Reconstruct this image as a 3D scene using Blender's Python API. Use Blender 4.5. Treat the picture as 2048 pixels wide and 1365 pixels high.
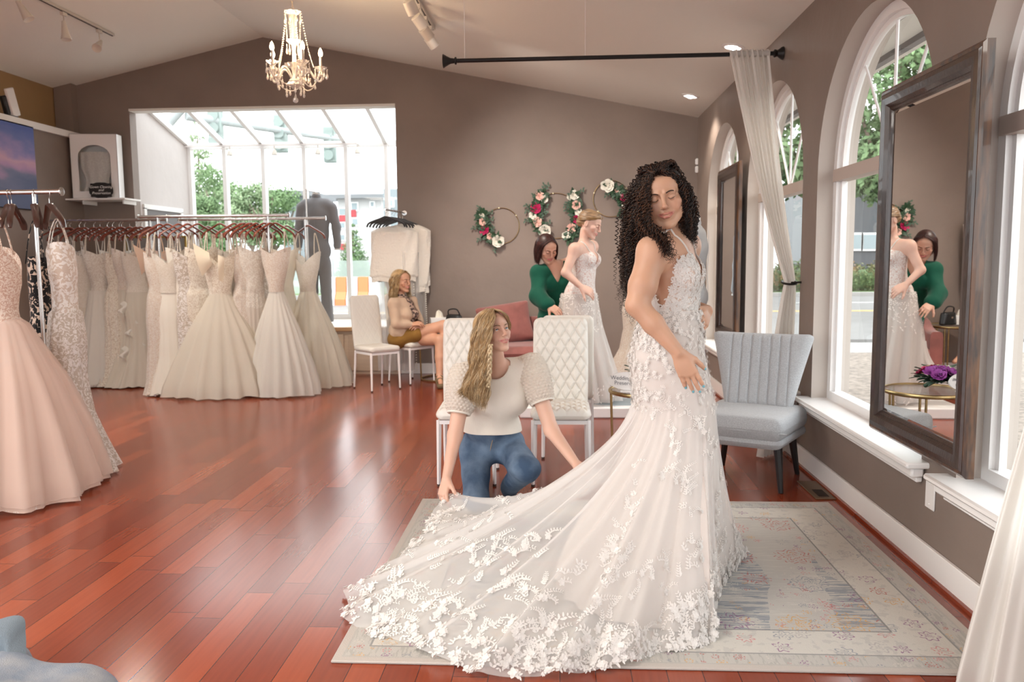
import bpy, math, random
import numpy as np
from mathutils import Matrix, Vector
for o in list(bpy.data.objects): bpy.data.objects.remove(o)
S = bpy.context.scene; COL = S.collection
PI = math.pi; RNG = np.random.default_rng(7); random.seed(7)
IW, IH, FPX = 2048, 1365, 1610.0
# ---------------------------------------------------------------- camera
def rot3(yaw, pitch, roll):
    y, p, r = map(math.radians, (yaw, pitch, roll)); a = PI/2-p
    return (Matrix.Rotation(y,3,'Z') @ Matrix.Rotation(a,3,'X') @ Matrix.Rotation(r,3,'Z'))
CAMR = rot3(3.36, 5.88, -.5); CAMC = Vector((0,0,1.42))
cam = bpy.data.cameras.new('camera'); camo = bpy.data.objects.new('camera', cam); COL.objects.link(camo)
cam.sensor_width = 36; cam.lens = FPX/IW*36; cam.clip_start = .05; cam.clip_end = 400
cam.dof.use_dof = True; cam.dof.focus_distance = 3.6; cam.dof.aperture_fstop = 4.0
camo.matrix_world = Matrix.Translation(CAMC) @ CAMR.to_4x4(); S.camera = camo
# ---------------------------------------------------------------- sky, exposure, lamps
S.view_settings.view_transform = 'Standard'; S.view_settings.look = 'None'
S.view_settings.gamma = 1; S.view_settings.use_curve_mapping = False; S.view_settings.exposure = .75
w = bpy.data.worlds.new('sky'); S.world = w; w.use_nodes = True
nt = w.node_tree; bg = nt.nodes['Background']
tc = nt.nodes.new('ShaderNodeTexCoord'); nz = nt.nodes.new('ShaderNodeTexNoise'); cr = nt.nodes.new('ShaderNodeValToRGB')
nz.inputs['Scale'].default_value = 2.2; nz.inputs['Detail'].default_value = 5
cr.color_ramp.elements[0].position = .35; cr.color_ramp.elements[0].color = (.80,.87,.95,1)
cr.color_ramp.elements[1].position = .62; cr.color_ramp.elements[1].color = (1,.99,.97,1)
nt.links.new(tc.outputs['Generated'], nz.inputs['Vector']); nt.links.new(nz.outputs['Fac'], cr.inputs['Fac'])
nt.links.new(cr.outputs['Color'], bg.inputs['Color']); bg.inputs['Strength'].default_value = 2.7
def lamp(name, kind, loc, energy, color=(1,.93,.84), size=.3, rot=(0,0,0), **k):
    l = bpy.data.lights.new(name, kind); l.energy = energy; l.color = color
    if kind == 'AREA': l.size = size
    else: l.shadow_soft_size = size
    for a, b in k.items(): setattr(l, a, b)
    o = bpy.data.objects.new(name, l); COL.objects.link(o); o.location = loc; o.rotation_euler = rot
    return o
# unseen fill lamps added under the ceiling to brighten the room
for x, y in ((-4.2,-1.2), (-1.6,-1.2), (-4.4,2.4), (-1.6,2.0)):
    lamp('fill_lamp', 'AREA', (x,y,2.95), 36, (1,.93,.84), .9)
# ---------------------------------------------------------------- measuring: a point seen at a pixel, on a known plane
def U(px, py, X=None, Y=None, Z=None):
    d = CAMR @ Vector((px-IW/2, -(py-IH/2), -FPX))
    i, v = (0,X) if X is not None else (1,Y) if Y is not None else (2,Z)
    return np.array(CAMC + d*((v-CAMC[i])/d[i]))
# ---------------------------------------------------------------- materials
def new_mat(name):
    m = bpy.data.materials.new(name); m.use_nodes = True
    return m, m.node_tree, m.node_tree.nodes['Principled BSDF']
def nd(nt, t, **k):
    n = nt.nodes.new(t)
    for a, b in k.items():
        if a in n.inputs.keys() if False else hasattr(n, a): setattr(n, a, b)
        else: n.inputs[a.replace('_',' ')].default_value = b
    return n
def mat(name, col, rough=.6, metal=0, bump=0, bscale=60, vary=0, vscale=8, alpha=1, trans=0, sheen=0, coat=0, emit=0, emcol=None, sss=0, spec=None, detail=4, col2=None, stretch=None, ior=None, vlo=.35, vhi=.65):
    m, nt, b = new_mat(name); L = nt.links.new
    b.inputs['Base Color'].default_value = (*col,1); b.inputs['Roughness'].default_value = rough; b.inputs['Metallic'].default_value = metal
    b.inputs['Alpha'].default_value = alpha; b.inputs['Transmission Weight'].default_value = trans
    b.inputs['Sheen Weight'].default_value = sheen; b.inputs['Coat Weight'].default_value = coat
    if spec is not None: b.inputs['Specular IOR Level'].default_value = spec
    if ior: b.inputs['IOR'].default_value = ior
    if sss:
        b.inputs['Subsurface Weight'].default_value = sss; b.inputs['Subsurface Radius'].default_value = (.012,.005,.003); b.inputs['Subsurface Scale'].default_value = 1
    if emit:
        b.inputs['Emission Color'].default_value = (*(emcol or col),1); b.inputs['Emission Strength'].default_value = emit
    if bump or vary or col2:
        t = nd(nt,'ShaderNodeTexCoord'); mp = nd(nt,'ShaderNodeMapping')
        if stretch: mp.inputs['Scale'].default_value = stretch
        L(t.outputs['Object'], mp.inputs['Vector'])
    if bump:
        n = nd(nt,'ShaderNodeTexNoise'); n.inputs['Scale'].default_value = bscale; n.inputs['Detail'].default_value = detail
        bp = nd(nt,'ShaderNodeBump'); bp.inputs['Strength'].default_value = bump; bp.inputs['Distance'].default_value = .01
        L(mp.outputs[0], n.inputs['Vector']); L(n.outputs['Fac'], bp.inputs['Height']); L(bp.outputs[0], b.inputs['Normal'])
    if vary or col2:
        n = nd(nt,'ShaderNodeTexNoise'); n.inputs['Scale'].default_value = vscale; n.inputs['Detail'].default_value = 5
        r = nd(nt,'ShaderNodeValToRGB'); c2 = col2 or tuple(c*(1-vary) for c in col)
        r.color_ramp.elements[0].position = vlo; r.color_ramp.elements[1].position = vhi
        r.color_ramp.elements[0].color = (*c2,1); r.color_ramp.elements[1].color = (*col,1)
        L(mp.outputs[0], n.inputs['Vector']); L(n.outputs['Fac'], r.inputs['Fac']); L(r.outputs['Color'], b.inputs['Base Color'])
    return m
def cloth_mat(name, col, see=.0, transl=.35, rough=.8, lace=None, lace_scale=14, lace_cut=.5, lace_w=.05, zone=None, fold=0):
    """thin cloth: diffuse + translucent, part see-through; optional woven lace figure in a lighter thread, in zones along the object's height"""
    m = bpy.data.materials.new(name); m.use_nodes = True; nt = m.node_tree; nt.nodes.clear(); L = nt.links.new
    out = nd(nt,'ShaderNodeOutputMaterial'); dif = nd(nt,'ShaderNodeBsdfPrincipled'); tl = nd(nt,'ShaderNodeBsdfTranslucent'); tr = nd(nt,'ShaderNodeBsdfTransparent')
    dif.inputs['Roughness'].default_value = rough; dif.inputs['Specular IOR Level'].default_value = .25; dif.inputs['Sheen Weight'].default_value = .3
    mx = nd(nt,'ShaderNodeMixShader'); mx2 = nd(nt,'ShaderNodeMixShader'); mx.inputs[0].default_value = transl
    L(dif.outputs[0], mx.inputs[1]); L(tl.outputs[0], mx.inputs[2]); L(mx.outputs[0], mx2.inputs[1]); L(tr.outputs[0], mx2.inputs[2]); mx2.inputs[0].default_value = see
    L(mx2.outputs[0], out.inputs[0])
    dif.inputs['Base Color'].default_value = (*col,1); tl.inputs['Color'].default_value = (*col,1)
    if lace:
        t = nd(nt,'ShaderNodeTexCoord')
        n1 = nd(nt,'ShaderNodeTexNoise'); n1.inputs['Scale'].default_value = lace_scale*.9; n1.inputs['Detail'].default_value = 2
        mixv = nd(nt,'ShaderNodeMixRGB'); mixv.blend_type = 'ADD'; mixv.inputs[0].default_value = .12
        L(t.outputs['Object'], n1.inputs['Vector']); L(t.outputs['Object'], mixv.inputs[1]); L(n1.outputs['Color'], mixv.inputs[2])
        v = nd(nt,'ShaderNodeTexVoronoi'); v.feature = 'DISTANCE_TO_EDGE'; v.inputs['Scale'].default_value = lace_scale*2.2
        L(mixv.outputs[0], v.inputs['Vector'])
        v2 = nd(nt,'ShaderNodeTexNoise'); v2.inputs['Scale'].default_value = lace_scale*2.6; v2.inputs['Detail'].default_value = 3; L(mixv.outputs[0], v2.inputs['Vector'])
        r1 = nd(nt,'ShaderNodeMath', operation='GREATER_THAN'); r1.inputs[1].default_value = lace_w; L(v.outputs[0], r1.inputs[0])
        r2 = nd(nt,'ShaderNodeMath', operation='GREATER_THAN'); r2.inputs[1].default_value = lace_cut; L(v2.outputs['Fac'], r2.inputs[0])
        mm = nd(nt,'ShaderNodeMath', operation='MULTIPLY'); L(r1.outputs[0], mm.inputs[0]); L(r2.outputs[0], mm.inputs[1])
        fac = mm.outputs[0]
        if zone:
            sp = nd(nt,'ShaderNodeSeparateXYZ'); L(t.outputs['Object'], sp.inputs[0])
            n3 = nd(nt,'ShaderNodeTexNoise'); n3.inputs['Scale'].default_value = 5; L(t.outputs['Object'], n3.inputs['Vector'])
            a = nd(nt,'ShaderNodeMath', operation='MULTIPLY_ADD'); a.inputs[1].default_value = .7; L(n3.outputs['Fac'], a.inputs[0]); L(sp.outputs[2], a.inputs[2])
            g1 = nd(nt,'ShaderNodeMath', operation='GREATER_THAN'); g1.inputs[1].default_value = zone[0]+.35; L(a.outputs[0], g1.inputs[0])
            g2 = nd(nt,'ShaderNodeMath', operation='LESS_THAN'); g2.inputs[1].default_value = zone[1]+.35; L(a.outputs[0], g2.inputs[0])
            g = nd(nt,'ShaderNodeMath', operation='MAXIMUM'); L(g1.outputs[0], g.inputs[0]); L(g2.outputs[0], g.inputs[1])
            m3 = nd(nt,'ShaderNodeMath', operation='MULTIPLY'); L(fac, m3.inputs[0]); L(g.outputs[0], m3.inputs[1]); fac = m3.outputs[0]
        cm = nd(nt,'ShaderNodeMixRGB'); cm.inputs[1].default_value = (*col,1); cm.inputs[2].default_value = (*lace,1); L(fac, cm.inputs[0])
        L(cm.outputs[0], dif.inputs['Base Color']); L(cm.outputs[0], tl.inputs['Color'])
        if see:
            q = nd(nt,'ShaderNodeMath', operation='MULTIPLY_ADD'); q.inputs[1].default_value = -see; q.inputs[2].default_value = see; L(fac, q.inputs[0]); L(q.outputs[0], mx2.inputs[0])
        bp = nd(nt,'ShaderNodeBump'); bp.inputs['Strength'].default_value = .5; bp.inputs['Distance'].default_value = .004; L(fac, bp.inputs['Height']); L(bp.outputs[0], dif.inputs['Normal'])
    return m
# ---------------------------------------------------------------- objects
def tag(o, label=None, cat=None, group=None, kind=None):
    if label: o['label'] = label
    if cat: o['category'] = cat
    if group: o['group'] = group
    if kind: o['kind'] = kind
    return o
def thing(name, label, cat, loc=(0,0,0), rz=0, group=None):
    o = bpy.data.objects.new(name, None); COL.objects.link(o); o.empty_display_size = .1
    o.location = loc; o.rotation_euler = (0,0,rz)
    return tag(o, label, cat, group)
def rootmat(p):
    return Matrix.Translation(p.location) @ p.rotation_euler.to_matrix().to_4x4()
def mkobj(name, V, F, mats, parent=None, smooth=True, world=False, mi=None, colors=None, auto=None):
    """V (n,3); F a list of index lists or an (m,k) array; world=True: V is in scene coordinates although it has a parent"""
    V = np.asarray(V, dtype=float)
    if world and parent is not None:
        chain = parent; M = Matrix.Identity(4)
        while chain is not None:
            M = Matrix.Translation(chain.location) @ chain.rotation_euler.to_matrix().to_4x4() @ M if True else M
            chain = chain.parent
        Mi = np.array(M.inverted()); V = V @ Mi[:3,:3].T + Mi[:3,3]
    me = bpy.data.meshes.new(name)
    if isinstance(F, np.ndarray):
        n = len(F); k = F.shape[1]
        me.vertices.add(len(V)); me.vertices.foreach_set('co', V.ravel())
        me.loops.add(n*k); me.loops.foreach_set('vertex_index', F.astype(np.int32).ravel())
        me.polygons.add(n); me.polygons.foreach_set('loop_start', np.arange(0,n*k,k,dtype=np.int32))
        me.update(calc_edges=True)
    else:
        me.from_pydata([tuple(v) for v in V], [], F)
    me.validate()
    for m in (mats if isinstance(mats,(list,tuple)) else [mats]): me.materials.append(m)
    if mi is not None and len(mi) == len(me.polygons): me.polygons.foreach_set('material_index', np.asarray(mi,dtype=np.int32))
    if smooth:
        me.polygons.foreach_set('use_smooth', np.ones(len(me.polygons),dtype=bool))
        if auto: me.set_sharp_from_angle(angle=math.radians(auto))
    if colors is not None:
        a = me.color_attributes.new('Col','FLOAT_COLOR','POINT'); c = np.ones((len(V),4)); c[:,:3] = colors; a.data.foreach_set('color', c.ravel())
    me.update()
    o = bpy.data.objects.new(name, me); COL.objects.link(o)
    if parent is not None: o.parent = parent
    return o
def frame_of(d):
    d = np.asarray(d,float); d = d/ (np.linalg.norm(d)+1e-12)
    a = np.array([0,0,1.]) if abs(d[2]) < .9 else np.array([1.,0,0])
    x = np.cross(a,d); x /= np.linalg.norm(x); return x, np.cross(d,x), d
class MB:
    def __init__(s): s.V=[]; s.F=[]; s.M=[]; s.n=0; s.m=0
    def add(s, V, F):
        V = np.asarray(V,float); s.V.append(V); s.F += [[i+s.n for i in f] for f in F]; s.M += [s.m]*len(F); s.n += len(V); return s
    def box(s, c, d, R=None, bev=0):
        c=np.asarray(c,float); h=np.asarray(d,float)/2
        if bev:
            b=min(bev,min(h)*.98); P=[];
            for sx in(-1,1):
                for sy in(-1,1):
                    for sz in(-1,1):
                        P += [(sx*h[0],sy*(h[1]-b),sz*(h[2]-b)),(sx*(h[0]-b),sy*h[1],sz*(h[2]-b)),(sx*(h[0]-b),sy*(h[1]-b),sz*h[2])]
            idx=lambda sx,sy,sz,k:((sx>0)*4+(sy>0)*2+(sz>0))*3+k
            F=[]
            for sx in(-1,1): F.append([idx(sx,-1,-1,0),idx(sx,1,-1,0),idx(sx,1,1,0),idx(sx,-1,1,0)][::sx])
            for sy in(-1,1): F.append([idx(-1,sy,-1,1),idx(-1,sy,1,1),idx(1,sy,1,1),idx(1,sy,-1,1)][::sy])
            for sz in(-1,1): F.append([idx(-1,-1,sz,2),idx(1,-1,sz,2),idx(1,1,sz,2),idx(-1,1,sz,2)][::sz])
            for a in(-1,1):
                for b2 in(-1,1):
                    F.append([idx(a,b2,-1,0),idx(a,b2,-1,1),idx(a,b2,1,1),idx(a,b2,1,0)][::(-1 if a*b2>0 else 1)][::-1])
                    F.append([idx(a,-1,b2,0),idx(a,-1,b2,2),idx(a,1,b2,2),idx(a,1,b2,0)][::(1 if a*b2>0 else -1)][::-1])
                    F.append([idx(-1,a,b2,1),idx(-1,a,b2,2),idx(1,a,b2,2),idx(1,a,b2,1)][::(-1 if a*b2>0 else 1)][::-1])
                    for d2 in(-1,1): F.append([idx(a,b2,d2,0),idx(a,b2,d2,1),idx(a,b2,d2,2)][::(1 if a*b2*d2>0 else -1)])
            P=np.array(P)
        else:
            P=np.array([(x,y,z) for x in(-1,1) for y in(-1,1) for z in(-1,1)],float)*h
            F=[[0,1,3,2],[4,6,7,5],[0,4,5,1],[2,3,7,6],[0,2,6,4],[1,5,7,3]]
        if R is not None: P=P@np.asarray(R,float).T
        return s.add(P+c,F)
    def tube(s, pts, r, n=8, cap=True, closed=False, ry=None):
        pts=np.asarray(pts,float); m=len(pts); r=np.broadcast_to(np.asarray(r,float),(m,)); ry=r if ry is None else np.broadcast_to(np.asarray(ry,float),(m,))
        T=np.gradient(pts,axis=0) if not closed else np.roll(pts,-1,0)-np.roll(pts,1,0)
        T/= np.linalg.norm(T,axis=1)[:,None]+1e-12
        x,y,_=frame_of(T[0]); V=[]; a=np.arange(n)*2*PI/n
        for i in range(m):
            x=x-T[i]*(x@T[i]); x/=np.linalg.norm(x)+1e-12; y=np.cross(T[i],x)
            V.append(pts[i]+np.outer(np.cos(a)*r[i],x)+np.outer(np.sin(a)*ry[i],y))
        V=np.concatenate(V); F=[]
        for i in range(m if closed else m-1):
            j=(i+1)%m
            for k in range(n): F.append([i*n+k,i*n+(k+1)%n,j*n+(k+1)%n,j*n+k])
        if cap and not closed: F.append(list(range(n))[::-1]); F.append([(m-1)*n+k for k in range(n)])
        return s.add(V,F)
    def cyl(s,a,b,r,r2=None,n=16): return s.tube([a,b],[r,r if r2 is None else r2],n)
    def lathe(s, prof, c=(0,0,0), n=24, axis=(0,0,1), sx=1, sy=1):
        x,y,z=(np.array([1.,0,0]),np.array([0,1.,0]),np.array([0,0,1.])) if tuple(axis)==(0,0,1) else frame_of(axis)
        a=np.arange(n)*2*PI/n; V=[]
        for r,h in prof: V.append(np.asarray(c,float)+np.outer(np.cos(a)*r*sx,x)+np.outer(np.sin(a)*r*sy,y)+z*h)
        F=[[i*n+k,i*n+(k+1)%n,(i+1)*n+(k+1)%n,(i+1)*n+k] for i in range(len(prof)-1) for k in range(n)]
        F.append(list(range(n))[::-1]); F.append([(len(prof)-1)*n+k for k in range(n)])
        return s.add(np.concatenate(V),F)
    def ball(s,c,r,n=12,m=8,R=None):
        r=np.broadcast_to(np.asarray(r,float),(3,)); P=[]
        for i in range(m+1):
            t=PI*i/m
            for k in range(n): p=2*PI*k/n; P.append((math.sin(t)*math.cos(p),math.sin(t)*math.sin(p),-math.cos(t)))
        P=np.array(P)*r
        if R is not None: P=P@np.asarray(R,float).T
        F=[[i*n+k,i*n+(k+1)%n,(i+1)*n+(k+1)%n,(i+1)*n+k] for i in range(m) for k in range(n)]
        return s.add(P+np.asarray(c,float),F)
    def grid(s, fn, nu, nv, closed=False, flip=False):
        V=np.array([fn(u/(nu if closed else nu-1), v/(nv-1)) for v in range(nv) for u in range(nu)])
        F=[]
        for v in range(nv-1):
            for u in range(nu if closed else nu-1):
                f=[v*nu+u,v*nu+(u+1)%nu,(v+1)*nu+(u+1)%nu,(v+1)*nu+u]; F.append(f[::-1] if flip else f)
        return s.add(V,F)
    def prism(s, poly, h, c=(0,0,0), R=None):
        n=len(poly); P=np.array([(x,y,0) for x,y in poly]+[(x,y,h) for x,y in poly],float)
        F=[list(range(n))[::-1],list(range(n,2*n))]+[[i,(i+1)%n,n+(i+1)%n,n+i] for i in range(n)]
        if R is not None: P=P@np.asarray(R,float).T
        return s.add(P+np.asarray(c,float),F)
    def build(s,name,mats,parent=None,smooth=True,world=False,auto=40):
        return mkobj(name,np.concatenate(s.V),s.F,mats,parent,smooth,world,mi=s.M,auto=auto)
def Rz(a): c,t=math.cos(a),math.sin(a); return np.array([[c,-t,0],[t,c,0],[0,0,1.]])
def Rx(a): c,t=math.cos(a),math.sin(a); return np.array([[1.,0,0],[0,c,-t],[0,t,c]])
def Ry(a): c,t=math.cos(a),math.sin(a); return np.array([[c,0,t],[0,1.,0],[-t,0,c]])
def spline(P, n):
    P=np.asarray(P,float); m=len(P); t=np.linspace(0,m-1,n); i=np.clip(t.astype(int),0,m-2); f=(t-i)[:,None]
    g=lambda k: P[np.clip(k,0,m-1)]
    a,b,c,d=g(i-1),g(i),g(i+1),g(i+2)
    return .5*((2*b)+(c-a)*f+(2*a-5*b+4*c-d)*f**2+(3*b-a-3*c+d)*f**3)
def copy_tree(o, parent=None):
    c=o.copy(); COL.objects.link(c); c.parent=parent
    for ch in o.children: copy_tree(ch,c)
    return c
# ---------------------------------------------------------------- implicit bodies: rounded shapes blended and meshed on a grid
def cap(a,b,ra,rb=None,k=.02,op='+'): return ('c',np.asarray(a,float),np.asarray(b,float),ra,ra if rb is None else rb,k,op)
def ell(c,r,R=None,k=.02,op='+'): return ('e',np.asarray(c,float),np.asarray(r,float),np.eye(3) if R is None else np.asarray(R,float),None,k,op)
def xf(prims,R,t,s=1.):
    o=[]; R=np.asarray(R,float); t=np.asarray(t,float)
    for p in prims:
        if p[0]=='c': o.append(('c',R@(p[1]*s)+t,R@(p[2]*s)+t,p[3]*s,p[4]*s,p[5]*s,p[6]))
        else: o.append(('e',R@(p[1]*s)+t,p[2]*s,R@p[3],None,p[5]*s,p[6]))
    return o
def pdist(p,P):
    if p[0]=='c':
        _,a,b,ra,rb,_,_=p; ab=b-a; L=ab@ab; d=P-a
        t=np.clip((d@ab)/(L+1e-12),0,1) if L>1e-12 else np.zeros(d.shape[:-1])
        return np.linalg.norm(d-t[...,None]*ab,axis=-1)-(ra+(rb-ra)*t)
    _,c,r,R,_,_,_=p; q=(P-c)@R
    k0=np.linalg.norm(q/r,axis=-1); k1=np.linalg.norm(q/(r*r),axis=-1)
    return k0*(k0-1)/np.maximum(k1,1e-6)
def pbox(p,m):
    if p[0]=='c':
        lo=np.minimum(p[1]-p[3],p[2]-p[4]); hi=np.maximum(p[1]+p[3],p[2]+p[4])
    else:
        e=np.sqrt(((p[3]*p[2])**2).sum(1)); lo=p[1]-e; hi=p[1]+e
    return lo-m,hi+m
def sdf_at(prims,P):
    D=np.full(P.shape[:-1],1.)
    for p in prims: D=blend(D,pdist(p,P),p[5],p[6])
    return D
def blend(D,d,k,op):
    if op=='-':
        h=np.clip(.5-.5*(D+d)/k,0,1); return D*(1-h)-d*h+k*h*(1-h)
    h=np.clip(.5+.5*(d-D)/k,0,1); return d*(1-h)+D*h-k*h*(1-h)
def sdf_mesh(prims,res,off=0,box=None,fn=None):
    bs=[pbox(p,0) for p in prims if p[6]=='+']
    lo=np.min([b[0] for b in bs],0)-3*res-off; hi=np.max([b[1] for b in bs],0)+3*res+off
    if box is not None: lo=np.maximum(lo,box[0]); hi=np.minimum(hi,box[1])
    n=np.maximum(np.ceil((hi-lo)/res).astype(int)+1,3); ax=[lo[i]+np.arange(n[i])*res for i in range(3)]
    D=np.full(tuple(n),.25,dtype=np.float32)
    for p in prims:
        m=p[5]+3*res+abs(off)+.01; a,b=pbox(p,m)
        i0=np.clip(np.floor((a-lo)/res).astype(int),0,n); i1=np.clip(np.ceil((b-lo)/res).astype(int)+1,0,n)
        if np.any(i1<=i0): continue
        G=np.stack(np.meshgrid(*[ax[i][i0[i]:i1[i]] for i in range(3)],indexing='ij'),-1)
        sl=tuple(slice(i0[i],i1[i]) for i in range(3))
        D[sl]=blend(D[sl],pdist(p,G),p[5],p[6])
    if fn is not None: D=fn(D,ax)
    D=D-off
    return surfnet(D,lo,res)
def surfnet(D,lo,res):
    n=np.array(D.shape); s=D<0
    cs=np.zeros(tuple(n-1),np.int16)
    for dx in(0,1):
        for dy in(0,1):
            for dz in(0,1): cs+=s[dx:n[0]-1+dx,dy:n[1]-1+dy,dz:n[2]-1+dz]
    act=(cs>0)&(cs<8); C=np.argwhere(act); idx=np.full(tuple(n-1),-1,np.int32); idx[act]=np.arange(len(C))
    acc=np.zeros((len(C),3)); cnt=np.zeros(len(C))
    cor=[(a,b,c) for a in(0,1) for b in(0,1) for c in(0,1)]
    val={c:D[C[:,0]+c[0],C[:,1]+c[1],C[:,2]+c[2]].astype(float) for c in cor}
    for a in cor:
        for k in range(3):
            if a[k]: continue
            b=list(a); b[k]=1; b=tuple(b); va,vb=val[a],val[b]; m=(va<0)!=(vb<0)
            t=np.where(m,va/np.where(m,va-vb,1),0); p=np.array(a,float)[None]+np.zeros((len(C),3)); p[:,k]+=t
            acc+=np.where(m[:,None],p,0); cnt+=m
    V=(C+acc/cnt[:,None])*res+lo; Fs=[]
    for k in range(3):
        o=[i for i in range(3) if i!=k]
        A=[slice(None)]*3; B=[slice(None)]*3; A[k]=slice(0,-1); B[k]=slice(1,None)
        m=s[tuple(A)]!=s[tuple(B)]; E=np.argwhere(m)
        ok=np.all(E[:,o]>0,1)&(E[:,o[0]]<n[o[0]]-1)&(E[:,o[1]]<n[o[1]]-1); E=E[ok]
        ins=s[tuple(E.T)]
        q=[]
        for da,db in((-1,-1),(0,-1),(0,0),(-1,0)):
            c=E.copy(); c[:,o[0]]+=da; c[:,o[1]]+=db; q.append(idx[c[:,0],c[:,1],c[:,2]])
        Q=np.stack(q,1)
        fl=ins if k!=1 else ~ins
        Q[~fl]=Q[~fl][:,::-1]; Fs.append(Q)
    F=np.concatenate(Fs); F=F[np.all(F>=0,1)]
    return V,F
def vnormals(V,F):
    n=np.cross(V[F[:,2]]-V[F[:,0]],V[F[:,3]]-V[F[:,1]]); N=np.zeros_like(V)
    for k in range(4): np.add.at(N,F[:,k],n)
    return N/(np.linalg.norm(N,axis=1)[:,None]+1e-12)
def keep(V,F,mask):
    """drop faces whose corners are not all in mask"""
    F=F[np.all(mask[F],1)]; u,inv=np.unique(F,return_inverse=True); V=V[u].copy(); F=inv.reshape(F.shape)
    E=np.sort(np.concatenate([F[:,[k,(k+1)%4]] for k in range(4)]),1); q,c=np.unique(E,axis=0,return_counts=True); B=q[c==1]
    for _ in range(14):      # run the cut edge smooth
        A=np.zeros_like(V); n=np.zeros(len(V)); np.add.at(A,B[:,0],V[B[:,1]]); np.add.at(A,B[:,1],V[B[:,0]]); np.add.at(n,B[:,0],1); np.add.at(n,B[:,1],1)
        i=n>0; V[i]=.5*V[i]+.5*A[i]/n[i][:,None]
    return V,F
def relax(V,F,it=3,lam=.5):
    for _ in range(it):
        A=np.zeros_like(V); c=np.zeros(len(V))
        for k in range(4):
            a,b=F[:,k],F[:,(k+1)%4]; np.add.at(A,a,V[b]); np.add.at(A,b,V[a]); np.add.at(c,a,1); np.add.at(c,b,1)
        V=V+lam*(A/np.maximum(c,1)[:,None]-V)
    return V
def join(parts):
    Vs=[];Fs=[];n=0
    for V,F in parts: Vs.append(V);Fs.append(F+n);n+=len(V)
    return np.concatenate(Vs),np.concatenate(Fs)
# ================================================================ the room
YB, XR, XL = 9.85, 1.65, -5.92
M = {}
M['wall'] = mat('taupe_plaster',(.243,.188,.159),.55,bump=.35,bscale=9,vary=.10,vscale=2.2,detail=8)
M['wall_pale'] = mat('pale_grey_plaster',(.55,.50,.48),.5,bump=.45,bscale=8,vary=.05,vscale=2,detail=8)
M['ceil'] = mat('ceiling_paint',(.80,.79,.735),.8,bump=.15,bscale=40)
M['ochre'] = mat('ochre_paint',(.33,.20,.09),.7,vary=.1,vscale=2)
M['trim'] = mat('white_trim_paint',(.86,.84,.82),.35)
M['white'] = mat('white_gloss_paint',(.85,.84,.83),.25)
M['chrome'] = mat('brushed_steel',(.62,.60,.58),.22,1)
M['black'] = mat('black_enamel',(.012,.012,.013),.35)
M['gold'] = mat('antique_gold_metal',(.52,.38,.18),.32,1,vary=.15,vscale=30)
M['glass'] = None
m, nt, b = new_mat('window_glass'); nt.nodes.remove(b); o_ = nt.nodes['Material Output']
tr = nd(nt,'ShaderNodeBsdfTransparent'); gl = nd(nt,'ShaderNodeBsdfGlossy'); gl.inputs['Roughness'].default_value = .02; fr = nd(nt,'ShaderNodeFresnel'); fr.inputs['IOR'].default_value = 1.35
mx = nd(nt,'ShaderNodeMixShader'); tr.inputs[0].default_value = (.96,.98,.97,1)
nt.links.new(fr.outputs[0],mx.inputs[0]); nt.links.new(tr.outputs[0],mx.inputs[1]); nt.links.new(gl.outputs[0],mx.inputs[2]); nt.links.new(mx.outputs[0],o_.inputs[0]); M['glass'] = m
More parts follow.
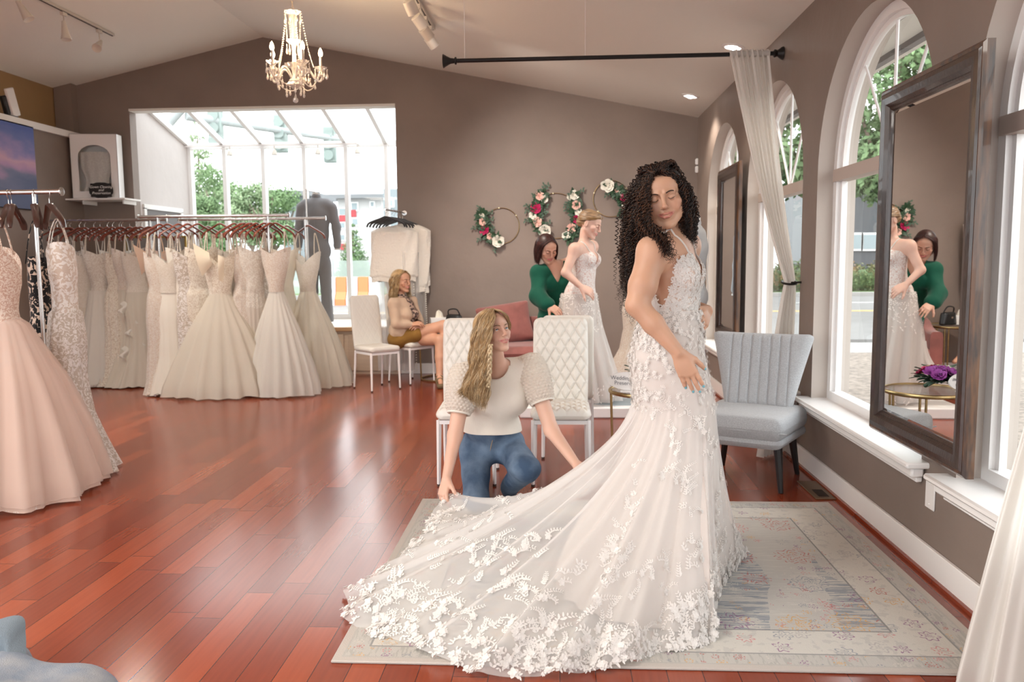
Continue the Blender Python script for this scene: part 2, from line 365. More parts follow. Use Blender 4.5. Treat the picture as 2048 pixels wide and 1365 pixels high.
# hardwood boards laid away from the camera
def floor_mat():
    m, nt, b = new_mat('red_cherry_boards'); L = nt.links.new
    t = nd(nt,'ShaderNodeTexCoord'); s = nd(nt,'ShaderNodeSeparateXYZ'); L(t.outputs['Object'],s.inputs[0])
    def MA(op,a,bv=None,c=None):
        n = nd(nt,'ShaderNodeMath',operation=op)
        for i,v in enumerate((a,bv,c)):
            if v is None: continue
            if isinstance(v,(int,float)): n.inputs[i].default_value = v
            else: L(v,n.inputs[i])
        return n.outputs[0]
    xs = MA('MULTIPLY',s.outputs[0],1/.122); row = MA('FLOOR',xs); fx = MA('FRACT',xs)
    wn = nd(nt,'ShaderNodeTexWhiteNoise',noise_dimensions='1D'); L(row,wn.inputs['W'])
    ys = MA('ADD',MA('MULTIPLY',s.outputs[1],1/.92),MA('MULTIPLY',wn.outputs['Value'],5.3)); cell = MA('FLOOR',ys); fy = MA('FRACT',ys)
    cv = nd(nt,'ShaderNodeCombineXYZ'); L(row,cv.inputs[0]); L(cell,cv.inputs[1])
    w2 = nd(nt,'ShaderNodeTexWhiteNoise',noise_dimensions='2D'); L(cv.outputs[0],w2.inputs['Vector'])
    r = nd(nt,'ShaderNodeValToRGB'); e = r.color_ramp.elements; e[0].color=(.185,.030,.011,1); e[1].color=(.33,.062,.020,1); e[1].position=1
    q=e.new(.45); q.color=(.235,.039,.013,1); q=e.new(.8); q.color=(.275,.050,.016,1); L(w2.outputs['Value'],r.inputs[0])
    mp = nd(nt,'ShaderNodeMapping'); mp.inputs['Scale'].default_value=(60,3,1); L(t.outputs['Object'],mp.inputs[0])
    g = nd(nt,'ShaderNodeTexNoise'); g.inputs['Scale'].default_value=1; g.inputs['Detail'].default_value=6; L(mp.outputs[0],g.inputs['Vector'])
    gr = nd(nt,'ShaderNodeMapRange'); gr.inputs[3].default_value=.8; gr.inputs[4].default_value=1.2; L(g.outputs['Fac'],gr.inputs[0])
    mu = nd(nt,'ShaderNodeMixRGB',blend_type='MULTIPLY'); mu.inputs[0].default_value=1; L(r.outputs[0],mu.inputs[1]); L(gr.outputs[0],mu.inputs[2])
    ex = MA('MINIMUM',fx,MA('SUBTRACT',1,fx)); ey = MA('MULTIPLY',MA('MINIMUM',fy,MA('SUBTRACT',1,fy)),7.5)
    gap = MA('LESS_THAN',MA('MINIMUM',ex,ey),.014)
    mg = nd(nt,'ShaderNodeMixRGB'); mg.inputs[2].default_value=(.07,.010,.005,1); L(gap,mg.inputs[0]); L(mu.outputs[0],mg.inputs[1]); L(mg.outputs[0],b.inputs['Base Color'])
    n2 = nd(nt,'ShaderNodeTexNoise'); n2.inputs['Scale'].default_value=1.2; L(t.outputs['Object'],n2.inputs['Vector'])
    rr = nd(nt,'ShaderNodeMapRange'); rr.inputs[3].default_value=.17; rr.inputs[4].default_value=.21; L(n2.outputs['Fac'],rr.inputs[0]); L(rr.outputs[0],b.inputs['Roughness'])
    bp = nd(nt,'ShaderNodeBump'); bp.inputs['Strength'].default_value=.4; bp.inputs['Distance'].default_value=.002; L(MA('MULTIPLY',gap,-1.),bp.inputs['Height']); L(bp.outputs[0],b.inputs['Normal'])
    b.inputs['Specular IOR Level'].default_value=.62
    return m
M['floor'] = floor_mat()
def st(o): return tag(o,kind='structure')
st(MB().box((-2.2,3.1,-.05),(7.9,13.9,.1)).build('floor',M['floor'],smooth=False))
# gabled ceiling
RX, RZ = -3.56, 4.10; cR = lambda x: 3.056+.2*(XR-x); cL = lambda x: RZ-.2185*(RX-x)
b_ = MB(); xr, xl = XR+.9, -6.5
P = [(xl,cL(xl)),(RX,RZ),(xr,cR(xr))]
V = [(x,y,z+dz) for y in (-3.8,YB+.12) for dz in (0,.15) for x,z in P]
b_.add(V,[[0,1,7,6],[1,2,8,7],[3,9,10,4],[4,10,11,5],[0,3,4,1],[1,4,5,2],[6,7,10,9],[7,8,11,10],[0,6,9,3],[2,5,11,8]])
st(b_.build('ceiling',M['ceil'],smooth=False))
# back wall with the opening of the glazed bay
BXL, BXR, BZB, BZT = -5.27, -1.966, .58, 3.26; YW = YB+.15
b_ = MB(); top = lambda x: cL(x) if x < RX else cR(x)
def vwall(mb, x0, x1, z0, z1f):
    n = 2 if (x0-RX)*(x1-RX) >= 0 else 3; xs = [x0,x1] if n == 2 else [x0,RX,x1]
    poly = [(x0,z0),(x1,z0)]+[(x,z1f(x)) for x in xs[::-1]]
    mb.prism([(x,-z) for x,z in poly][::-1],.15,(0,YB,0),np.array([[1,0,0],[0,0,1],[0,-1,0]],float))
vwall(b_,-6.25,BXL,0,lambda x: top(x)+.05); vwall(b_,BXR,XR+.15,0,lambda x: top(x)+.05); vwall(b_,BXL,BXR,BZT,lambda x: top(x)+.05)
b_.box(((BXL+BXR)/2,YB+.1,.29-.02),(BXR-BXL,.09,.56))
st(b_.build('wall_back',M['wall'],smooth=False))
# bay: pale side walls, platform, pitched glass roof and glass front
YG, ZG = 11.42, 3.04; b_ = MB()
for x0,x1 in ((BXL-.12,BXL),(BXR+.25,BXR+.37)):
    zt = 3.46
    b_.prism([(YW-.15*0,0),(YG+.05,0),(YG+.05,ZG),(YW,zt)],x1-x0,(x0,0,0),np.array([[0,0,1],[1,0,0],[0,1,0]],float))
st(b_.build('wall_bay',M['wall_pale'],smooth=False))
st(MB().box(((BXL+BXR)/2+.12,(YW+YG)/2+.02,.28),(BXR-BXL+.25,YG-YW+.05,.58)).build('floor_bay',mat('pale_laminate',(.75,.70,.63),.35),smooth=False))
MX = [-5.25,-4.74,-4.18,-3.59,-2.99,-2.42,-1.85]
fr_ = MB(); fr_.box(((BXL-1.75)/2,YG,ZG),(3.55,.09,.08)).box(((BXL-1.75)/2,YG,.6),(3.55,.09,.09))
for x in MX:
    fr_.box((x,YG,1.82),(.055,.104,2.40))
    a = np.array([x,YG,ZG+.01]); c = np.array([x,YW,3.45]); d = c-a; ang = math.atan2(d[2],d[1])
    fr_.box((a+c)/2,(.055,np.linalg.norm(d),.07),Rx(ang) if True else None)
fr_.box(((BXL-1.75)/2,YW+.03,3.45),(3.55,.06,.10))
wf = st(fr_.build('window_1',M['white'],smooth=False))
for i in range(6):
    x0, x1 = MX[i]+.027, MX[i+1]-.027
    MB().add([(x0,YG,.64),(x1,YG,.64),(x1,YG,3.0),(x0,YG,3.0)],[[0,1,2,3]]).build('glass_pane',M['glass'],wf,smooth=False)
    MB().add([(x0,YG,ZG+.03),(x1,YG,ZG+.03),(x1,YW+.02,3.46),(x0,YW+.02,3.46)],[[0,1,2,3]]).build('roof_glass',M['glass'],wf,smooth=False)
# white lining of the opening
st(MB().box(((BXL+BXR)/2,YB+.07,BZT+.012),(BXR-BXL,.17,.028)).build('trim_1',M['ceil'],smooth=False))
# wooden cupboard front under the bay
M['maple'] = mat('maple_panel',(.66,.52,.40),.45,vary=.08,vscale=3,stretch=(1,1,12))
M['maple_edge'] = mat('maple_edge_strip',(.55,.33,.17),.4)
cb = thing('bench_cabinet','low maple cabinet with flat doors under the sill of the glazed bay','cabinet',((BXL+BXR)/2,YB-.01,0))
MB().box((0,0,.27),(BXR-BXL,.06,.54)).build('cabinet_body',M['maple'],cb,False)
MB().box((0,-.02,.565),(BXR-BXL,.16,.05),bev=.006).build('countertop',M['maple_edge'],cb)
for i in range(5):
    x = -1.65+.33+i*.66; d = MB().box((x-.01,-.04,.27),(.60,.02,.46),bev=.004).build('door',M['maple'],cb)
for i,x in enumerate((1.15,1.38)):
    MB().box((x,-.053,.47),(.14,.004,.05)).build('label_card',mat('yellowed_card',(.72,.62,.45),.7),cb,False)
# left wall: furred lower part with a white ledge, ochre wall above it
st(MB().box((XL-.1,6.8,1.46),(.2,6.1,2.92)).build('wall_left',M['wall'],smooth=False))
st(MB().box((XL-.09,6.8,2.955),(.26,6.1,.075)).build('trim_2',M['trim'],smooth=False))
st(MB().prism([(YB+.1,2.95),(-3.6,2.95),(-3.6,4.2),(YB+.1,4.2)],.1,(-6.25,0,0),np.array([[0,0,1],[1,0,0],[0,1,0]],float)).build('wall_left_upper',M['ochre'],smooth=False))
st(MB().box((-6.03,YB-.06,3.25),(.22,.12,.75)).build('wall_return',M['wall'],smooth=False))
# right wall with four arched windows
WC = [2.57,4.51,6.44,8.34]; WR = .81; SP = 1.93; SL = .49; ZT = 3.10; TH = .24
def arch_pts(c, n=28):
    return [(c-WR*math.cos(PI*i/n), SP+WR*math.sin(PI*i/n)) for i in range(n+1)]
b_ = MB(); ys = [-3.8]
def quad_yz(mb,y0,z0a,z1a,y1,z0b,z1b):
    for x,fl in ((XR,0),(XR+TH,1)):
        f=[(x,y0,z0a),(x,y1,z0b),(x,y1,z1b),(x,y0,z1a)]; mb.add(f if fl else f[::-1],[[0,1,2,3]])
prev = -3.8
for c in WC:
    quad_yz(b_,prev,0,ZT,c-WR,0,ZT); A = arch_pts(c)
    for (y0,z0),(y1,z1) in zip(A[:-1],A[1:]): quad_yz(b_,y0,z0,ZT,y1,z1,ZT); quad_yz(b_,y0,0,SL,y1,0,SL)
    prev = c+WR
quad_yz(b_,prev,0,ZT,YB+.15,0,ZT)
st(b_.build('wall_right',M['wall'],smooth=False))
rv = MB()
for c in WC:
    A = [(c-WR,SL)]+arch_pts(c,40)+[(c+WR,SL)]
    V = [(x,y,z) for y,z in A for x in (XR,XR+TH)]
    rv.add(V,[[2*i,2*i+1,2*i+3,2*i+2] for i in range(len(A)-1)])
st(rv.build('trim_3',mat('pale_taupe_plaster',(.48,.42,.375),.6,bump=.35,bscale=9,detail=8),auto=60))
SX = XR-.035
def arch_frame(mb, c, r, x, w, d, zb, zsp, n=36):
    """rectangular-section frame following jambs and arch"""
    path = [(c-r,zb),(c-r,zsp)]+[(c-r*math.cos(PI*i/n),zsp+r*math.sin(PI*i/n)) for i in range(1,n)]+[(c+r,zsp),(c+r,zb)]
    inn = [(c-r+w,zb),(c-r+w,zsp)]+[(c-(r-w)*math.cos(PI*i/n),zsp+(r-w)*math.sin(PI*i/n)) for i in range(1,n)]+[(c+r-w,zsp),(c+r-w,zb)]
    V=[]
    for (a,b2),(c2,d2) in zip(path,inn): V += [(x,a,b2),(x+d,a,b2),(x,c2,d2),(x+d,c2,d2)]
    F=[]
    for i in range(len(path)-1):
        p=4*i;q=p+4; F += [[p,q,q+2,p+2],[p+1,p+3,q+3,q+1],[p+2,q+2,q+3,p+3],[p,p+1,q+1,q]]
    mb.add(V,F)
for i,c in enumerate(WC):
    f = MB(); arch_frame(f,c,WR,XR+.10,.055,.07,SL,SP); arch_frame(f,c,WR-.05,XR+.125,.035,.03,SL+.04,SP)
    f.box((XR+.137,c,SL+.028),(.08,2*WR-.115,.056))
    w_ = st(f.build(f'window_{i+2}',M['white'],auto=35))
    MB().box((XR+.13,c,SP-.01),(.09,2*WR-.06,.075)).build('transom',mat('beige_transom',(.50,.42,.37),.5) if i==0 else bpy.data.materials['beige_transom'],w_,False)
    g = MB()
    for dy in (-.53,0,.53):
        L_ = math.hypot(WR-.06,0); a = math.atan2(dy,1) if dy else 0
        e = np.array([XR+.14,c+(WR-.07)*math.sin(a*1.3),SP+(WR-.07)*math.cos(a*1.3)]); g.tube([(XR+.14,c,SP),e],.009,6)
    g.build('muntin',M['white'],w_)
    A = [(c-WR+.05,SL+.05)]+[(c-(WR-.05)*math.cos(PI*k/28),SP+(WR-.05)*math.sin(PI*k/28)) for k in range(29)]+[(c+WR-.05,SL+.05)]
    MB().add([(XR+.145,y,z) for y,z in A],[list(range(len(A)))]).build('glass_pane',M['glass'],w_,False)
    s_ = MB().box((XR+.03,c,SL-.012),(.26,2*WR+.16,.028),bev=.008).box((XR-.035,c,SL-.05),(.06,2*WR+.10,.05),bev=.01).box((XR-.02,c,SL-.085),(.03,2*WR+.06,.03),bev=.005)
    s_.build('window_sill',M['trim'],w_)
# unseen wall added to cut the daylight from behind; its opening sets how much
b_=MB()
for x0,x1,z0,z1 in ((-6.2,-5.2,0,4.2),(1.0,XR+.2,0,4.2),(-5.2,1.0,0,.45),(-5.2,1.0,2.9,4.2)): b_.box(((x0+x1)/2,-3.75,(z0+z1)/2),(x1-x0,.12,z1-z0))
st(b_.build('wall_light_cut',M['wall'],smooth=False))
# skirting
st(MB().box((XR-.01,3,.065),(.02,13.5,.13),bev=.004).build('baseboard_right',M['trim']))
st(MB().box(((BXR+XR)/2,YB-.01,.065),(XR-BXR,.02,.13),bev=.004).build('baseboard_back',M['trim']))
st(MB().box((XR-.028,3,.008),(.02,13.4,.016)).build('trim_4',M['floor']))
# ================================================================ outside the windows
GZ = -.12
M['asphalt'] = mat('pale_asphalt',(.21,.205,.20),.8,vary=.12,vscale=1.5,bump=.3,bscale=80)
M['grass'] = mat('grass',(.13,.21,.065),.9,vary=.5,vscale=6,bump=.6,bscale=60)
M['concrete'] = mat('pale_concrete',(.34,.33,.315),.85,vary=.1,vscale=3)
M['bark'] = mat('bark_mulch_and_gravel',(.30,.25,.21),.95,vary=.5,vscale=14,bump=.6,bscale=50)
def slab(name,x0,x1,y0,y1,z0,z1,m,kind='structure'):
    return tag(MB().box(((x0+x1)/2,(y0+y1)/2,(z0+z1)/2),(x1-x0,y1-y0,z1-z0)).build(name,m,smooth=False),kind=kind)
slab('ground',-90,90,-30,110,GZ-.3,GZ-.05,M['concrete'])
slab('planting_strip',1.95,20,-4,13,GZ-.05,GZ,M['bark'])
slab('street',-90,90,15,31,GZ-.05,GZ+.005,M['asphalt'])
slab('side_street',-90,-7,11.8,15,GZ-.05,GZ,M['asphalt'])
slab('kerb',-90,90,31,31.5,GZ-.05,GZ+.14,M['concrete'])
slab('verge',-90,90,31.5,44,GZ-.05,GZ+.08,M['grass'])
mk = MB()
for y in (22.6,22.9): mk.box((0,y,GZ+.009),(170,.12,.006))
tag(mk.build('lane_line',mat('yellow_road_paint',(.72,.48,.16),.7),smooth=False),kind='structure')
mk = MB()
for k in range(-8,10): mk.box((k*9,18.6,GZ+.009),(3,.12,.006)); mk.box((k*9,26.8,GZ+.009),(3,.12,.006))
tag(mk.build('lane_dashes',mat('white_road_paint',(.8,.8,.78),.7),smooth=False),kind='structure')
# shop eaves over the arched windows
st(MB().box((XR+.24+.32,4,2.99),(.62,15,.10)).build('trim_5',mat('grey_soffit',(.34,.33,.33),.8,vary=.3,vscale=1,stretch=(1,40,1)),smooth=False))
ev = MB().box((XR+.80,4,2.94),(.06,15,.16))
for k in range(90): ev.box((XR+.74,-3+k*.15,2.925),(.05,.05,.012))
st(ev.build('trim_6',mat('dark_gutter',(.20,.19,.19),.6),smooth=False))
M['leaf1'] = mat('tree_leaves',(.20,.30,.14),.8,col2=(.11,.19,.08),vscale=2.5)
M['leaf2'] = mat('light_tree_leaves',(.30,.38,.22),.8,col2=(.17,.26,.13),vscale=2.5)
M['leaf3'] = mat('reddish_hedge_leaves',(.27,.16,.08),.8,col2=(.11,.17,.06),vscale=.8,vlo=.42,vhi=.58)
M['bark2'] = mat('tree_bark',(.20,.15,.12),.9,bump=.5,bscale=20)
def leafcloud(blobs, n, s, seed, squash=1.):
    """many small bent leaf blades around the surface of several blobs; one mesh"""
    r = np.random.default_rng(seed); B = np.array([b[0] for b in blobs],float); R_ = np.array([b[1] for b in blobs],float)
    w_ = R_**2/ (R_**2).sum(); k = r.choice(len(B),n,p=w_); d = r.normal(size=(n,3)); d /= np.linalg.norm(d,axis=1)[:,None]
    rad = R_[k]*r.uniform(.55,1.12,n); c = B[k]+d*rad[:,None]*np.array([1,1,squash])
    a = r.normal(size=(n,3)); a /= np.linalg.norm(a,axis=1)[:,None]; bb = np.cross(a,d); bb /= np.linalg.norm(bb,axis=1)[:,None]+1e-9
    sz = (s*r.uniform(.6,1.4,n))[:,None]
    V = np.stack([c-a*sz, c+bb*sz*.5+d*sz*.2, c+a*sz, c-bb*sz*.5+d*sz*.2],1).reshape(-1,3)
    return V, np.arange(4*n).reshape(-1,4)
def tree(name,label,x,y,h,r,leaf,n=2600,seed=0,trunk=.16,conif=False,group=None,s=None):
    t = thing(name,label,'tree' if 'tree' in name or 'conifer' in name else 'shrub',(x,y,GZ),group=group); rr = np.random.default_rng(seed)
    tr_ = MB(); tr_.tube(spline([(0,0,0),(.05,0,h*.3),(-.06,.05,h*.6),(0,0,h*.9)],8),np.linspace(trunk,trunk*.3,8),8)
    if not conif:
        for k in range(5):
            a = rr.uniform(0,6.28); tr_.tube(spline([(0,0,h*.35),(math.cos(a)*r*.4,math.sin(a)*r*.4,h*.55),(math.cos(a)*r*.7,math.sin(a)*r*.7,h*.78)],6),np.linspace(trunk*.5,trunk*.12,6),6)
    tr_.build('trunk',M['bark2'],t)
    if conif: bl = [((0,0,h*(.12+.86*k/9)), r*(1-.88*k/9)) for k in range(10)]
    else: bl = [((rr.uniform(-.6,.6)*r,rr.uniform(-.6,.6)*r,h*rr.uniform(.42,.92)), r*rr.uniform(.3,.55)) for k in range(14)]
    V,F = leafcloud(bl,n*(1 if s else 3),s or r*.05,seed+1,.7 if not conif else .5); mkobj('crown',V,F,leaf,t,smooth=False); return t
tree('broadleaf_tree','leafy green street tree seen through the large arched window beside the big mirror',8.3,20.5,7.6,2.6,M['leaf1'],15000,3,.14,s=.095)
tree('broadleaf_tree','green tree beyond the street seen through the arched window behind the tied curtain',7.0,33,9,3.4,M['leaf1'],3600,5)
tree('broadleaf_tree','green tree seen through the farthest arched window in the corner',5.0,27,8,2.6,M['leaf2'],3000,8)
tree('broadleaf_tree','green tree beyond the street seen past the right edge of the big mirror',21,36,10,3.6,M['leaf1'],3000,9)
for i,(px,y,h,r,c,lb) in enumerate(((405,62,12.4,2.9,1,'tallest pale green conifer at the left end of the bay glass'),(460,56,8.2,2.2,0,'round green tree right of the tallest conifer outside the bay'),(503,50,6.4,2.0,0,'bushy green tree in the middle pane gap outside the bay'),(548,44,5.6,1.8,0,'green tree beside the blue-grey building outside the bay'),(384,40,5.0,1.5,0,'low green tree nearest the pale bay side wall'),(432,36,4.6,1.3,0,'low bushy tree in front of the tallest conifer'))):
    p = U(px,480,Y=y); tree('conifer_tree' if c else 'broadleaf_tree',lb,p[0],y,h,r,M['leaf2'] if i%2==0 else M['leaf1'],2600,20+i,conif=bool(c))
p = U(706,480,Y=33); tree('conifer_bush','dense rounded evergreen bush behind the road barriers right of the grey suit',p[0],33,3.0,1.0,M['leaf1'],2400,41,conif=True)
# hedge across the street, right side
hd = thing('hedge','clipped reddish green hedge on the far verge seen through the large arched window','hedge',(14,34.5,GZ+.08))
bl = [((x,RNG.uniform(-.3,.3),.55+RNG.uniform(-.1,.2)),.8) for x in np.arange(-9,10,.7)]
V,F = leafcloud(bl,18000,.075,77,.8); mkobj('foliage',V,F,M['leaf3'],hd,smooth=False)
MB().box((0,0,.45),(18,.9,.8),bev=.2).build('branches',M['leaf1'],hd)
# buildings
M['bgrey'] = mat('blue_grey_cladding',(.26,.30,.32),.8); M['bwhite'] = mat('white_render',(.55,.545,.54),.8); M['bred'] = mat('dull_red_panel',(.45,.07,.08),.7)
M['bglass'] = mat('dark_window_glass',(.30,.36,.38),.2); M['bdark'] = mat('charcoal_cladding',(.10,.105,.115),.7,vary=.1,vscale=1,stretch=(6,1,1)); M['broof'] = mat('grey_flat_roof',(.21,.22,.23),.8)
def bld(name,label,px0,px1,pt,Y,depth,m,roof=True,wins=(),reds=()):
    a = U(px0,pt,Y=Y); c = U(px1,pt,Y=Y); x0,x1,z = a[0],c[0],(a[2]+c[2])/2
    t = thing(name,label,'building',((x0+x1)/2,Y+depth/2,GZ))
    MB().box((0,0,(z-GZ)/2),(x1-x0,depth,z-GZ)).build('wall',m,t,False)
    if roof: MB().box((0,-.4,z-GZ+.2),(x1-x0+2.0,depth+1.4,.4)).build('roof',M['broof'],t,False)
    for (q0,r0,q1,r1) in reds:
        A,B = U(q0,r0,Y=Y),U(q1,r1,Y=Y); MB().box(((A[0]+B[0])/2-(x0+x1)/2,-depth/2-.06,(A[2]+B[2])/2-GZ),(B[0]-A[0],.16,A[2]-B[2])).build('red_panel',M['bred'],t,False)
    for (q0,r0,q1,r1) in wins:
        A,B = U(q0,r0,Y=Y),U(q1,r1,Y=Y); cx,cz = (A[0]+B[0])/2-(x0+x1)/2,(A[2]+B[2])/2-GZ; W_,H_ = B[0]-A[0],A[2]-B[2]
        f = MB().box((cx,-depth/2-.05,cz),(W_+.25,.14,H_+.25)).build('window',M['white'],t,False); MB().box((cx,-depth/2-.14,cz),(W_,.04,H_)).build('pane',M['bglass'],f,False)
    return t
bld('apartment_building','blue-grey block with a stepped roof left of the suit, outside the bay',563,604,394,64,6,M['bgrey'],True,[(582,447,588,459),(583,474,589,486)],[(583,460,588,472)])
bld('apartment_building','white apartment block with red panels between windows, outside the bay',675,762,398,80,9,M['bwhite'],True,[(679,418,691,430),(679,446,690,456),(704,407,715,420),(705,438,716,450),(742,405,748,413),(679,470,690,480),(705,470,716,482)],[(679,431,692,444),(699,420,713,434),(680,488,692,500)])
bld('apartment_building','pale blue-grey tower at the right end of the bay glass',766,800,378,66,8,M['bgrey'],False,[(780,400,786,412)])
bld('office_building','dark grey industrial building behind the hedge across the street',1700,1990,357,52,14,M['bdark'],True,[(1690,470,1720,498),(1726,470,1760,498)])
bld('storage_building','charcoal shed with an orange-tan band left of the dark grey building',1610,1692,380,46,4,M['broof'],False,[(1640,440,1690,470)])
# traffic signals on a mast arm
M['haze'] = mat('hazed_signal_grey',(.38,.42,.42),.7)  # paled grey: the washed-out haze is put into the colour
tl = thing('traffic_signal_mast','grey mast arm carrying traffic signals seen through the bay roof glass','traffic light',(-15.2,21,GZ))
a,c = U(372,232,Y=21),U(700,282,Y=24.5); q = np.array([-15.2,21,GZ])
MB().tube([a-q,c-q],[.12,.08],10).build('mast_arm',M['haze'],tl)
MB().tube([(0,0,0),(a-q)*np.array([1,1,1])+np.array([0,0,.3])],[.16,.12],10).build('post',M['haze'],tl)
for px,py,f in ((432,258,.18),(562,268,.58),(660,290,.9)):
    Y_ = 21+f*3.5; p = U(px,py,Y=Y_)-q; h_ = MB().box(p,(.36,.22,1.05),bev=.03)
    for k in (-1,0,1): h_.lathe([(.12,0),(.15,.12)],p+np.array([0,-.1,k*.32]),12,(0,-1,0))
    h_.build('signal_head',mat('hazed_green_signal',(.26,.32,.30),.6) if f<.2 else bpy.data.materials['hazed_green_signal'],tl)  # signal green lightened to carry the outdoor glare
# road barriers
M['orange'] = mat('orange_plastic',(.85,.22,.08),.5)
bp_ = [(-.3,0),(.3,0),(.3,.2),(.14,.45),(.12,.95),(-.12,.95),(-.14,.45),(-.3,.2)]
for i,px in enumerate((662,684,706,728,750)):
    p = U(px,560,Y=27); w_ = .36
    t = tag(MB().prism([(y,z) for y,z in bp_],w_*.98,(0,0,0),np.array([[0,0,1],[1,0,0],[0,1,0]],float)).build('road_barrier',M['orange'] if i in (1,3) else M['white'],smooth=False),
        ('orange' if i in (1,3) else 'white')+' plastic road barrier '+('directly right of the suit trousers','beside the suit, first orange one','in the middle between the two orange ones','right of the centre pane bar, second orange one','at the right end of the barrier row')[i]+', across the street','barrier')
    t.location = (p[0]-.18,27,GZ+.005)
tag(MB().tube([(0,0,0),(0,0,4.5)],.06,8).box((0,-.08,4.2),(.5,.03,.6)).build('lamp_post',M['white']),'slim white pole standing on the verge across the street','post').location = (12.7,32.5,GZ+.08)
# wire fence behind the barriers
M['mesh_fence'] = mat('green_grey_fence_mesh',(.45,.52,.48),.8,alpha=.45)
fe = thing('mesh_fence','long green-grey mesh fence behind the road barriers','fence',(-14,31.8,GZ+.1)); MB().box((0,0,.75),(26,.02,1.3)).build('mesh_panel',M['mesh_fence'],fe,False)
for k in range(14): MB().tube([(-13+k*2,0,0),(-13+k*2,0,1.5)],.04,6).build('fence_post',M['haze'],fe)
# ================================================================ furniture
M['leather'] = mat('white_leatherette',(.78,.745,.68),.42,bump=.06,bscale=120)
M['leather_p'] = mat('matt_white_leatherette',(.70,.665,.61),.5,bump=.06,bscale=120)
M['steel_w'] = mat('white_powder_coated_steel',(.80,.77,.76),.35)
M['rubber'] = mat('dark_rubber_foot',(.05,.03,.025),.7)
def pad(mb, wfn, h, t, T, c, front=None, nu=40, nv=44, corner=.06, p=9, bend=0):
    """closed upholstered panel in local x (width), z (height); thickness along y; T maps local to outer frame; front(u,v) adds relief to the -y face"""
    def outline(v):
        w_ = wfn(v); z = v*h; c2 = corner; dz = min(z,h-z)
        if dz < c2: w_ -= (c2-math.sqrt(max(c2*c2-(c2-dz)**2,0)))
        return w_
    def face(sgn):
        def f(u,v):
            a = 2*u-1; a = math.copysign(1-(1-abs(a))**1.35,a); v2 = .5-.5*math.cos(PI*v)*(1) if False else v
            w_ = outline(v2); x = a*w_; z = v2*h
            e = (1-abs(a)**p); ez = (1-abs(2*v2-1)**(p*2)); th = t*max(min(e,ez),0)**.5
            y = sgn*th
            if sgn < 0 and front: y -= front(x,z)*max(min(e,ez),0)
            y += bend*(a*a)
            return T@np.array([x,y,z])+c
        return f
    mb.grid(face(-1),nu,nv,flip=False); mb.grid(face(1),nu,nv,flip=True); return mb
def quilt(s, amp):
    def f(x,z):
        a = ((x/s+z/(s*1.75))%1); b = ((x/s-z/(s*1.75))%1)
        return amp*min(1,(min(a,1-a,b,1-b)*4.5))**.6
    return f
def dining_chair(label, loc, rz, quilted=True, name='dining_chair', group=None):
    t = thing(name,label,'chair',(loc[0],loc[1],0),rz,group); lm = M['leather'] if quilted else M['leather_p']; s = .36/2
    q = quilt(.066,.017) if quilted else quilt(.068,.0015)
    b_ = MB(); pad(b_,lambda v: .178+.004*math.sin(v*PI),.60,.024,Rx(-.13),np.array([0,.185,.43]),q,84,130,.045)
    b_.build('backrest',lm,t,auto=None)
    b_ = MB(); R_ = np.array([[1,0,0],[0,0,1],[0,-1,0]],float)
    pad(b_,lambda v: .19,.40,.032,R_@Rx(0),np.array([0,.20-.005,.437]) if False else np.array([0,-.20,.44]),None,40,44,.05) if False else None
    # seat pad lying flat, relief on top
    T = np.array([[1,0,0],[0,0,-1],[0,-1,0]],float)  # local z -> -y, local y -> -z (so the -y face looks up)
    pad(b_,lambda v: .188,.41,.032,T,np.array([0,.205,.452]),q,80,86,.05); b_.build('seat',lm,t,auto=None)
    f = MB().box((0,-.175,.408),(.33,.02,.025)).box((0,.185,.408),(.33,.02,.025)).box((-.165,0,.408),(.02,.36,.025)).box((.165,0,.408),(.02,.36,.025)); f.build('seat_frame',M['steel_w'],t,False)
    for sx in (-1,1):
        for sy,ey in ((-1,-.18),(1,.215)):
            l = MB(); l.tube([(sx*.168,sy*.172,.42),(sx*.175,ey,.012)],[.0165,.0115],4); lo = l.build('leg',M['steel_w'],t,False)
            MB().cyl((sx*.175,ey,0),(sx*.175,ey,.014),.012,n=8).build('rubber_foot',M['rubber'],lo)
    return t
dining_chair('white diamond-quilted chair directly behind the kneeling blonde woman',(-.585,5.08),0.03)
dining_chair('white diamond-quilted chair between the kneeling woman and the standing bride',(.01,5.08),0.0)
dining_chair('white quilted chair turned away, back to back with the quilted chair beside the kneeling woman',(.055,5.82),PI+.02)
f_ = np.array([.31,-.31]); 
dining_chair('plain white empty chair left of the seated woman in the beige cardigan',(-1.995,8.68),.74,False)
dining_chair('plain white chair the woman in the beige cardigan sits on',(-1.70,9.17),.86,False)
# grey slipper chair
M['tweed'] = mat('light_grey_woven_upholstery',(.43,.44,.455),.9,bump=.5,bscale=320,vary=.22,vscale=160,sheen=.3)
gc = thing('slipper_chair','light grey slipper chair with channelled flared back by the large window','chair',(1.22,5.13,0),math.radians(-27))
def chan(x,z):
    k = x/.062; e = abs((k%1)-.5)*2
    return (.016*math.sqrt(max(1-e**5,0)) if abs(x) < .22 else .016)*(1 if z>.02 else 0)
b_ = MB(); pad(b_,lambda v: .215+.115*v**1.1,.50,.05,Rx(-.20),np.array([0,.20,.42]),chan,130,50,.035,7,bend=-.035); b_.build('backrest',M['tweed'],gc,auto=None)
b_ = MB(); T = np.array([[1,0,0],[0,0,-1],[0,-1,0]],float)
pad(b_,lambda v: .305-.05*v,.58,.075,T,np.array([0,-.30,.385])*np.array([1,-1,1]) if False else np.array([0,.27,.385]),None,44,44,.05,12); b_.build('seat',M['tweed'],gc,auto=None)
b_ = MB(); pad(b_,lambda v: .30-.05*v,.57,.035,T,np.array([0,.265,.30]),None,40,40,.05,14); b_.build('seat_base',M['tweed'],gc,auto=None)
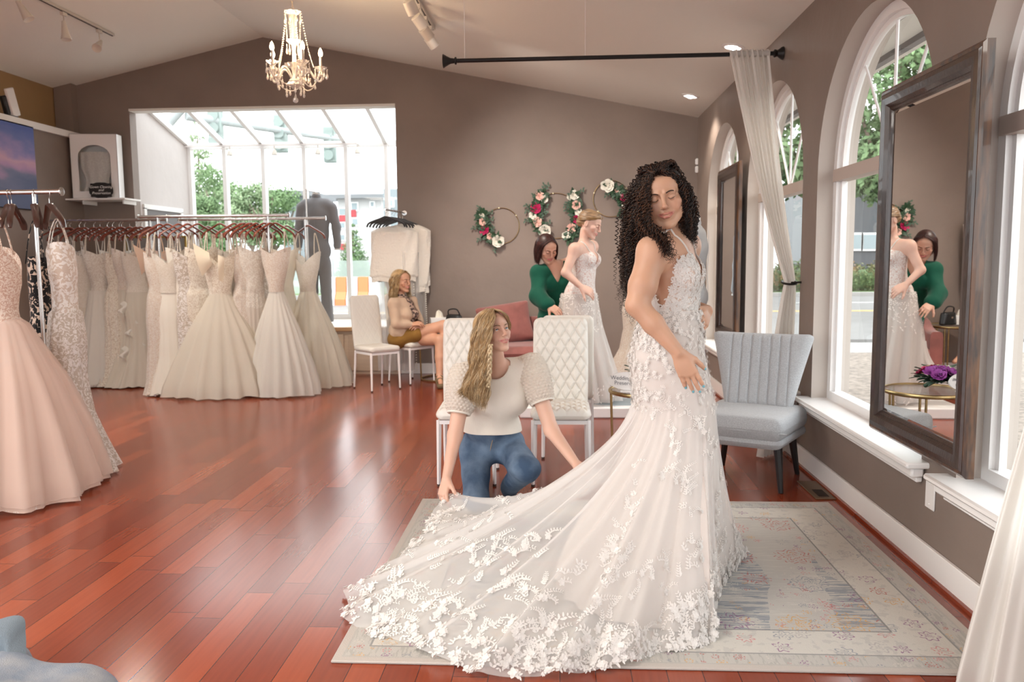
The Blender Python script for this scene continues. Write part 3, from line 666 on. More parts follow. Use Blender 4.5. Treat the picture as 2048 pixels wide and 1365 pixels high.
MB().tube([(-.30+.02,-.29,.37),(0,-.31,.372),(.28,-.29,.37)],.004,6).build('piping',M['tweed'],gc)
M['ebony'] = mat('black_wood_leg',(.014,.012,.012),.35)
for sx,sy in ((-1,-1),(1,-1),(-1,1),(1,1)):
    MB().tube([(sx*.21,sy*.20,.28),(sx*.245,sy*.245,0)],[.028,.016],8).build('leg',M['ebony'],gc)
# rose velvet tub chair
M['velvet'] = mat('dusty_rose_velvet',(.30,.095,.080),.75,sheen=.35,vary=.35,vscale=5,bump=.2,bscale=12)
ac = thing('armchair','dusty rose velvet armchair with a leaning back cushion by the taupe wall','armchair',(-.52,9.22,0),.18)
def tub(u,v):
    # u along the U shape (left arm, back, right arm), v around the section
    a = PI*(u); r = .42; 
    if u < .25: c = np.array([-r,-.38+(u/.25)*.46]); n_ = np.array([-1,0.])
    elif u > .75: c = np.array([r,.08-((u-.75)/.25)*.46]); n_ = np.array([1,0.])
    else:
        t = PI-(u-.25)/.5*PI; c = np.array([r*math.cos(t),.08+.30*math.sin(t)]); n_ = np.array([math.cos(t),math.sin(t)])
    h = .60+.13*(1 if .3<u<.7 else max(0,1-abs(min(u,1-u)-.3)/.22)**2) if u>.08 and u<.92 else .60+.0*u
    p = 2*PI*v; q = abs(math.cos(p))**.35*math.copysign(1,math.cos(p)); s = abs(math.sin(p))**.35*math.copysign(1,math.sin(p))
    return (*(c+n_*.065*q),.13+(h-.13)*(.5+.5*s))
b_ = MB(); b_.grid(tub,60,24,flip=True)
for e in (0,1):
    b_.add([tub(e,k/24) for k in range(24)],[list(range(24))[::(1 if e else -1)]])
b_.build('tub_frame',M['velvet'],ac,auto=50)
pad(MB(),lambda v:.36,.74,.08,T,np.array([0,.30,.37]),None,30,30,.06,8).build('seat_cushion',M['velvet'],ac,auto=None)
pad(MB(),lambda v:.34,.60,.09,T,np.array([0,.26,.23]),None,30,30,.06,8).build('seat_base',M['velvet'],ac,auto=None)
pad(MB(),lambda v:.33-.02*math.sin(v*PI),.47,.10,Rz(.18)@Rx(-.22)@Ry(-.13),np.array([-.04,.10,.43]),None,30,30,.03,2.2).build('back_cushion',M['velvet'],ac,auto=None)
for sx,sy in ((-1,-1),(1,-1),(-1,1),(1,1)): MB().cyl((sx*.33,sy*.28+.02,.14),(sx*.34,sy*.3+.02,0),.02,.014,10).build('leg',M['gold'],ac)
# gold tables
M['tglass'] = mat('smoked_glass_top',(.75,.82,.82),.04,trans=.85,alpha=.6,ior=1.2)
def round_table(label, loc, r, h, ang=0):
    t = thing('side_table',label,'table',(loc[0],loc[1],0),ang)
    circ = [(r*math.cos(a),r*math.sin(a),0) for a in np.arange(0,2*PI,PI/24)]
    MB().tube(np.array(circ)+[0,0,h-.012],.011,8,closed=True,ry=.014).build('rim',M['gold'],t)
    MB().lathe([(0.001,0),(r-.008,0),(r-.008,.006),(0.001,.006)],(0,0,h-.012),40).build('glass_top',M['tglass'],t)
    rb = r*.92; MB().tube(np.array([(rb*math.cos(a),rb*math.sin(a),.01) for a in np.arange(0,2*PI,PI/24)]),.009,8,closed=True).build('base_ring',M['gold'],t)
    for k in range(3):
        for d in (-.07,.07):
            a = 2*PI*k/3+d+.35; MB().cyl((r*.97*math.cos(a),r*.97*math.sin(a),h-.014),(rb*math.cos(a),rb*math.sin(a),.01),.0085,n=6).build('leg',M['gold'],t)
    return t
round_table('round gold table with a glass top behind the standing bride, holding the bouquet',(.63,5.62),.275,.50,2.75)
t2 = round_table('tall gold-legged round table by the wall behind the seated woman',(-1.36,9.42),.30,.62,.9)
# low white podium with a round blue-grey mat
tag(MB().box((.42,7.56,.05),(1.55,1.02,.10),bev=.012).build('podium',mat('white_podium_laminate',(.88,.87,.86),.4)),'low white podium the bride in the background stands on','podium')
tag(MB().lathe([(.001,.1),(.44,.1),(.44,.108),(.001,.108)],(.55,7.58,0),48).build('round_mat',mat('blue_grey_mat',(.36,.42,.45),.6)),'round blue-grey mat lying on the white podium','mat')
# patterned rug
def rug_mat():
    m, nt, b = new_mat('faded_persian_weave'); L = nt.links.new; b.inputs['Roughness'].default_value=.95; b.inputs['Specular IOR Level'].default_value=.1
    t = nd(nt,'ShaderNodeTexCoord'); s = nd(nt,'ShaderNodeSeparateXYZ'); L(t.outputs['Object'],s.inputs[0])
    def MA(op,a,bv=None,c=None):
        n = nd(nt,'ShaderNodeMath',operation=op)
        for i,v in enumerate((a,bv,c)):
            if v is None: continue
            if isinstance(v,(int,float)): n.inputs[i].default_value = v
            else: L(v,n.inputs[i])
        return n.outputs[0]
    def MIX(f,a,c):
        n = nd(nt,'ShaderNodeMixRGB'); 
        for i,v in enumerate((f,a,c)):
            if isinstance(v,(int,float)): n.inputs[i].default_value=v
            elif isinstance(v,tuple): n.inputs[i].default_value=(*v,1)
            else: L(v,n.inputs[i])
        return n.outputs[0]
    def noise(sc,det=3,vec=None,st_=None):
        n = nd(nt,'ShaderNodeTexNoise'); n.inputs['Scale'].default_value=sc; n.inputs['Detail'].default_value=det
        if st_: mp=nd(nt,'ShaderNodeMapping'); mp.inputs['Scale'].default_value=st_; L(t.outputs['Object'],mp.inputs[0]); L(mp.outputs[0],n.inputs['Vector'])
        else: L(vec or t.outputs['Object'],n.inputs['Vector'])
        return n.outputs['Fac']
    hx, hy = 1.175, .965
    d = MA('MINIMUM',MA('SUBTRACT',hx,MA('ABSOLUTE',s.outputs[0])),MA('SUBTRACT',hy,MA('ABSOLUTE',s.outputs[1])))   # distance to the edge
    base = (.49,.475,.44); cream=(.58,.56,.51); grey=(.29,.31,.33)
    fld = MIX(MA('MULTIPLY',MA('GREATER_THAN',noise(1.6,4,None,(2.2,.55,1)),.535),MA('GREATER_THAN',noise(30,3,None,(.25,2.6,1)),.50)),base,grey)
    fld = MIX(MA('MULTIPLY',MA('GREATER_THAN',noise(45,2,None,(.2,3,1)),.6),.5),fld,cream)
    def flowers(sc,thr,ring):   # rosettes: rings of petals round Voronoi centres
        v = nd(nt,'ShaderNodeTexVoronoi'); v.inputs['Scale'].default_value=sc; v.inputs['Randomness'].default_value=.55; L(t.outputs['Object'],v.inputs['Vector'])
        sb = nd(nt,'ShaderNodeVectorMath',operation='SUBTRACT'); ml=nd(nt,'ShaderNodeVectorMath',operation='SCALE'); ml.inputs['Scale'].default_value=1; L(t.outputs['Object'],sb.inputs[0]); L(v.outputs['Position'],sb.inputs[1])
        q = nd(nt,'ShaderNodeSeparateXYZ'); L(sb.outputs[0],q.inputs[0]); an = MA('ARCTAN2',q.outputs[1],q.outputs[0])
        rad = MA('ADD',v.outputs['Distance'],MA('MULTIPLY',MA('SINE',MA('MULTIPLY',an,7)),.06))
        k = MA('LESS_THAN',MA('ABSOLUTE',MA('SUBTRACT',MA('FRACT',MA('MULTIPLY',rad,ring)),.5)),.16)
        inn = MA('LESS_THAN',v.outputs['Distance'],thr); wn = nd(nt,'ShaderNodeTexWhiteNoise',noise_dimensions='3D'); L(v.outputs['Position'],wn.inputs['Vector'])
        return MA('MULTIPLY',MA('MULTIPLY',k,inn),MA('GREATER_THAN',noise(55,2),.44)), wn.outputs['Value']
    def ramp(f,cols):
        r = nd(nt,'ShaderNodeValToRGB'); r.color_ramp.interpolation='CONSTANT'; e=r.color_ramp.elements; e[0].color=(*cols[0],1); e[1].position=1/len(cols); e[1].color=(*cols[1],1)
        for i,c in enumerate(cols[2:]): q=e.new((i+2)/len(cols)); q.color=(*c,1)
        L(f,r.inputs[0]); return r.outputs[0]
    cols = [(.45,.14,.12),(.62,.36,.12),(.26,.12,.24),(.40,.38,.38),(.55,.22,.22),(.25,.27,.31),(.60,.56,.50)]
    f1,c1 = flowers(4.4,.42,9.); f2,c2 = flowers(9.5,.40,5.); f3,c3 = flowers(17,.36,4.)
    field = MIX(MA('MULTIPLY',f1,.75),fld,ramp(c1,cols)); field = MIX(MA('MULTIPLY',f3,MA('GREATER_THAN',noise(4,1),.52)),field,ramp(c3,cols))
    bor = MIX(MA('MULTIPLY',f2,.8),cream,ramp(c2,cols)); bor = MIX(MA('MULTIPLY',MA('GREATER_THAN',noise(26,3),.58),.5),bor,(.45,.44,.42))
    nar = MIX(MA('MULTIPLY',f3,.95),MIX(MA('GREATER_THAN',noise(40,2,None,(2.5,.4,1)),.55),base,(.42,.41,.38)),ramp(c3,cols))
    col = MIX(MA('LESS_THAN',d,.30),field,bor); col = MIX(MA('LESS_THAN',d,.115),col,nar)
    for at,wd,cc in ((.30,.004,(.27,.27,.26)),(.115,.004,(.30,.30,.29)),(.035,.004,(.45,.43,.4)),(.245,.0,cream)):
        col = MIX(MA('LESS_THAN',MA('ABSOLUTE',MA('SUBTRACT',d,at)),wd),col,cc)
    col = MIX(MA('LESS_THAN',d,.03),col,(.50,.46,.42))
    L(col,b.inputs['Base Color'])
    bp = nd(nt,'ShaderNodeBump'); bp.inputs['Strength'].default_value=.5; bp.inputs['Distance'].default_value=.003; L(noise(220,2),bp.inputs['Height']); L(bp.outputs[0],b.inputs['Normal'])
    return m
rg = MB().box((0,0,.005),(2.35,1.93,.01),bev=.003).build('area_rug',rug_mat()); rg.location=(.367,3.635,.0005); rg.rotation_euler=(0,0,.0)
tag(rg,'faded cream and grey floral area rug under the bride and her train','rug')
# floor register
vt = thing('floor_vent','brown metal floor vent beside the slipper chair leg','vent',(1.555,4.865,0))
MB().box((0,0,.004),(.12,.38,.008),bev=.003).build('vent_frame',mat('bronze_plate',(.20,.12,.065),.4,.6),vt); v_=MB().box((0,-.08,.0085),(.06,.14,.003))
for k in range(9): v_.box((0,-.14+k*.015,.011),(.055,.005,.003))
v_.build('grille',mat('dark_bronze_grille',(.05,.03,.02),.5,.5),vt,False)
sp = thing('wall_outlet','white blank outlet plate low on the window wall under the big mirror','outlet',(XR,3.59,.36)); MB().box((-.004,0,0),(.008,.085,.135),bev=.003).build('cover_plate',M['trim'],sp); MB().ball((-.009,0,.045),.003).ball((-.009,0,-.045),.003).build('screw',M['trim'],sp)
# dark framed mirrors on the piers
M['frame'] = mat('dark_walnut_frame',(.045,.024,.018),.28,vary=.5,vscale=40,stretch=(1,1,.3),bump=.15,bscale=90,coat=.3)
M['frame_edge'] = mat('distressed_bronze_edge',(.13,.055,.02),.35,col2=(.03,.015,.01),vscale=45,stretch=(1,1,.15),coat=.3)
m, nt, b = new_mat('silvered_mirror_glass'); b.inputs['Metallic'].default_value=1; b.inputs['Roughness'].default_value=.01; b.inputs['Base Color'].default_value=(.86,.87,.86,1); M['mirror']=m
def wall_mirror(label,y0,y1,z0,z1,x,tz=0):
    w_,h_ = y1-y0,z1-z0; t = thing('framed_mirror',label,'mirror',(x,(y0+y1)/2,(z0+z1)/2),-PI/2+tz)
    # local: x along wall, -y into the room. moulding profile (distance from outer edge, height off the wall)
    prof = [(0,0),(0,.030),(.012,.040),(.022,.038),(.030,.046),(.050,.052),(.078,.046),(.092,.030),(.098,.032),(.106,.026),(.110,.018),(.110,0)]
    cs = [(-w_/2,-h_/2,1,1),(w_/2,-h_/2,-1,1),(w_/2,h_/2,-1,-1),(-w_/2,h_/2,1,-1)]
    V = [(cx+sx*p,-q,cz+sz*p) for cx,cz,sx,sz in cs for p,q in prof]; n=len(prof); F=[];mi=[]
    for k in range(4):
        for i in range(n-1): F.append([k*n+i,k*n+i+1,((k+1)%4)*n+i+1,((k+1)%4)*n+i]); mi.append(0 if i>=3 else 1)
    mkobj('frame',V,F,[M['frame'],M['frame_edge']],t,mi=mi,auto=25)
    iw,ih = w_/2-.105,h_/2-.105; bv=.022
    V=[(sx*iw,-.016,sz*ih) for sx,sz in((-1,-1),(1,-1),(1,1),(-1,1))]+[(sx*(iw-bv),-.021,sz*(ih-bv)) for sx,sz in((-1,-1),(1,-1),(1,1),(-1,1))]
    mkobj('mirror_glass',V,[[4,5,6,7]]+[[k,(k+1)%4,4+(k+1)%4,4+k] for k in range(4)],M['mirror'],t,smooth=False)
    MB().box((0,-.006,0),(w_-.02,.01,h_-.02)).build('backing',M['frame'],t,False)
    return t
wall_mirror('large dark-framed mirror hanging on the pier in the right foreground',3.13,4.09,.555,2.205,XR-.055,.0)
wall_mirror('smaller-looking dark mirror hanging farther back between two arched windows',7.20,8.10,.64,2.245,XR-.055,.0)
# ================================================================ curtain rod and curtains
M['iron'] = mat('black_iron',(.012,.011,.011),.4,.3)
rd = thing('curtain_rod','long black curtain rod with a flared finial across the room','curtain rod',(0,6.2,2.9))
MB().cyl((-.80,0,0),(1.62,0,0),.016,n=12).build('rod',M['iron'],rd)
MB().lathe([(.016,0),(.028,.005),(.028,.015),(.018,.02),(.022,.05),(.035,.075),(.05,.10),(.052,.104),(.001,.104)],(-.76,0,0),20,(-1,0,0)).build('finial',M['iron'],rd)
MB().lathe([(.016,0),(.03,.01),(.022,.03),(.045,.06),(.048,.07),(.001,.07)],(1.575,0,0),20,(1,0,0)).build('wall_bracket',M['iron'],rd)
for x in (-.70,.2): MB().cyl((x,0,.016),(x,0,cR(x)-2.9+.02),.0022,n=5).build('hanging_wire',M['white'],rd)
M['curtain'] = cloth_mat('ivory_curtain_cloth',(.86,.83,.78),0,.35,.85)
def curtain(label, top, tie, bot, n=220, folds=15, name='curtain', amp=(.02,.012,.035)):
    """top, tie, bot: (centre, half-width vector) rows; gathered cloth between them"""
    t = thing(name,label,'curtain',(0,0,0)); rows=[]
    stops = [(0,)+top,(.64,)+tie,(1,)+bot]
    def f(u,v):
        if v < .64: a = v/.64; (c0,w0),(c1,w1)=top,tie; e = a**1.15; wd = w0*(1-e)+w1*e; c = c0*(1-a)+c1*a; c = c+np.array([0,0,-.10*math.sin(PI*a)]); am = amp[0]*(1-a)+amp[1]*a
        else: a = (v-.64)/.36; (c0,w0),(c1,w1)=tie,bot; e = a**.7; wd = w0*(1-e)+w1*e; c = c0*(1-a)+c1*a; am = amp[1]*(1-a)+amp[2]*a
        nrm = np.cross(wd,[0,0,1]); nrm = nrm/(np.linalg.norm(nrm)+1e-9)
        x = 2*u-1; ph = folds*2*PI*u/2
        return c+wd*x+nrm*am*(math.sin(ph)+.35*math.sin(ph*2.3+1+3*v)) + nrm*.01*math.sin(7*v+4*u)
    return t,f
top=(np.array([1.40,6.2,2.93]),np.array([.145,0,0])); tie=(np.array([1.598,5.70,1.235]),np.array([.03,.035,0])); bot=(np.array([1.50,5.72,.02]),np.array([.12,.10,0]))
t,f = curtain('ivory curtain gathered on the black rod and tied back to the wall',top,tie,bot)
mb=MB(); mb.grid(f,150,90); mb.build('curtain_panel',M['curtain'],t,auto=None)
MB().tube([(1.598+.05*math.cos(a),5.70+.06*math.sin(a),1.235+.01*math.sin(a)) for a in np.arange(0,2*PI,.4)],.008,6,closed=True).tube([(1.60,5.66,1.235),(1.65,5.60,1.24)],.008,6).build('tie_band',M['iron'],t)
mb=MB().tube([(1.26,6.2,2.90),(1.55,6.2,2.90)],.024,10); mb.build('gathered_header',M['curtain'],t)
top=(np.array([1.66,2.35,2.9]),np.array([.02,.25,0])); tie=(np.array([1.585,2.60,1.25]),np.array([.02,.035,0])); bot=(np.array([1.45,2.50,.0]),np.array([.12,-.16,0]))
t,f = curtain('white curtain falling at the right edge in the foreground',top,tie,bot,folds=7,amp=(.02,.012,.035))
f0=f
mb=MB(); mb.grid(lambda u,v: f0(u,.60+.40*v),150,60); mb.build('curtain_panel',M['curtain'],t,auto=None)
MB().tube([(1.585+.055*math.cos(a),2.60+.05*math.sin(a),1.25) for a in np.arange(0,2*PI,.4)],.008,6,closed=True).build('tie_band',M['iron'],t)
# ================================================================ lights
M['bulb'] = mat('warm_candle_bulb',(1,.85,.6),.3,emit=14,emcol=(1,.72,.42)); M['spotglow'] = mat('lit_spot_lens',(1,1,1),.3,emit=14,emcol=(1,.96,.92))
M['crystal'] = mat('cut_crystal',(.95,.90,.84),.06,trans=.45,ior=1.45,spec=.9); M['candle'] = mat('silver_candle_sleeve',(.62,.58,.55),.3,.8); M['gilt'] = mat('pale_gilt',(.75,.62,.45),.3,1)
def ico(mb,c,r,s=1.,n=5):  # faceted bead
    mb.lathe([(r*.01,-r*s),(r*.7,-r*s*.55),(r,0),(r*.7,r*s*.55),(r*.01,r*s)],c,n); return mb
ch = thing('chandelier','crystal chandelier with five lit candle bulbs hanging from the ceiling','chandelier',(-2.10,6.5,2.70))
mb = MB()
for k in range(14):
    z=.70+k*.035; a=(k%2)*PI/2; mb.tube([(.011*math.cos(t)*math.cos(a),.011*math.cos(t)*math.sin(a),z+.021*math.sin(t)) for t in np.arange(0,2*PI,.7)],.0022,5,closed=True)
mb.build('chain',M['gilt'],ch)
MB().lathe([(.055,.045),(.05,.02),(.015,.0),(.001,0)],(0,0,1.135),20).build('ceiling_rose',M['gilt'],ch)
MB().lathe([(.001,.06),(.02,.065),(.045,.09),(.05,.12),(.03,.15),(.018,.17),(.022,.20),(.03,.22),(.016,.26),(.014,.36),(.02,.40),(.016,.44),(.012,.60),(.02,.64),(.001,.69)],(0,0,.02),20).build('stem',M['crystal'],ch)
def dish(mb,c,r,h,pet=10):
    def f(u,v):
        a=2*PI*u; rr=(.15+.85*v)*r*(1+.10*v*math.cos(pet*a)); return (c[0]+rr*math.cos(a),c[1]+rr*math.sin(a),c[2]+h*v**1.8)
    mb.grid(f,pet*6,6,closed=True)
mb=MB(); 
for q_ in (((0,0,.24),.075,.035,10),((0,0,.42),.055,.04,8),((0,0,.655),.065,.022,8),((0,0,.15),.07,-.04,8)):
    mb=MB(); dish(mb,*q_); mb.build('crystal_bowl',M['crystal'],ch)
R5=.205
def strand(mb,a,b,sag,n,r):
    for k in range(n+1):
        t=k/n; p=np.array(a)*(1-t)+np.array(b)*t; p=p-np.array([0,0,sag*4*t*(1-t)]); ico(mb,p,r)
def drop(mb,p,l=.05):
    ico(mb,np.array(p),.0065); ico(mb,np.array(p)-[0,0,.014],.005); mb.lathe([(.0005,0),(.005,-.012),(.0105,-.032),(.008,-.042),(.0005,-.048)],np.array(p)-[0,0,.02],6)
beads=MB(); pend=MB()
for k in range(5):
    a=2*PI*k/5+.32; d=np.array([math.cos(a),math.sin(a),0]); e=d*R5
    pts=spline([d*.02+[0,0,.14],d*.06+[0,0,.22],d*.11+[0,0,.235],d*.155+[0,0,.17],d*.195+[0,0,.15],d*.215+[0,0,.19],e+[0,0,.235]],22)
    am=MB().tube(pts,.0095,8); ao=am.build('arm',M['crystal'],ch)
    m2=MB(); dish(m2,e+np.array([0,0,.235]),.048,.025,8); dish(m2,e+np.array([0,0,.21]),.03,-.015,8); m2.build('drip_dish',M['crystal'],ao)
    MB().cyl(e+[0,0,.24],e+[0,0,.345],.0105,n=12).build('candle',M['candle'],ao)
    MB().lathe([(.011,0),(.017,.014),(.018,.026),(.012,.048),(.004,.063),(.0005,.067)],e+[0,0,.345],12).build('bulb',M['bulb'],ao)
    lamp('candle_glow','POINT',(-2.10+e[0],6.5+e[1],2.70+.40),8,(1,.72,.45),.02)
    for j in range(8):
        b=2*PI*j/8; drop(pend,e+np.array([.05*math.cos(b),.05*math.sin(b),.238]))
    drop(pend,d*.155+[0,0,.15]); drop(pend,d*.12+[0,0,.165])
    beads=MB(); strand(beads,d*.065+[0,0,.665],e*.72+[0,0,.26],.05,26,.0058); beads.build('bead_strand',M['crystal'],ch,False); beads=MB()
    d2=np.array([math.cos(a+2*PI/5),math.sin(a+2*PI/5),0]); strand(beads,d*.165+[0,0,.145],d2*.165+[0,0,.145],.055,20,.006); beads.build('bead_strand',M['crystal'],ch,False)
for j in range(8):
    b=2*PI*j/8; drop(pend,(.062*math.cos(b),.062*math.sin(b),.66)); m3=MB(); strand(m3,(.062*math.cos(b),.062*math.sin(b),.65),(.052*math.cos(b),.052*math.sin(b),.45),.0,16,.005); m3.build('bead_strand',M['crystal'],ch,False)
for j in range(10):
    b=2*PI*j/10; drop(pend,(.07*math.cos(b),.07*math.sin(b),.105-.02*(j%2))); drop(pend,(.055*math.cos(b),.055*math.sin(b),.42))
strand(pend,(0,0,.07),(0,0,.02),0,4,.006); pend.ball((0,0,-.005),.022,10,8)
pend.build('crystal_drop',M['crystal'],ch,False)
# track lights
M['track']=mat('off_white_track',(.62,.58,.52),.45); M['slot']=mat('dark_track_slot',(.03,.025,.02),.6)
def track(label,x,y0,y1,heads,fn,slope,shape='cone'):
    z=fn(x); t=thing('track_light',label,'track light',(x,(y0+y1)/2,z-.022),0); R_=Ry(slope)
    L_=y1-y0; MB().box((0,0,.004),(.036,L_,.022),R_).build('track_rail',M['track'],t,False); MB().box(R_@np.array([0,0,-.009]),(.010,L_-.03,.004),R_).build('slot',M['slot'],t,False)
    for (y,d,on) in heads:
        q=np.array([0,y-(y0+y1)/2,-.01]); d=np.array(d,float); d/=np.linalg.norm(d)
        h=MB().box(q-[0,0,.02],(.03,.07,.03)).cyl(q-[0,0,.03],q-[0,0,.13],.006,n=8); c=q-np.array([0,0,.14])
        if shape=='cone': h.lathe([(.001,-.06),(.018,-.055),(.026,0),(.034,.06),(.047,.115),(.047,.125),(.040,.12)],c,18,tuple(d))
        else: h.lathe([(.001,-.05),(.045,-.05),(.05,-.045),(.05,.05),(.05,.06),(.042,.055)],c,18,tuple(d))
        ho=h.build('spot_head',M['track'],t)
        MB().lathe([(.001,.0),(.040,.0),(.038,.004),(.001,.006)],c+d*(.112 if shape=='cone' else .052),18,tuple(d)).build('lens',M['spotglow'] if on else M['white'],ho)
        if on: l_=lamp('spot_lamp','SPOT',tuple(np.array(t.location)+c+d*.14),(120 if d[1]>-.5 else 25),(1,.92,.82),.05,spot_size=1.7,spot_blend=.9); l_.rotation_euler=Vector(tuple(d)).to_track_quat('-Z','Y').to_euler()
    return t
track('white ceiling track with three cone spotlights in the upper left corner',-4.74,5.9,8.62,[(6.15,(.3,.3,-1),1),(7.12-.0,(.45,.05,-.8),1),(7.75,(.15,-.1,-1),0),(8.35,(.15,-.75,-.55),1)],cL,-.215)
track('white ceiling track with square-ended spotlights above the middle of the room',-1.19,5.6,7.9,[(6.7,(.3,.5,-.8),1),(7.1,(.5,.5,-.7),0),(7.45,(.5,.6,-.6),1),(7.75,(.5,.45,-.7),0)],cR,.197,'can')
for x,y,lb in ((1.39,8.80,'round recessed ceiling light nearest the back corner above the windows'),(1.41,6.8,'round recessed ceiling light beside the top of the ivory curtain')):
    z=cR(x); t=thing('recessed_light',lb,'ceiling light',(x,y,z)); t.rotation_euler=(0,.197,0)
    MB().lathe([(.095,0),(.095,-.006),(.07,-.012),(.055,-.004),(.055,0)],(0,0,.0),28).build('trim_ring',M['white'],t); MB().ball((0,0,-.008),(.038,.038,.02)).build('lens',M['spotglow'],t)
    lamp('downlight','SPOT',(x,y,z-.05),32,(1,.9,.78),.05,spot_size=2.0,spot_blend=.6)
for i,x in enumerate((-4.86,-4.30,-3.69,-3.06)):
    pass
bt=thing('track_light','thin white track with four small clear spotlights along the bay transom','track light',(-4.0,YG-.12,ZG-.01)); MB().box((-.05,0,0),(2.5,.03,.025)).build('track_rail',M['steel_w'],bt,False)
for x in (-4.62,-3.98,-3.36,-2.80): MB().cyl((x+4,0,0),(x+4,0,-.07),.006,n=6).lathe([(.012,0),(.03,-.03),(.042,-.075),(.036,-.08),(.001,-.07)],(x+4,0,-.06),14).build('spot_head',M['track'],bt)
for x in (-1.32,1.2): MB().box((x,.04,0),(.02,.08,.02)).build('bracket',M['steel_w'],bt,False)
# ================================================================ things on the back and left wall
kb = thing('wall_sensor','small white alarm sensor pair in the back right corner','sensor',(XR-.20,YB,2.62-.02)); 
p=U(1397,331,Y=YB-.03); kb.location=(p[0]-.0,YB,p[2])
MB().box((0,-.02,.045),(.075,.04,.075),bev=.012).build('upper_unit',M['white'],kb); MB().box((0,-.02,-.045),(.075,.045,.08),bev=.012).build('lower_unit',M['white'],kb); MB().box((0,-.012,0),(.05,.024,.02)).build('joint',M['black'],kb,False)
# shelf in the corner
sh = thing('wall_shelf','white floating shelf high in the back left corner','shelf',(-5.55,YB,2.17))
MB().box((.0,-.19,0),(.74,.38,.022),bev=.004).build('shelf_board',M['trim'],sh); MB().box((.30,-.15,-.03),(.02,.28,.05)).box((-.2,-.15,-.03),(.02,.28,.05)).build('bracket',M['trim'],sh,False)
# preservation box
bx = thing('gown_box','tall white gown preservation box with an arched window on the corner shelf','box',(-5.60,YB-.20,2.181),.12); W_,H_,D_=.55,.77,.15
A=[(-.19,.09),(.19,.09),(.19,.50)]+[(.19*math.cos(a),.50+.14*math.sin(a)) for a in np.linspace(0,PI,20)[1:-1]]+[(-.19,.50)]
def ringplate(mb,A,W_,H_,y):
    n=len(A); cx,cz=0,.38; V=[(a,y,b) for a,b in A]; O=[]
    for a,b in A:
        dx,dz=a-cx,b-cz; k=min((W_/2)/abs(dx) if abs(dx)>1e-6 else 9,((H_-cz) if dz>0 else cz)/abs(dz) if abs(dz)>1e-6 else 9); O.append((cx+dx*k,y,cz+dz*k))
    V+=O; mb.add(V,[[i,(i+1)%n,n+(i+1)%n,n+i] for i in range(n)])
    for sx,sz in((-1,0),(1,0),(1,1),(-1,1)):
        c=(sx*W_/2,y,sz*H_); j=min(range(n),key=lambda i:abs(O[i][0]-c[0])+abs(O[i][2]-c[2])); mb.add([c,O[j],O[(j+1)%n]],[[0,1,2]]); mb.add([c,O[j],O[j-1]],[[0,1,2]])
mb=MB(); ringplate(mb,A,W_,H_,-D_/2)
for x in(-1,1): mb.box((x*(W_/2-.004),.0,H_/2),(.008,D_,H_))
mb.box((0,0,H_-.004),(W_,D_,.008)).box((0,0,.004),(W_,D_,.008)).box((0,D_/2-.004,H_/2),(W_,.008,H_)); mb.build('carton',M['white'],bx,False)
mb=MB(); 
def bod(u,v):
    a=PI*(u-.5)*1.0; r=.17*(.75+.25*math.cos(3*(v-.3)))*(1 if v<.8 else 1-.5*(v-.8)/.2); r=.19-.05*math.sin(PI*min(v/.6,1))+.0; return (r*math.sin(a),-.02-.045*math.cos(a)+.004*math.sin(30*u),.06+.50*v)
mb.grid(bod,40,20); mb.build('folded_gown',cloth_mat('satin_gown',(.82,.78,.74),0,.2,.4,lace=(.9,.87,.82),lace_scale=20),bx)
MB().add([(a,-D_/2+.004,b) for a,b in A],[list(range(len(A)))]).build('film_window',M['glass'],bx,False)
def text_obj(name,body,size,parent,loc,m,rx=PI/2,rz=0,shear=0,ext=.0006,sp=1.0,align='CENTER'):
    c=bpy.data.curves.new(name,'FONT'); c.body=body; c.size=size; c.align_x=align; c.align_y='CENTER'; c.shear=shear; c.extrude=ext; c.space_line=sp; c.materials.append(m)
    o=bpy.data.objects.new(name,c); dg=bpy.context.evaluated_depsgraph_get; COL.objects.link(o); bpy.context.view_layer.update()
    me=bpy.data.meshes.new_from_object(o.evaluated_get(dg())); bpy.data.objects.remove(o)
    me.name=name; o=bpy.data.objects.new(name,me); COL.objects.link(o); o.parent=parent; o.location=loc; o.rotation_euler=(rx,0,rz); return o
M['chalk']=mat('chalk_white_lettering',(.9,.89,.86),.8); M['board']=mat('matt_black_board',(.02,.018,.018),.8)
sg=thing('chalkboard_sign','small scalloped black sign with white script leaning on the gown box','sign',(-5.50,YB-.325,2.182),.10)
pl=[]; 
for k in range(64):
    a=2*PI*k/64; c,s=math.cos(a),math.sin(a); x=.135*abs(c)**.45*math.copysign(1,c); z=.088*abs(s)**.45*math.copysign(1,s); q=1+.05*math.cos(8*a); pl.append((x*q,z*q+.095))
MB().prism([(x,-z) for x,z in pl][::-1],.006,(0,0,0),np.array([[1,0,0],[0,0,1],[0,-1,0]],float)).build('sign_board',M['board'],sg,False)
MB().box((0,.03,.004),(.10,.06,.008)).build('foot',M['board'],sg,False)
text_obj('lettering','Gown Cleaning\nand\nPreservation',.043,sg,(0,-.002,.097),M['chalk'],shear=.35,sp=.85)
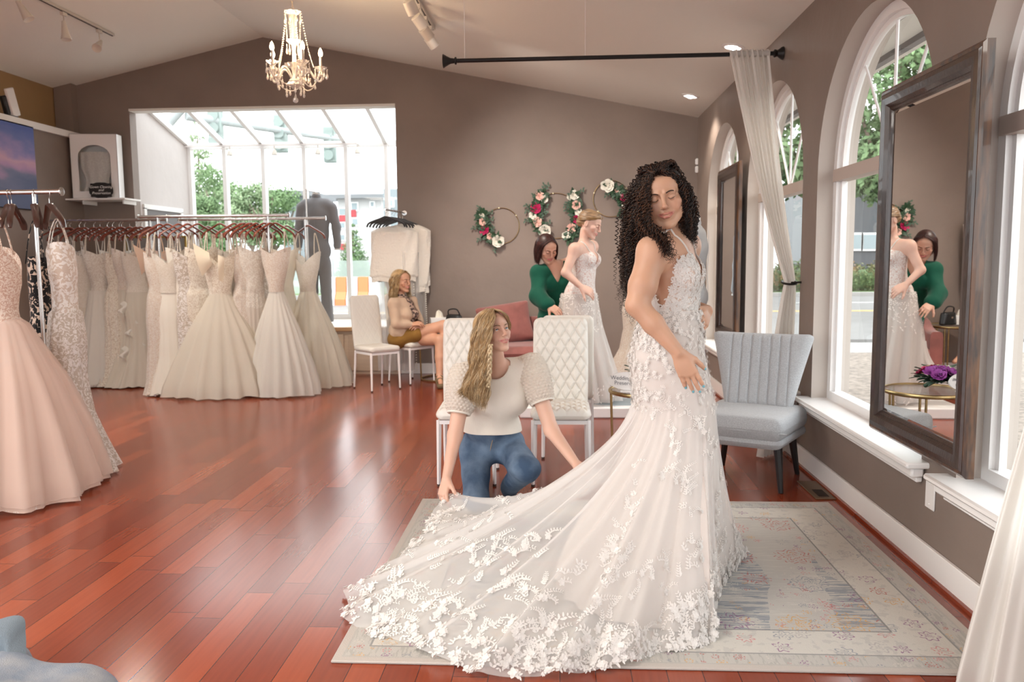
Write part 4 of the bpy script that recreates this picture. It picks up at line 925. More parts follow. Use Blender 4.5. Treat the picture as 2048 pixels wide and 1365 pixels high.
# picture of a dusk sky on the left wall
pc=thing('wall_picture','unframed canvas of a purple-blue dusk sky on the left wall','picture',(XL+.02,8.15,2.47))
m,nt,b=new_mat('dusk_sky_print'); t_=nd(nt,'ShaderNodeTexCoord'); mp=nd(nt,'ShaderNodeMapping'); mp.inputs['Scale'].default_value=(1,1.2,3); n_=nd(nt,'ShaderNodeTexNoise'); n_.inputs['Scale'].default_value=1.6; n_.inputs['Detail'].default_value=6
s_=nd(nt,'ShaderNodeSeparateXYZ'); ad=nd(nt,'ShaderNodeMath',operation='MULTIPLY_ADD'); ad.inputs[1].default_value=.45; r_=nd(nt,'ShaderNodeValToRGB')
nt.links.new(t_.outputs['Object'],mp.inputs[0]); nt.links.new(mp.outputs[0],n_.inputs['Vector']); nt.links.new(t_.outputs['Object'],s_.inputs[0]); nt.links.new(n_.outputs['Fac'],ad.inputs[0]); nt.links.new(s_.outputs[2],ad.inputs[2]); nt.links.new(ad.outputs[0],r_.inputs[0])
e=r_.color_ramp.elements; e[0].position=0; e[0].color=(.10,.13,.24,1); e[1].position=.62; e[1].color=(.09,.14,.42,1)
for p_,c_ in ((.10,(.16,.18,.30)),(.20,(.42,.26,.44)),(.30,(.55,.33,.45)),(.40,(.30,.24,.48)),(.5,(.14,.18,.44))): q=e.new(p_); q.color=(*c_,1)
nt.links.new(r_.outputs[0],b.inputs['Base Color']); b.inputs['Roughness'].default_value=.6
MB().box((0,0,0),(.04,1.5,.92)).build('canvas',m,pc,False); MB().box((-.005,0,-.463),(.03,1.5,.008)).build('stretcher_bar',M['board'],pc,False)
# white speaker on the ledge
sk=thing('desktop_speaker','white wedge-shaped speaker with a black back on the high ledge','speaker',(XL-.02,8.62,2.993),.0)
MB().box((.03,0,.155),(.035,.13,.30),Ry(0)@Rx(-.32) if 0 else Ry(-.0)@Rx(.33),bev=.008).build('front_panel',M['white'],sk); MB().box((-.0,.0-.05,.12),(.05,.12,.20),Rx(.33),bev=.01).build('cabinet',M['black'],sk)
MB().box((.0,-.02,.006),(.10,.16,.012)).build('foot',M['black'],sk)
# small white framed window hatch on the bay side wall
hf=thing('wall_hatch','small white framed hatch low on the pale bay side wall','hatch',(BXL,10.55,1.55)); 
A_,B_=U(285,408,X=BXL),U(363,418,X=BXL); y0,y1,zt=A_[1],B_[1],(A_[2]+B_[2])/2
hf.location=(BXL,(y0+y1)/2,zt); w_=y1-y0
MB().box((.012,0,-.03),(.024,w_,.06)).box((.012,-w_/2+.03,-.5),(.024,.06,.9)).box((.012,w_/2-.03,-.5),(.024,.06,.9)).box((.012,0,-.95),(.024,w_,.06)).build('frame',M['white'],hf,False)
MB().box((.003,0,-.5),(.006,w_-.1,.9)).build('opening_shade',mat('opening_shade_grey',(.16,.15,.15),.7),hf,False)  # flat dark sheet painted for the shade inside the opening
fr2=thing('leaning_frame','brass-edged grey framed board standing behind the left rack','picture',(-5.05,YB-.05,1.22)); MB().box((0,0,.0),(.75,.02,1.1)).build('board',mat('grey_board',(.30,.30,.30),.5),fr2,False); MB().box((0,-.012,.54),(.77,.02,.02)).box((.38,-.012,0),(.02,.02,1.1)).box((-.38,-.012,0),(.02,.02,1.1)).build('frame',mat('brass_edge',(.50,.33,.08),.4,.8),fr2,False)
fr2.location=(-5.0,YB-.03,1.18)
# ================================================================ floral hoops
M['fw']=mat('ivory_petal',(.86,.83,.74),.7); M['fb']=mat('blush_petal',(.85,.53,.45),.7); M['fm']=mat('magenta_petal',(.48,.015,.10),.6); M['fp']=mat('purple_petal',(.30,.05,.30),.6); M['fy']=mat('cream_petal',(.88,.80,.55),.7)
M['gleaf']=mat('dark_green_leaf',(.035,.085,.04),.6,vary=.4,vscale=20); M['eleaf']=mat('grey_green_leaf',(.085,.145,.10),.6,vary=.3,vscale=20); M['fc']=mat('flower_centre',(.35,.28,.06),.8)
def flower(mb,c,r,nrm,seed=0,layers=4):
    rr=np.random.default_rng(seed); X,Y_,Z=frame_of(nrm); B=np.stack([X,Y_,Z],1)
    for l in range(layers):
        n=6 if l<layers-1 else 5; q=1-l/(layers+.3); op=.35+1.0*l/layers
        for k in range(n):
            a=2*PI*k/n+l*.5+rr.uniform(-.1,.1); L_=r*q*rr.uniform(.9,1.1); w_=L_*.62
            def f(u,v):
                x=(u-.5)*2*w_*math.sin(PI*min(v*.62+.15,1)); t=v*L_; h=t*math.sin(op)+.25*x*x/w_+ (v**3)*L_*.12*math.sin(9*u); d=t*math.cos(op)
                p=np.array([x*math.cos(a+PI/2)+d*math.cos(a),x*math.sin(a+PI/2)+d*math.sin(a),h]); return B@p+c
            mb.grid(f,5,5)
def leaf(mb,c,d,l,w_,nrm):
    d=np.asarray(d,float); d/=np.linalg.norm(d); n=np.asarray(nrm,float); s=np.cross(d,n); s/=np.linalg.norm(s)+1e-9; n=np.cross(s,d)
    mb.grid(lambda u,v: np.asarray(c)+d*l*v+s*w_*(u-.5)*2*math.sin(PI*(v*.9+.08))**.8+n*(.12*l*math.sin(PI*v)+.25*w_*abs(u-.5)*2),3,6)
def garland(parent,pts,fl,seed,nleaf=110,leafsz=.07,m=None):
    """pts: spine on the wall (local), fl: (t, colour key, radius, offset)"""
    rr=np.random.default_rng(seed); S_=spline(pts,60); mb1,mb2=MB(),MB()
    for k in range(nleaf):
        p=S_[rr.integers(0,60)]; a=rr.uniform(0,2*PI); d=np.array([math.cos(a),-.25-rr.uniform(0,.5),math.sin(a)]); leaf(mb1 if k%3 else mb2,p+np.array([0,-.02,0])+d*.02,d,leafsz*rr.uniform(.7,1.5),leafsz*rr.uniform(.22,.38),(0,-1,.2))
    for k in range(14):  # sprigs
        p=S_[rr.integers(0,60)]; a=rr.uniform(0,2*PI); d=np.array([math.cos(a),-.2,math.sin(a)]); 
        for j in range(6): q=p+d*(.03+.02*j); leaf(mb2,q,d+np.array([-d[2],0,d[0]])*(1 if j%2 else -1)*.8,leafsz*.55,leafsz*.16,(0,-1,.2))
    mb1.tube(S_,.006,5); mb1.build('foliage',M['gleaf'],parent,auto=None); mb2.build('foliage',M['eleaf'],parent,auto=None)
    for i,(t,c,r,ox) in enumerate(fl):
        p=S_[int(t*59)]+np.array([ox,-.05,0]); f=MB(); flower(f,p,r,(rr.uniform(-.25,.25),-1,rr.uniform(-.2,.3)),seed*10+i); f.build('flower',M[c],parent,auto=None)
def hoop(label,px,py,r,garl,seed,Y=YB-.015):
    c=U(px,py,Y=Y); t=thing('floral_hoop',label,'wreath',tuple(c))
    MB().tube([(r*math.cos(a),0,r*math.sin(a)) for a in np.arange(0,2*PI,PI/32)],.0045,6,closed=True).build('hoop',M['gold'],t)
    for k in range(4): a=.6+k*1.1; MB().ball((r*math.cos(a),-.004,r*math.sin(a)),.010).build('pearl',M['fy'],t)
    for i,(pp,fl,n) in enumerate(garl):
        garland(t,[U(x,y,Y=Y)-c for x,y in pp],fl,seed+i*3,n)
hoop('leftmost floral hoop on the taupe wall, flowers down its left side',1003,452,.215,[([(965,425),(966,448),(975,470),(996,482)],[(.12,'fw',.035,0),(.30,'fb',.045,0),(.52,'fm',.06,0),(.74,'fb',.038,.01),(.86,'fb',.03,.01),(1,'fw',.075,0)],120)],1)
hoop('large gold hoop with two flower garlands above the dark-haired woman',1112,432,.27,[([(1085,388),(1073,415),(1072,440),(1085,462)],[(.1,'fb',.055,-.02),(.16,'fw',.045,.06),(.38,'fm',.065,0),(.55,'fw',.05,-.03),(.76,'fb',.06,0),(1,'fw',.075,.03)],150),([(1147,392),(1152,420),(1152,445),(1138,478)],[(.0,'fw',.06,0),(.06,'fw',.04,-.05),(.25,'fb',.058,.01),(.42,'fw',.045,.02),(.6,'fm',.05,.0),(.78,'fb',.055,-.03),(.92,'fw',.05,-.05)],150)],4)
hoop('rightmost floral hoop with a big ivory peony, behind the curly-haired bride',1222,398,.215,[([(1218,372),(1235,385),(1245,400),(1248,425)],[(0,'fw',.08,-.02),(.3,'fb',.03,0),(.42,'fw',.04,.02),(.62,'fm',.06,.02),(.72,'fb',.045,.06),(.85,'fw',.04,.01),(.95,'fw',.035,.04)],120)],9)
# ================================================================ on the tables
os_=thing('table_sign','oval white tabletop sign on the gold table beside the bride','sign',(.50,5.47,.50)); 
os_.location=(.47,5.42,.512); os_.rotation_euler=(0,0,-.35)
MB().prism([(.145*math.cos(a),.062*math.sin(a)) for a in np.arange(0,2*PI,.15)],.012,(0,0,.075),np.array([[1,0,0],[0,0,-1],[0,1,0]],float)).build('oval_panel',M['white'],os_,False); MB().box((0,0,.006),(.10,.06,.012)).build('foot',M['white'],os_,False)
text_obj('lettering','Wedding Gown\nPreservation',.038,os_,(0,-.0135,.077),mat('grey_lettering',(.22,.22,.24),.6),sp=.9)
bq=thing('bouquet','bouquet of purple and cream flowers lying on the round gold table','bouquet',(.60,5.52,.56)); mb1=MB(); rr=np.random.default_rng(5)
for k in range(70):
    a=rr.uniform(0,2*PI); d=np.array([math.cos(a),math.sin(a),rr.uniform(-.05,.7)]); leaf(mb1,d*.03,d,rr.uniform(.08,.17),rr.uniform(.015,.03),(0,0,1))
mb1.build('foliage',M['eleaf'],bq,auto=None)
for i in range(12):
    a=i*2.4; q=np.array([math.cos(a)*.085*(i/12)**.5*1.4,math.sin(a)*.085*(i/12)**.5*1.4,.09-.003*i]); f=MB(); flower(f,q,.05,(q[0],q[1],.12),i); f.build('flower',M[('fp','fy','fp','fm','fw')[i%5]],bq,auto=None)
MB().cyl((0,.0,.03),(.03,.12,-.04),.02,.014).build('stems',M['gleaf'],bq)
tb=thing('tissue_box','white tissue box on the gold table behind the seated woman','tissue box',(-1.40,9.36,.625),.3); MB().box((0,0,.055),(.22,.12,.11),bev=.006).build('carton',M['white'],tb); mb=MB()
mb.grid(lambda u,v:(.05*(u-.5)*2*(1-.3*v),.02*math.sin(7*u),.11+.09*v*(1-.6*abs(u-.4))),9,6); mb.build('tissue',M['fw'],tb)
hb=thing('handbag','black leather handbag on the gold table behind the seated woman','handbag',(-1.22,9.30,.625),-.5); b_=MB(); pad(b_,lambda v:.13-.03*v,.15,.045,np.eye(3),np.zeros(3),None,24,20,.03,4); b_.build('bag_body',M['black'],hb,auto=None)
MB().tube(spline([(-.08,0,.13),(-.06,-.02,.20),(.06,-.03,.21),(.09,0,.13)],14),.008,6).build('strap',M['black'],hb); MB().box((0,-.05,.09),(.03,.008,.02)).build('clasp',M['chrome'],hb,False)
# denim heap in the lower left corner
M['denim_l']=mat('washed_denim',(.30,.315,.34),.9,bump=.5,bscale=260,col2=(.18,.22,.28),vscale=10)
dj=thing('folded_jeans','crumpled light blue jeans heaped on the floor in the lower left corner','jeans',(-1.95,2.78,0))
rr=np.random.default_rng(3)
def heap(cx,cy,rx,ry,h,ph,an=0):
    def f(u,v):
        a=2*PI*u; s=v; w1=1+.10*math.sin(3*a+ph)+.06*math.sin(7*a+2*ph); x=rx*s*w1*math.cos(a); y=ry*s*w1*math.sin(a)
        z=h*(1-s**2.6)**.6*(1+.10*math.sin(5*x/rx*2+ph)+.10*math.cos(6*y/ry+ph*2)) if s<1 else 0
        return (cx+x*math.cos(an)-y*math.sin(an),cy+x*math.sin(an)+y*math.cos(an),max(z,0))
    return f
mb=MB(); mb.grid(heap(.12,-.50,.46,.30,.14,1.),72,24,closed=True,flip=True); mb.build('trouser_leg',M['denim_l'],dj,auto=None)
mb=MB(); mb.grid(heap(-.22,-.30,.34,.22,.16,2.2,.3),72,24,closed=True,flip=True); mb.build('trouser_seat',M['denim_l'],dj,auto=None)
def flap(u,v):
    p=spline([(-.38,-.36,.12),(-.15,-.28,.15),(.06,-.22,.20),(.14,-.26,.15),(.20,-.34,.09)],30)[int(u*29)]
    return p+np.array([.02*math.sin(5*u),-.10*v-.03*math.sin(PI*v),-.08*v*(.6+.6*u)+.02*math.sin(PI*v)])
mb=MB(); mb.grid(flap,30,10); mb.grid(lambda u,v: np.array(flap(u,v))+np.array([0,.012,.004]),30,10,flip=True); mb.build('cuff',mat('darker_washed_denim',(.16,.20,.235),.9,bump=.5,bscale=260),dj,auto=None)
# ================================================================ gowns on the rails
M['wood_h']=mat('cherry_wood_hanger',(.24,.05,.025),.3,vary=.4,vscale=20,stretch=(1,8,1),coat=.3); M['wood_d']=mat('dark_wood_hanger',(.055,.022,.016),.3,coat=.3)
G_=dict(
 ivory=cloth_mat('ivory_tulle',(.79,.73,.63),.12,.35), white=cloth_mat('white_tulle',(.84,.81,.75),.12,.35), champ=cloth_mat('champagne_satin',(.78,.68,.53),0,.2,.35), satin=cloth_mat('ivory_satin',(.81,.76,.67),0,.2,.38), blush=cloth_mat('blush_tulle',(.80,.625,.53),.06,.3), peach=cloth_mat('peach_satin',(.82,.60,.46),0,.2,.4),
 lace1=cloth_mat('ivory_lace_on_champagne',(.68,.58,.47),.0,.25,lace=(.90,.84,.74),lace_scale=26,lace_cut=.47,lace_w=.02),
 lace2=cloth_mat('ivory_lace_on_tulle',(.72,.65,.57),.0,.3,lace=(.88,.84,.77),lace_scale=22,lace_cut=.50,lace_w=.02,zone=(1.0,.45)),
 lace3=cloth_mat('white_lace_on_taupe_tulle',(.64,.56,.48),.06,.3,lace=(.90,.86,.83),lace_scale=18,lace_cut=.50,lace_w=.02),
 lace4=cloth_mat('beaded_lace_on_tulle',(.76,.69,.59),.0,.3,lace=(.86,.80,.73),lace_scale=30,lace_cut=.48,lace_w=.02,zone=(.95,-1.)),
 lace5=cloth_mat('fine_lace_on_blush',(.72,.60,.50),.0,.3,lace=(.86,.80,.73),lace_scale=32,lace_cut=.48,lace_w=.02),
 noir=cloth_mat('black_lace_on_nude',(.70,.55,.45),.0,.1,lace=(.01,.01,.012),lace_scale=13,lace_cut=.46,lace_w=.0),
 blushlace=cloth_mat('blush_tulle_with_lace',(.80,.63,.54),.04,.3,lace=(.88,.80,.74),lace_scale=20,lace_cut=.54,lace_w=.01,zone=(.85,.02)))
SH={ # half-width profile: (height fraction from hem 0..1 , width)
 'sheath':[(0,.24),(.1,.20),(.35,.165),(.55,.17),(.68,.155),(.76,.125),(.88,.16),(1,.165)],
 'mermaid':[(0,.36),(.08,.30),(.25,.19),(.42,.155),(.58,.175),(.68,.15),(.76,.12),(.88,.16),(1,.165)],
 'aline':[(0,.42),(.1,.385),(.3,.30),(.5,.225),(.65,.155),(.75,.12),(.88,.16),(1,.17)],
 'ball':[(0,.62),(.07,.60),(.25,.49),(.45,.34),(.6,.20),(.70,.115),(.74,.11),(.88,.155),(1,.165)]}
def gown(label, loc, rz, shape, m, top=1.56, hw=1., dw=.42, folds=9, amp=.075, lean=(0,0), neck='sweet', straps=True, rail=1.80, seed=0, bodice=None, group=None, name='wedding_gown', extras=None, hem=None, layer=None, zb=.015):
    t=thing(name,label,'gown',(loc[0],loc[1],0),rz,group); rr=np.random.default_rng(seed); P=np.array(SH[shape]); ph=rr.uniform(0,6,6)
    def f(u,v,off=0.,vmax=1.):
        v=v*vmax; a=2*PI*u; h=1-v; w_=np.interp(h,P[:,0],P[:,1]); k=(w_/.62)
        hh=w_*(hw if h<.7 else 1+(hw-1)*max(0,(1-h)/.3)); d=hh*dw+ .02 if h<.7 else max(hh*dw,.075)
        g=max(0,1-h/.74); w3=a+.25*math.sin(2*a+ph[1])/2; fo=amp*g**.7*(1.1-1.9*abs(math.sin(round(folds*.75)*w3+ph[0]+.3*math.sin(3*v+ph[3])))**.8+.35*math.sin(round(folds*1.9)*a+ph[1])+.22*math.sin(round(3.1*folds)*a+ph[2]))
        x=(hh+off)*math.cos(a)*(1+fo); y=(d+off)*math.sin(a)*(1+fo*1.2)+.012*math.sin(6*v+ph[4])
        c=math.cos(a+PI/2)  # +1 front... 
        z=zb+(top-zb)*h
        if h>.8:
            e=(h-.8)/.2; b=abs(math.cos(a)); z-= e*(.07*(1-b)**1.2 if neck=='sweet' else .16*(1-b) if neck=='v' else .02*(1-b)); x*=1+0*e
        z+=.02*max(0,1-h/.08)*(math.sin(5*a+ph[5])+.5*math.sin(17*a))*.6; z=max(z,zb)
        return (x+lean[0]*v*v,y+lean[1]*v*v,z)
    mb=MB(); mb.grid(lambda u,v:f(u,v),96,56,closed=True,flip=True)
    if bodice:  # bodice in another cloth: its own part over the skirt
        vb=.30; mb=MB(); mb.grid(lambda u,v:f(u,vb-.03+v*(1-vb+.03)),96,44,closed=True,flip=True); mb.build('skirt',m,t,auto=None)
        mb=MB(); mb.grid(lambda u,v:f(u,v*vb,.003),80,20,closed=True,flip=True); mb.build('bodice',bodice,t,auto=None)
    else: mb.build('dress_body',m,t,auto=None)
    if layer:
        mb=MB(); mb.grid(lambda u,v:f(u,.30+v*.68,.018),110,40,closed=True,flip=True); mb.build('overskirt',layer,t,auto=None)
    if straps:
        for s in (-1,1):
            x=.115*s; zt_=min(rail-.145,top+.24); MB().tube(spline([(x*1.15,-.06,top-.05),(x*1.05,-.035,top*.5+zt_*.5),(x*.95,.0,zt_),(x*1.05,.035,top*.5+zt_*.5),(x*1.15,.06,top-.05)],14),.004,5,ry=.007).build('strap',bodice or m,t,auto=None)
    for e in (extras or []): e(t,f,top)
    return t
def hanger(label,loc,rz,m=None,rail=1.80,group=None,wid=.20,ang=.55,name='clothes_hanger'):
    """loc z is the rail height; the hook goes over the rail, arms below"""
    t=thing(name,label,'hanger',(loc[0],loc[1],rail),rz,group)
    mb=MB(); pts=[(-wid,.02,-.085-wid*ang-.03)]+[( -wid*k,.02*k,-.085-wid*ang*k**1.4) for k in (.9,.6,.3)]+[(0,0,-.075)]+[(wid*k,.02*k,-.085-wid*ang*k**1.4) for k in (.3,.6,.9)]+[(wid,.02,-.085-wid*ang-.03)]
    mb.tube(spline(pts,28),np.interp(np.linspace(-1,1,28),[-1,-.85,0,.85,1],[.010,.017,.024,.017,.010]),8,ry=.010); mb.build('hanger_body',m or M['wood_h'],t)
    pts=[(0,0,-.07),(0,0,-.035),(.012,0,-.025),(.022,0,-.002),(.014,0,.018),(-.004,0,.022),(-.02,0,.008)]
    MB().tube(spline(pts,20),.0022,6).build('hook',M['chrome'],t)
    return t
def sash(m,px=0):   # big folded satin bow falling from the waist
    def e(t,f,top):
        mb=MB(); mb.grid(lambda u,v:(-.06-.16*u*(1-.3*v)+.03*v,-.12-.03*math.sin(3*v),top-.02-.34*v*(.35+.65*u)+.10*u),10,10); mb.grid(lambda u,v:(.03+.07*u*(1-.5*v),-.13-.02*math.sin(3*v+2*u),top-.04-.26*v-.03*u),10,10); mb.build('bow',m,t,auto=None)
    return e
def ruffles(m):
    def e(t,f,top):
        mb=MB()
        for k,(h,a0) in enumerate(((.95,-.1),(.70,.1),(.45,-.15))):
            mb.grid(lambda u,v:(.20*(u-.4)+a0*.3+.03*math.sin(6*v),-.12-.05*v*math.sin(9*u)-.03,h-.26*v*(.4+.6*u)+.03*math.sin(8*u)),24,10)
        mb.build('organza_ruffle',m,t,auto=None)
    return e
def belt(m):
    def e(t,f,top):
        P_=[np.array(f(k/40,.285)) for k in range(40)]; c=np.mean(P_,0); MB().tube([c+(p-c)*1.06 for p in P_],.008,6,closed=True,ry=.016).build('beaded_belt',m,t)
    return e
# chrome rails
def rail_rack(label,x0,x1,y,z,posts,depth=.5,y2=None):
    t=thing('clothes_rack',label,'clothes rack',((x0+x1)/2,y,0)); cx=(x0+x1)/2
    MB().cyl((x0-cx,0,z),(x1-cx,0,z),.0155,n=12).build('rail',M['chrome'],t)
    for s,x in ((-1,x0),(1,x1)): MB().lathe([(.0155,0),(.028,.002),(.028,.008),(.001,.012)],(x-cx,0,z),14,(s,0,0)).build('end_cap',M['chrome'],t)
    for x in posts:
        MB().cyl((x-cx,0,z-.01),(x-cx,0,.03),.0135,n=10).build('post',M['chrome'],t); MB().cyl((x-cx,-depth/2,.03),(x-cx,depth/2,.03),.013,n=8).build('foot',M['chrome'],t)
    return t
RA,RB_,RC=1.885,1.885,1.885
rail_rack('chrome rack carrying the left half of the gown row by the back wall',-5.86,-4.42,8.92,RA,(-5.6,-4.60))
rail_rack('chrome rack in front of the bay carrying the large ball gowns',-4.40,-2.80,8.30,RB_,(-4.2,-3.02))
rail_rack('chrome rack right behind the front rail by the bay, half hidden by gowns',-4.30,-2.62,9.0,RC,(-4.1,-2.85))
RF=1.865
rail_rack('chrome rack in the left foreground carrying the blush ball gown',-4.6,-3.15,5.0,RF,(-4.5,-3.33))
rows=[]  # (px, Y, rot, shape, cloth, kwargs, label)
A_=[(118,9.0,.9,'sheath','lace3',dict(hw=1.2),'taupe tulle gown with white lace, leftmost in the back left row'),
 (143,8.85,.75,'sheath','lace1',dict(hw=1.2,bodice='lace3'),'slim lace-topped gown just right of the large foreground lace gown'),
 (172,8.9,.8,'sheath','lace4',dict(hw=1.25),'narrow beaded lace gown between the slim lace gown and the draped tulle gown'),
 (203,8.72,.45,'aline','lace2',dict(hw=.72,folds=8,layer='white'),'ivory A-line gown with lace bodice and sheer overlay, left row'),
 (228,9.0,.8,'aline','white',dict(hw=.5),'plain white tulle gown tucked behind the sheer-layered A-line gown'),
 (246,8.8,.7,'sheath','lace1',dict(hw=1.25),'slim champagne lace gown left of the ruffled organza gown'),
 (262,8.72,.5,'mermaid','ivory',dict(hw=.9,bodice='lace5',extras='ruf'),'ivory mermaid gown with organza ruffles down one side'),
 (284,8.60,.55,'mermaid','ivory',dict(hw=.95,bodice='lace4'),'ivory mermaid gown with a beaded lace bodice and full tulle skirt'),
 (303,8.85,.75,'sheath','peach',dict(hw=.8,extras='sashp'),'peach satin gown with folded drape at the shoulder'),
 (318,8.95,.9,'aline','blush',dict(hw=.5),'blush gown squeezed behind the plain ivory satin column gown')]
B_=[(322,8.25,.6,'sheath','lace5',dict(neck='v'),'fine blush lace gown left of the plain satin column gown'),
 (338,8.20,.35,'mermaid','satin',dict(hw=.78,folds=5,amp=.05,bodice='lace4',neck='v'),'plain ivory satin column gown with a beaded long-line bodice'),
 (360,8.42,.7,'sheath','satin',dict(hw=.8,folds=5),'second ivory satin gown right behind the satin column gown'),
 (378,8.30,.7,'sheath','lace3',dict(hw=.9),'taupe gown with scattered white lace between the satin gowns and the bow ball gown'),
 (398,8.45,.6,'sheath','lace1',dict(hw=1.25),'all-over champagne lace gown behind the bow'),
 (418,8.55,.6,'aline','champ',dict(hw=.5),'champagne satin gown half hidden behind the ball gown with the big bow'),
 (442,8.12,.12,'ball','ivory',dict(hw=1.0,dw=.52,folds=11,amp=.08,bodice='lace1',extras='sashc',neck='v'),'full ivory tulle ball gown with a big champagne satin bow'),
 (462,8.52,.8,'sheath','lace1',dict(hw=1.25),'slim lace gown right behind the bow ball gown'),
 (476,8.50,.8,'sheath','lace4',dict(hw=1.25),'beaded tulle gown, second right of the bow ball gown'),
 (490,8.45,.7,'sheath','lace5',dict(hw=1.1),'blush lace gown with ruched sides, third right of the bow ball gown'),
 (505,8.38,.6,'mermaid','lace2',dict(hw=.7),'ivory mermaid gown with lace down the skirt, left of the second ball gown'),
 (520,8.52,.8,'sheath','lace3',dict(hw=1.2),'narrow taupe lace gown hidden behind the second ball gown'),
 (553,8.20,-.1,'ball','white',dict(hw=.66,dw=.62,folds=10,amp=.075,bodice='lace5'),'white tulle ball gown with a fitted lace bodice, second from the right end'),
 (575,8.62,.5,'aline','ivory',dict(hw=.7),'ivory tulle gown between the two right-hand ball gowns'),
 (618,8.80,-.3,'ball','ivory',dict(hw=.80,dw=.62,folds=10,amp=.075,bodice='lace4',neck='v'),'champagne-ivory ball gown at the right end of the row beside the suit')]
EX={'ruf':lambda: [ruffles(G_['white'])],'sashp':lambda:[sash(G_['peach'])],'sashc':lambda:[sash(G_['champ'])]}
hg=[]
for i,(px,y,rz,shp,cl,kw,lb) in enumerate(A_+B_):
    yr = 8.92 if i<len(A_) else (8.30 if y<8.5 else 9.0)
    yy = y if True else yr; kw=dict(kw); ex=kw.pop('extras',None); bd=kw.pop('bodice',None); ly=kw.pop('layer',None)
    p=U(px,500,Y=yr); zt=1.545+.03*math.sin(i*2.3)
    gown(lb,(p[0],yr+(y-yr)*.35),rz,shp,G_[cl],top=zt,rail=RA-.02,seed=i,extras=EX[ex]() if ex else None,bodice=G_[bd] if bd else None,layer=G_[ly] if ly else None,**kw)
    hg.append((p[0],yr,rz+.05*math.sin(i*5)))
for i,(x,y,rz) in enumerate(hg):
    px=['leftmost','second','third','fourth','fifth','sixth','seventh','eighth','ninth','tenth'][i] if i<10 else None
    lb=('cherry wood hanger on the left rail, %s from the left'%px) if px else 'cherry wood hanger on the front bay rail holding the '+B_[i-10][6].split(',')[0]
    hanger(' '.join(lb.split()[:16]),(x,y),rz,rail=RA-.005)
# more hangers with gowns out of sight in the crush: red-brown arms between the others
for k,px in enumerate((132,158,187,214,238,272,296)):
    p=U(px,440,Y=8.92); hanger('cherry wood hanger squeezed '+('above the leftmost taupe lace gown','above the slim lace-topped gown','above the narrow beaded lace gown','right of the sheer-overlay A-line gown','above the slim champagne lace gown','left of the peach satin drape','above the peach satin gown')[k],(p[0],8.92),.8+.2*math.sin(k*3),rail=RA-.005,group='spare cherry hangers on the left rail')
for k,px in enumerate((468,483,498,512,528,541)):
    p=U(px,440,Y=8.30); hanger('cherry wood hanger squeezed '+('just right of the champagne bow','above the beaded tulle gown by the bow','above the ruched blush lace gown','left of the chrome post of the bay rack','right of the chrome post of the bay rack','above the fitted lace bodice ball gown')[k],(p[0],8.30),.9+.2*math.sin(k*3),rail=RA-.005,group='spare cherry hangers on the bay rail')
# puff sleeves of the end gown
for s in (0,1):
    pass
# foreground rack
gown('blush pink tulle ball gown with beaded lace bodice in the left foreground',(-3.40,4.72),-1.15,'ball',G_['blushlace'],top=1.52,hw=1.0,dw=.80,folds=12,amp=.08,rail=RF-.02,seed=51,neck='v',layer=cloth_mat('sheer_blush_tulle',(.86,.70,.62),.5,.3),bodice=cloth_mat('blush_beaded_lace',(.66,.46,.36),0,.2,lace=(.88,.78,.69),lace_scale=26,lace_cut=.5,lace_w=.01))
hanger('dark wooden hanger holding the blush ball gown in the left foreground',(-3.48,5.0),-1.15,M['wood_d'],rail=RF-.005)
gown('black floral lace over nude gown between the blush ball gown and the lace gown',(-3.50,5.30),-1.3,'sheath',G_['noir'],top=1.46,hw=1.,rail=RF-.02,seed=52)
hanger('dark wooden hanger holding the black lace gown',(-3.50,5.0),-1.3,M['wood_d'],rail=RF-.005)
gown('slim ivory lace mermaid gown at the near end of the foreground rack',(-3.30,5.18),-1.05,'mermaid',G_['lace3'],top=1.55,hw=1.12,dw=.5,folds=7,amp=.07,rail=RF-.02,seed=53,lean=(.03,.05),bodice=cloth_mat('white_lace_on_nude',(.70,.60,.52),0,.25,lace=(.92,.89,.86),lace_scale=15,lace_cut=.50,lace_w=.0))
hanger('dark glossy hanger at the near end of the foreground rack',(-3.33,5.0),-1.05,M['wood_d'],rail=RF-.005)
hanger('empty dark hanger at the very end of the foreground rack',(-3.23,5.0),-.75,M['wood_d'],rail=RF-.005)
# gown at the right edge by the near window
# white stoles and veils on black hangers
vr=thing('veil_rack','short chrome arm fixed to the wall carrying the black hangers and stoles','clothes rack',(-1.88,YB,1.98)); MB().cyl((0,0,0),(-.08,-.75,0),.011,n=10).build('arm',M['chrome'],vr); MB().lathe([(.03,0),(.03,.01),(.001,.012)],(0,0,0),14,(0,-1,0)).build('wall_flange',M['chrome'],vr)
M['vhang']=mat('black_velvet_hanger',(.01,.01,.013),.85,sheen=.3)
for k in range(7):
    q=k/6; hanger('thin black velvet hanger, '+('nearest the taupe wall','second out from the taupe wall','third out from the taupe wall','in the middle of the bunch','third in from the free end of the arm','second in from the free end of the arm','at the free end of the arm, hanging lowest in view')[k],(-1.885-.075*q,YB-.10-.62*q),.25+.12*math.sin(k*4),M['vhang'],rail=1.975,wid=.215,ang=.35,group='black velvet hangers above the seated woman')
M['fur']=mat('white_faux_fur',(.84,.78,.70),.95,bump=1.,bscale=45,sheen=.6,detail=8)
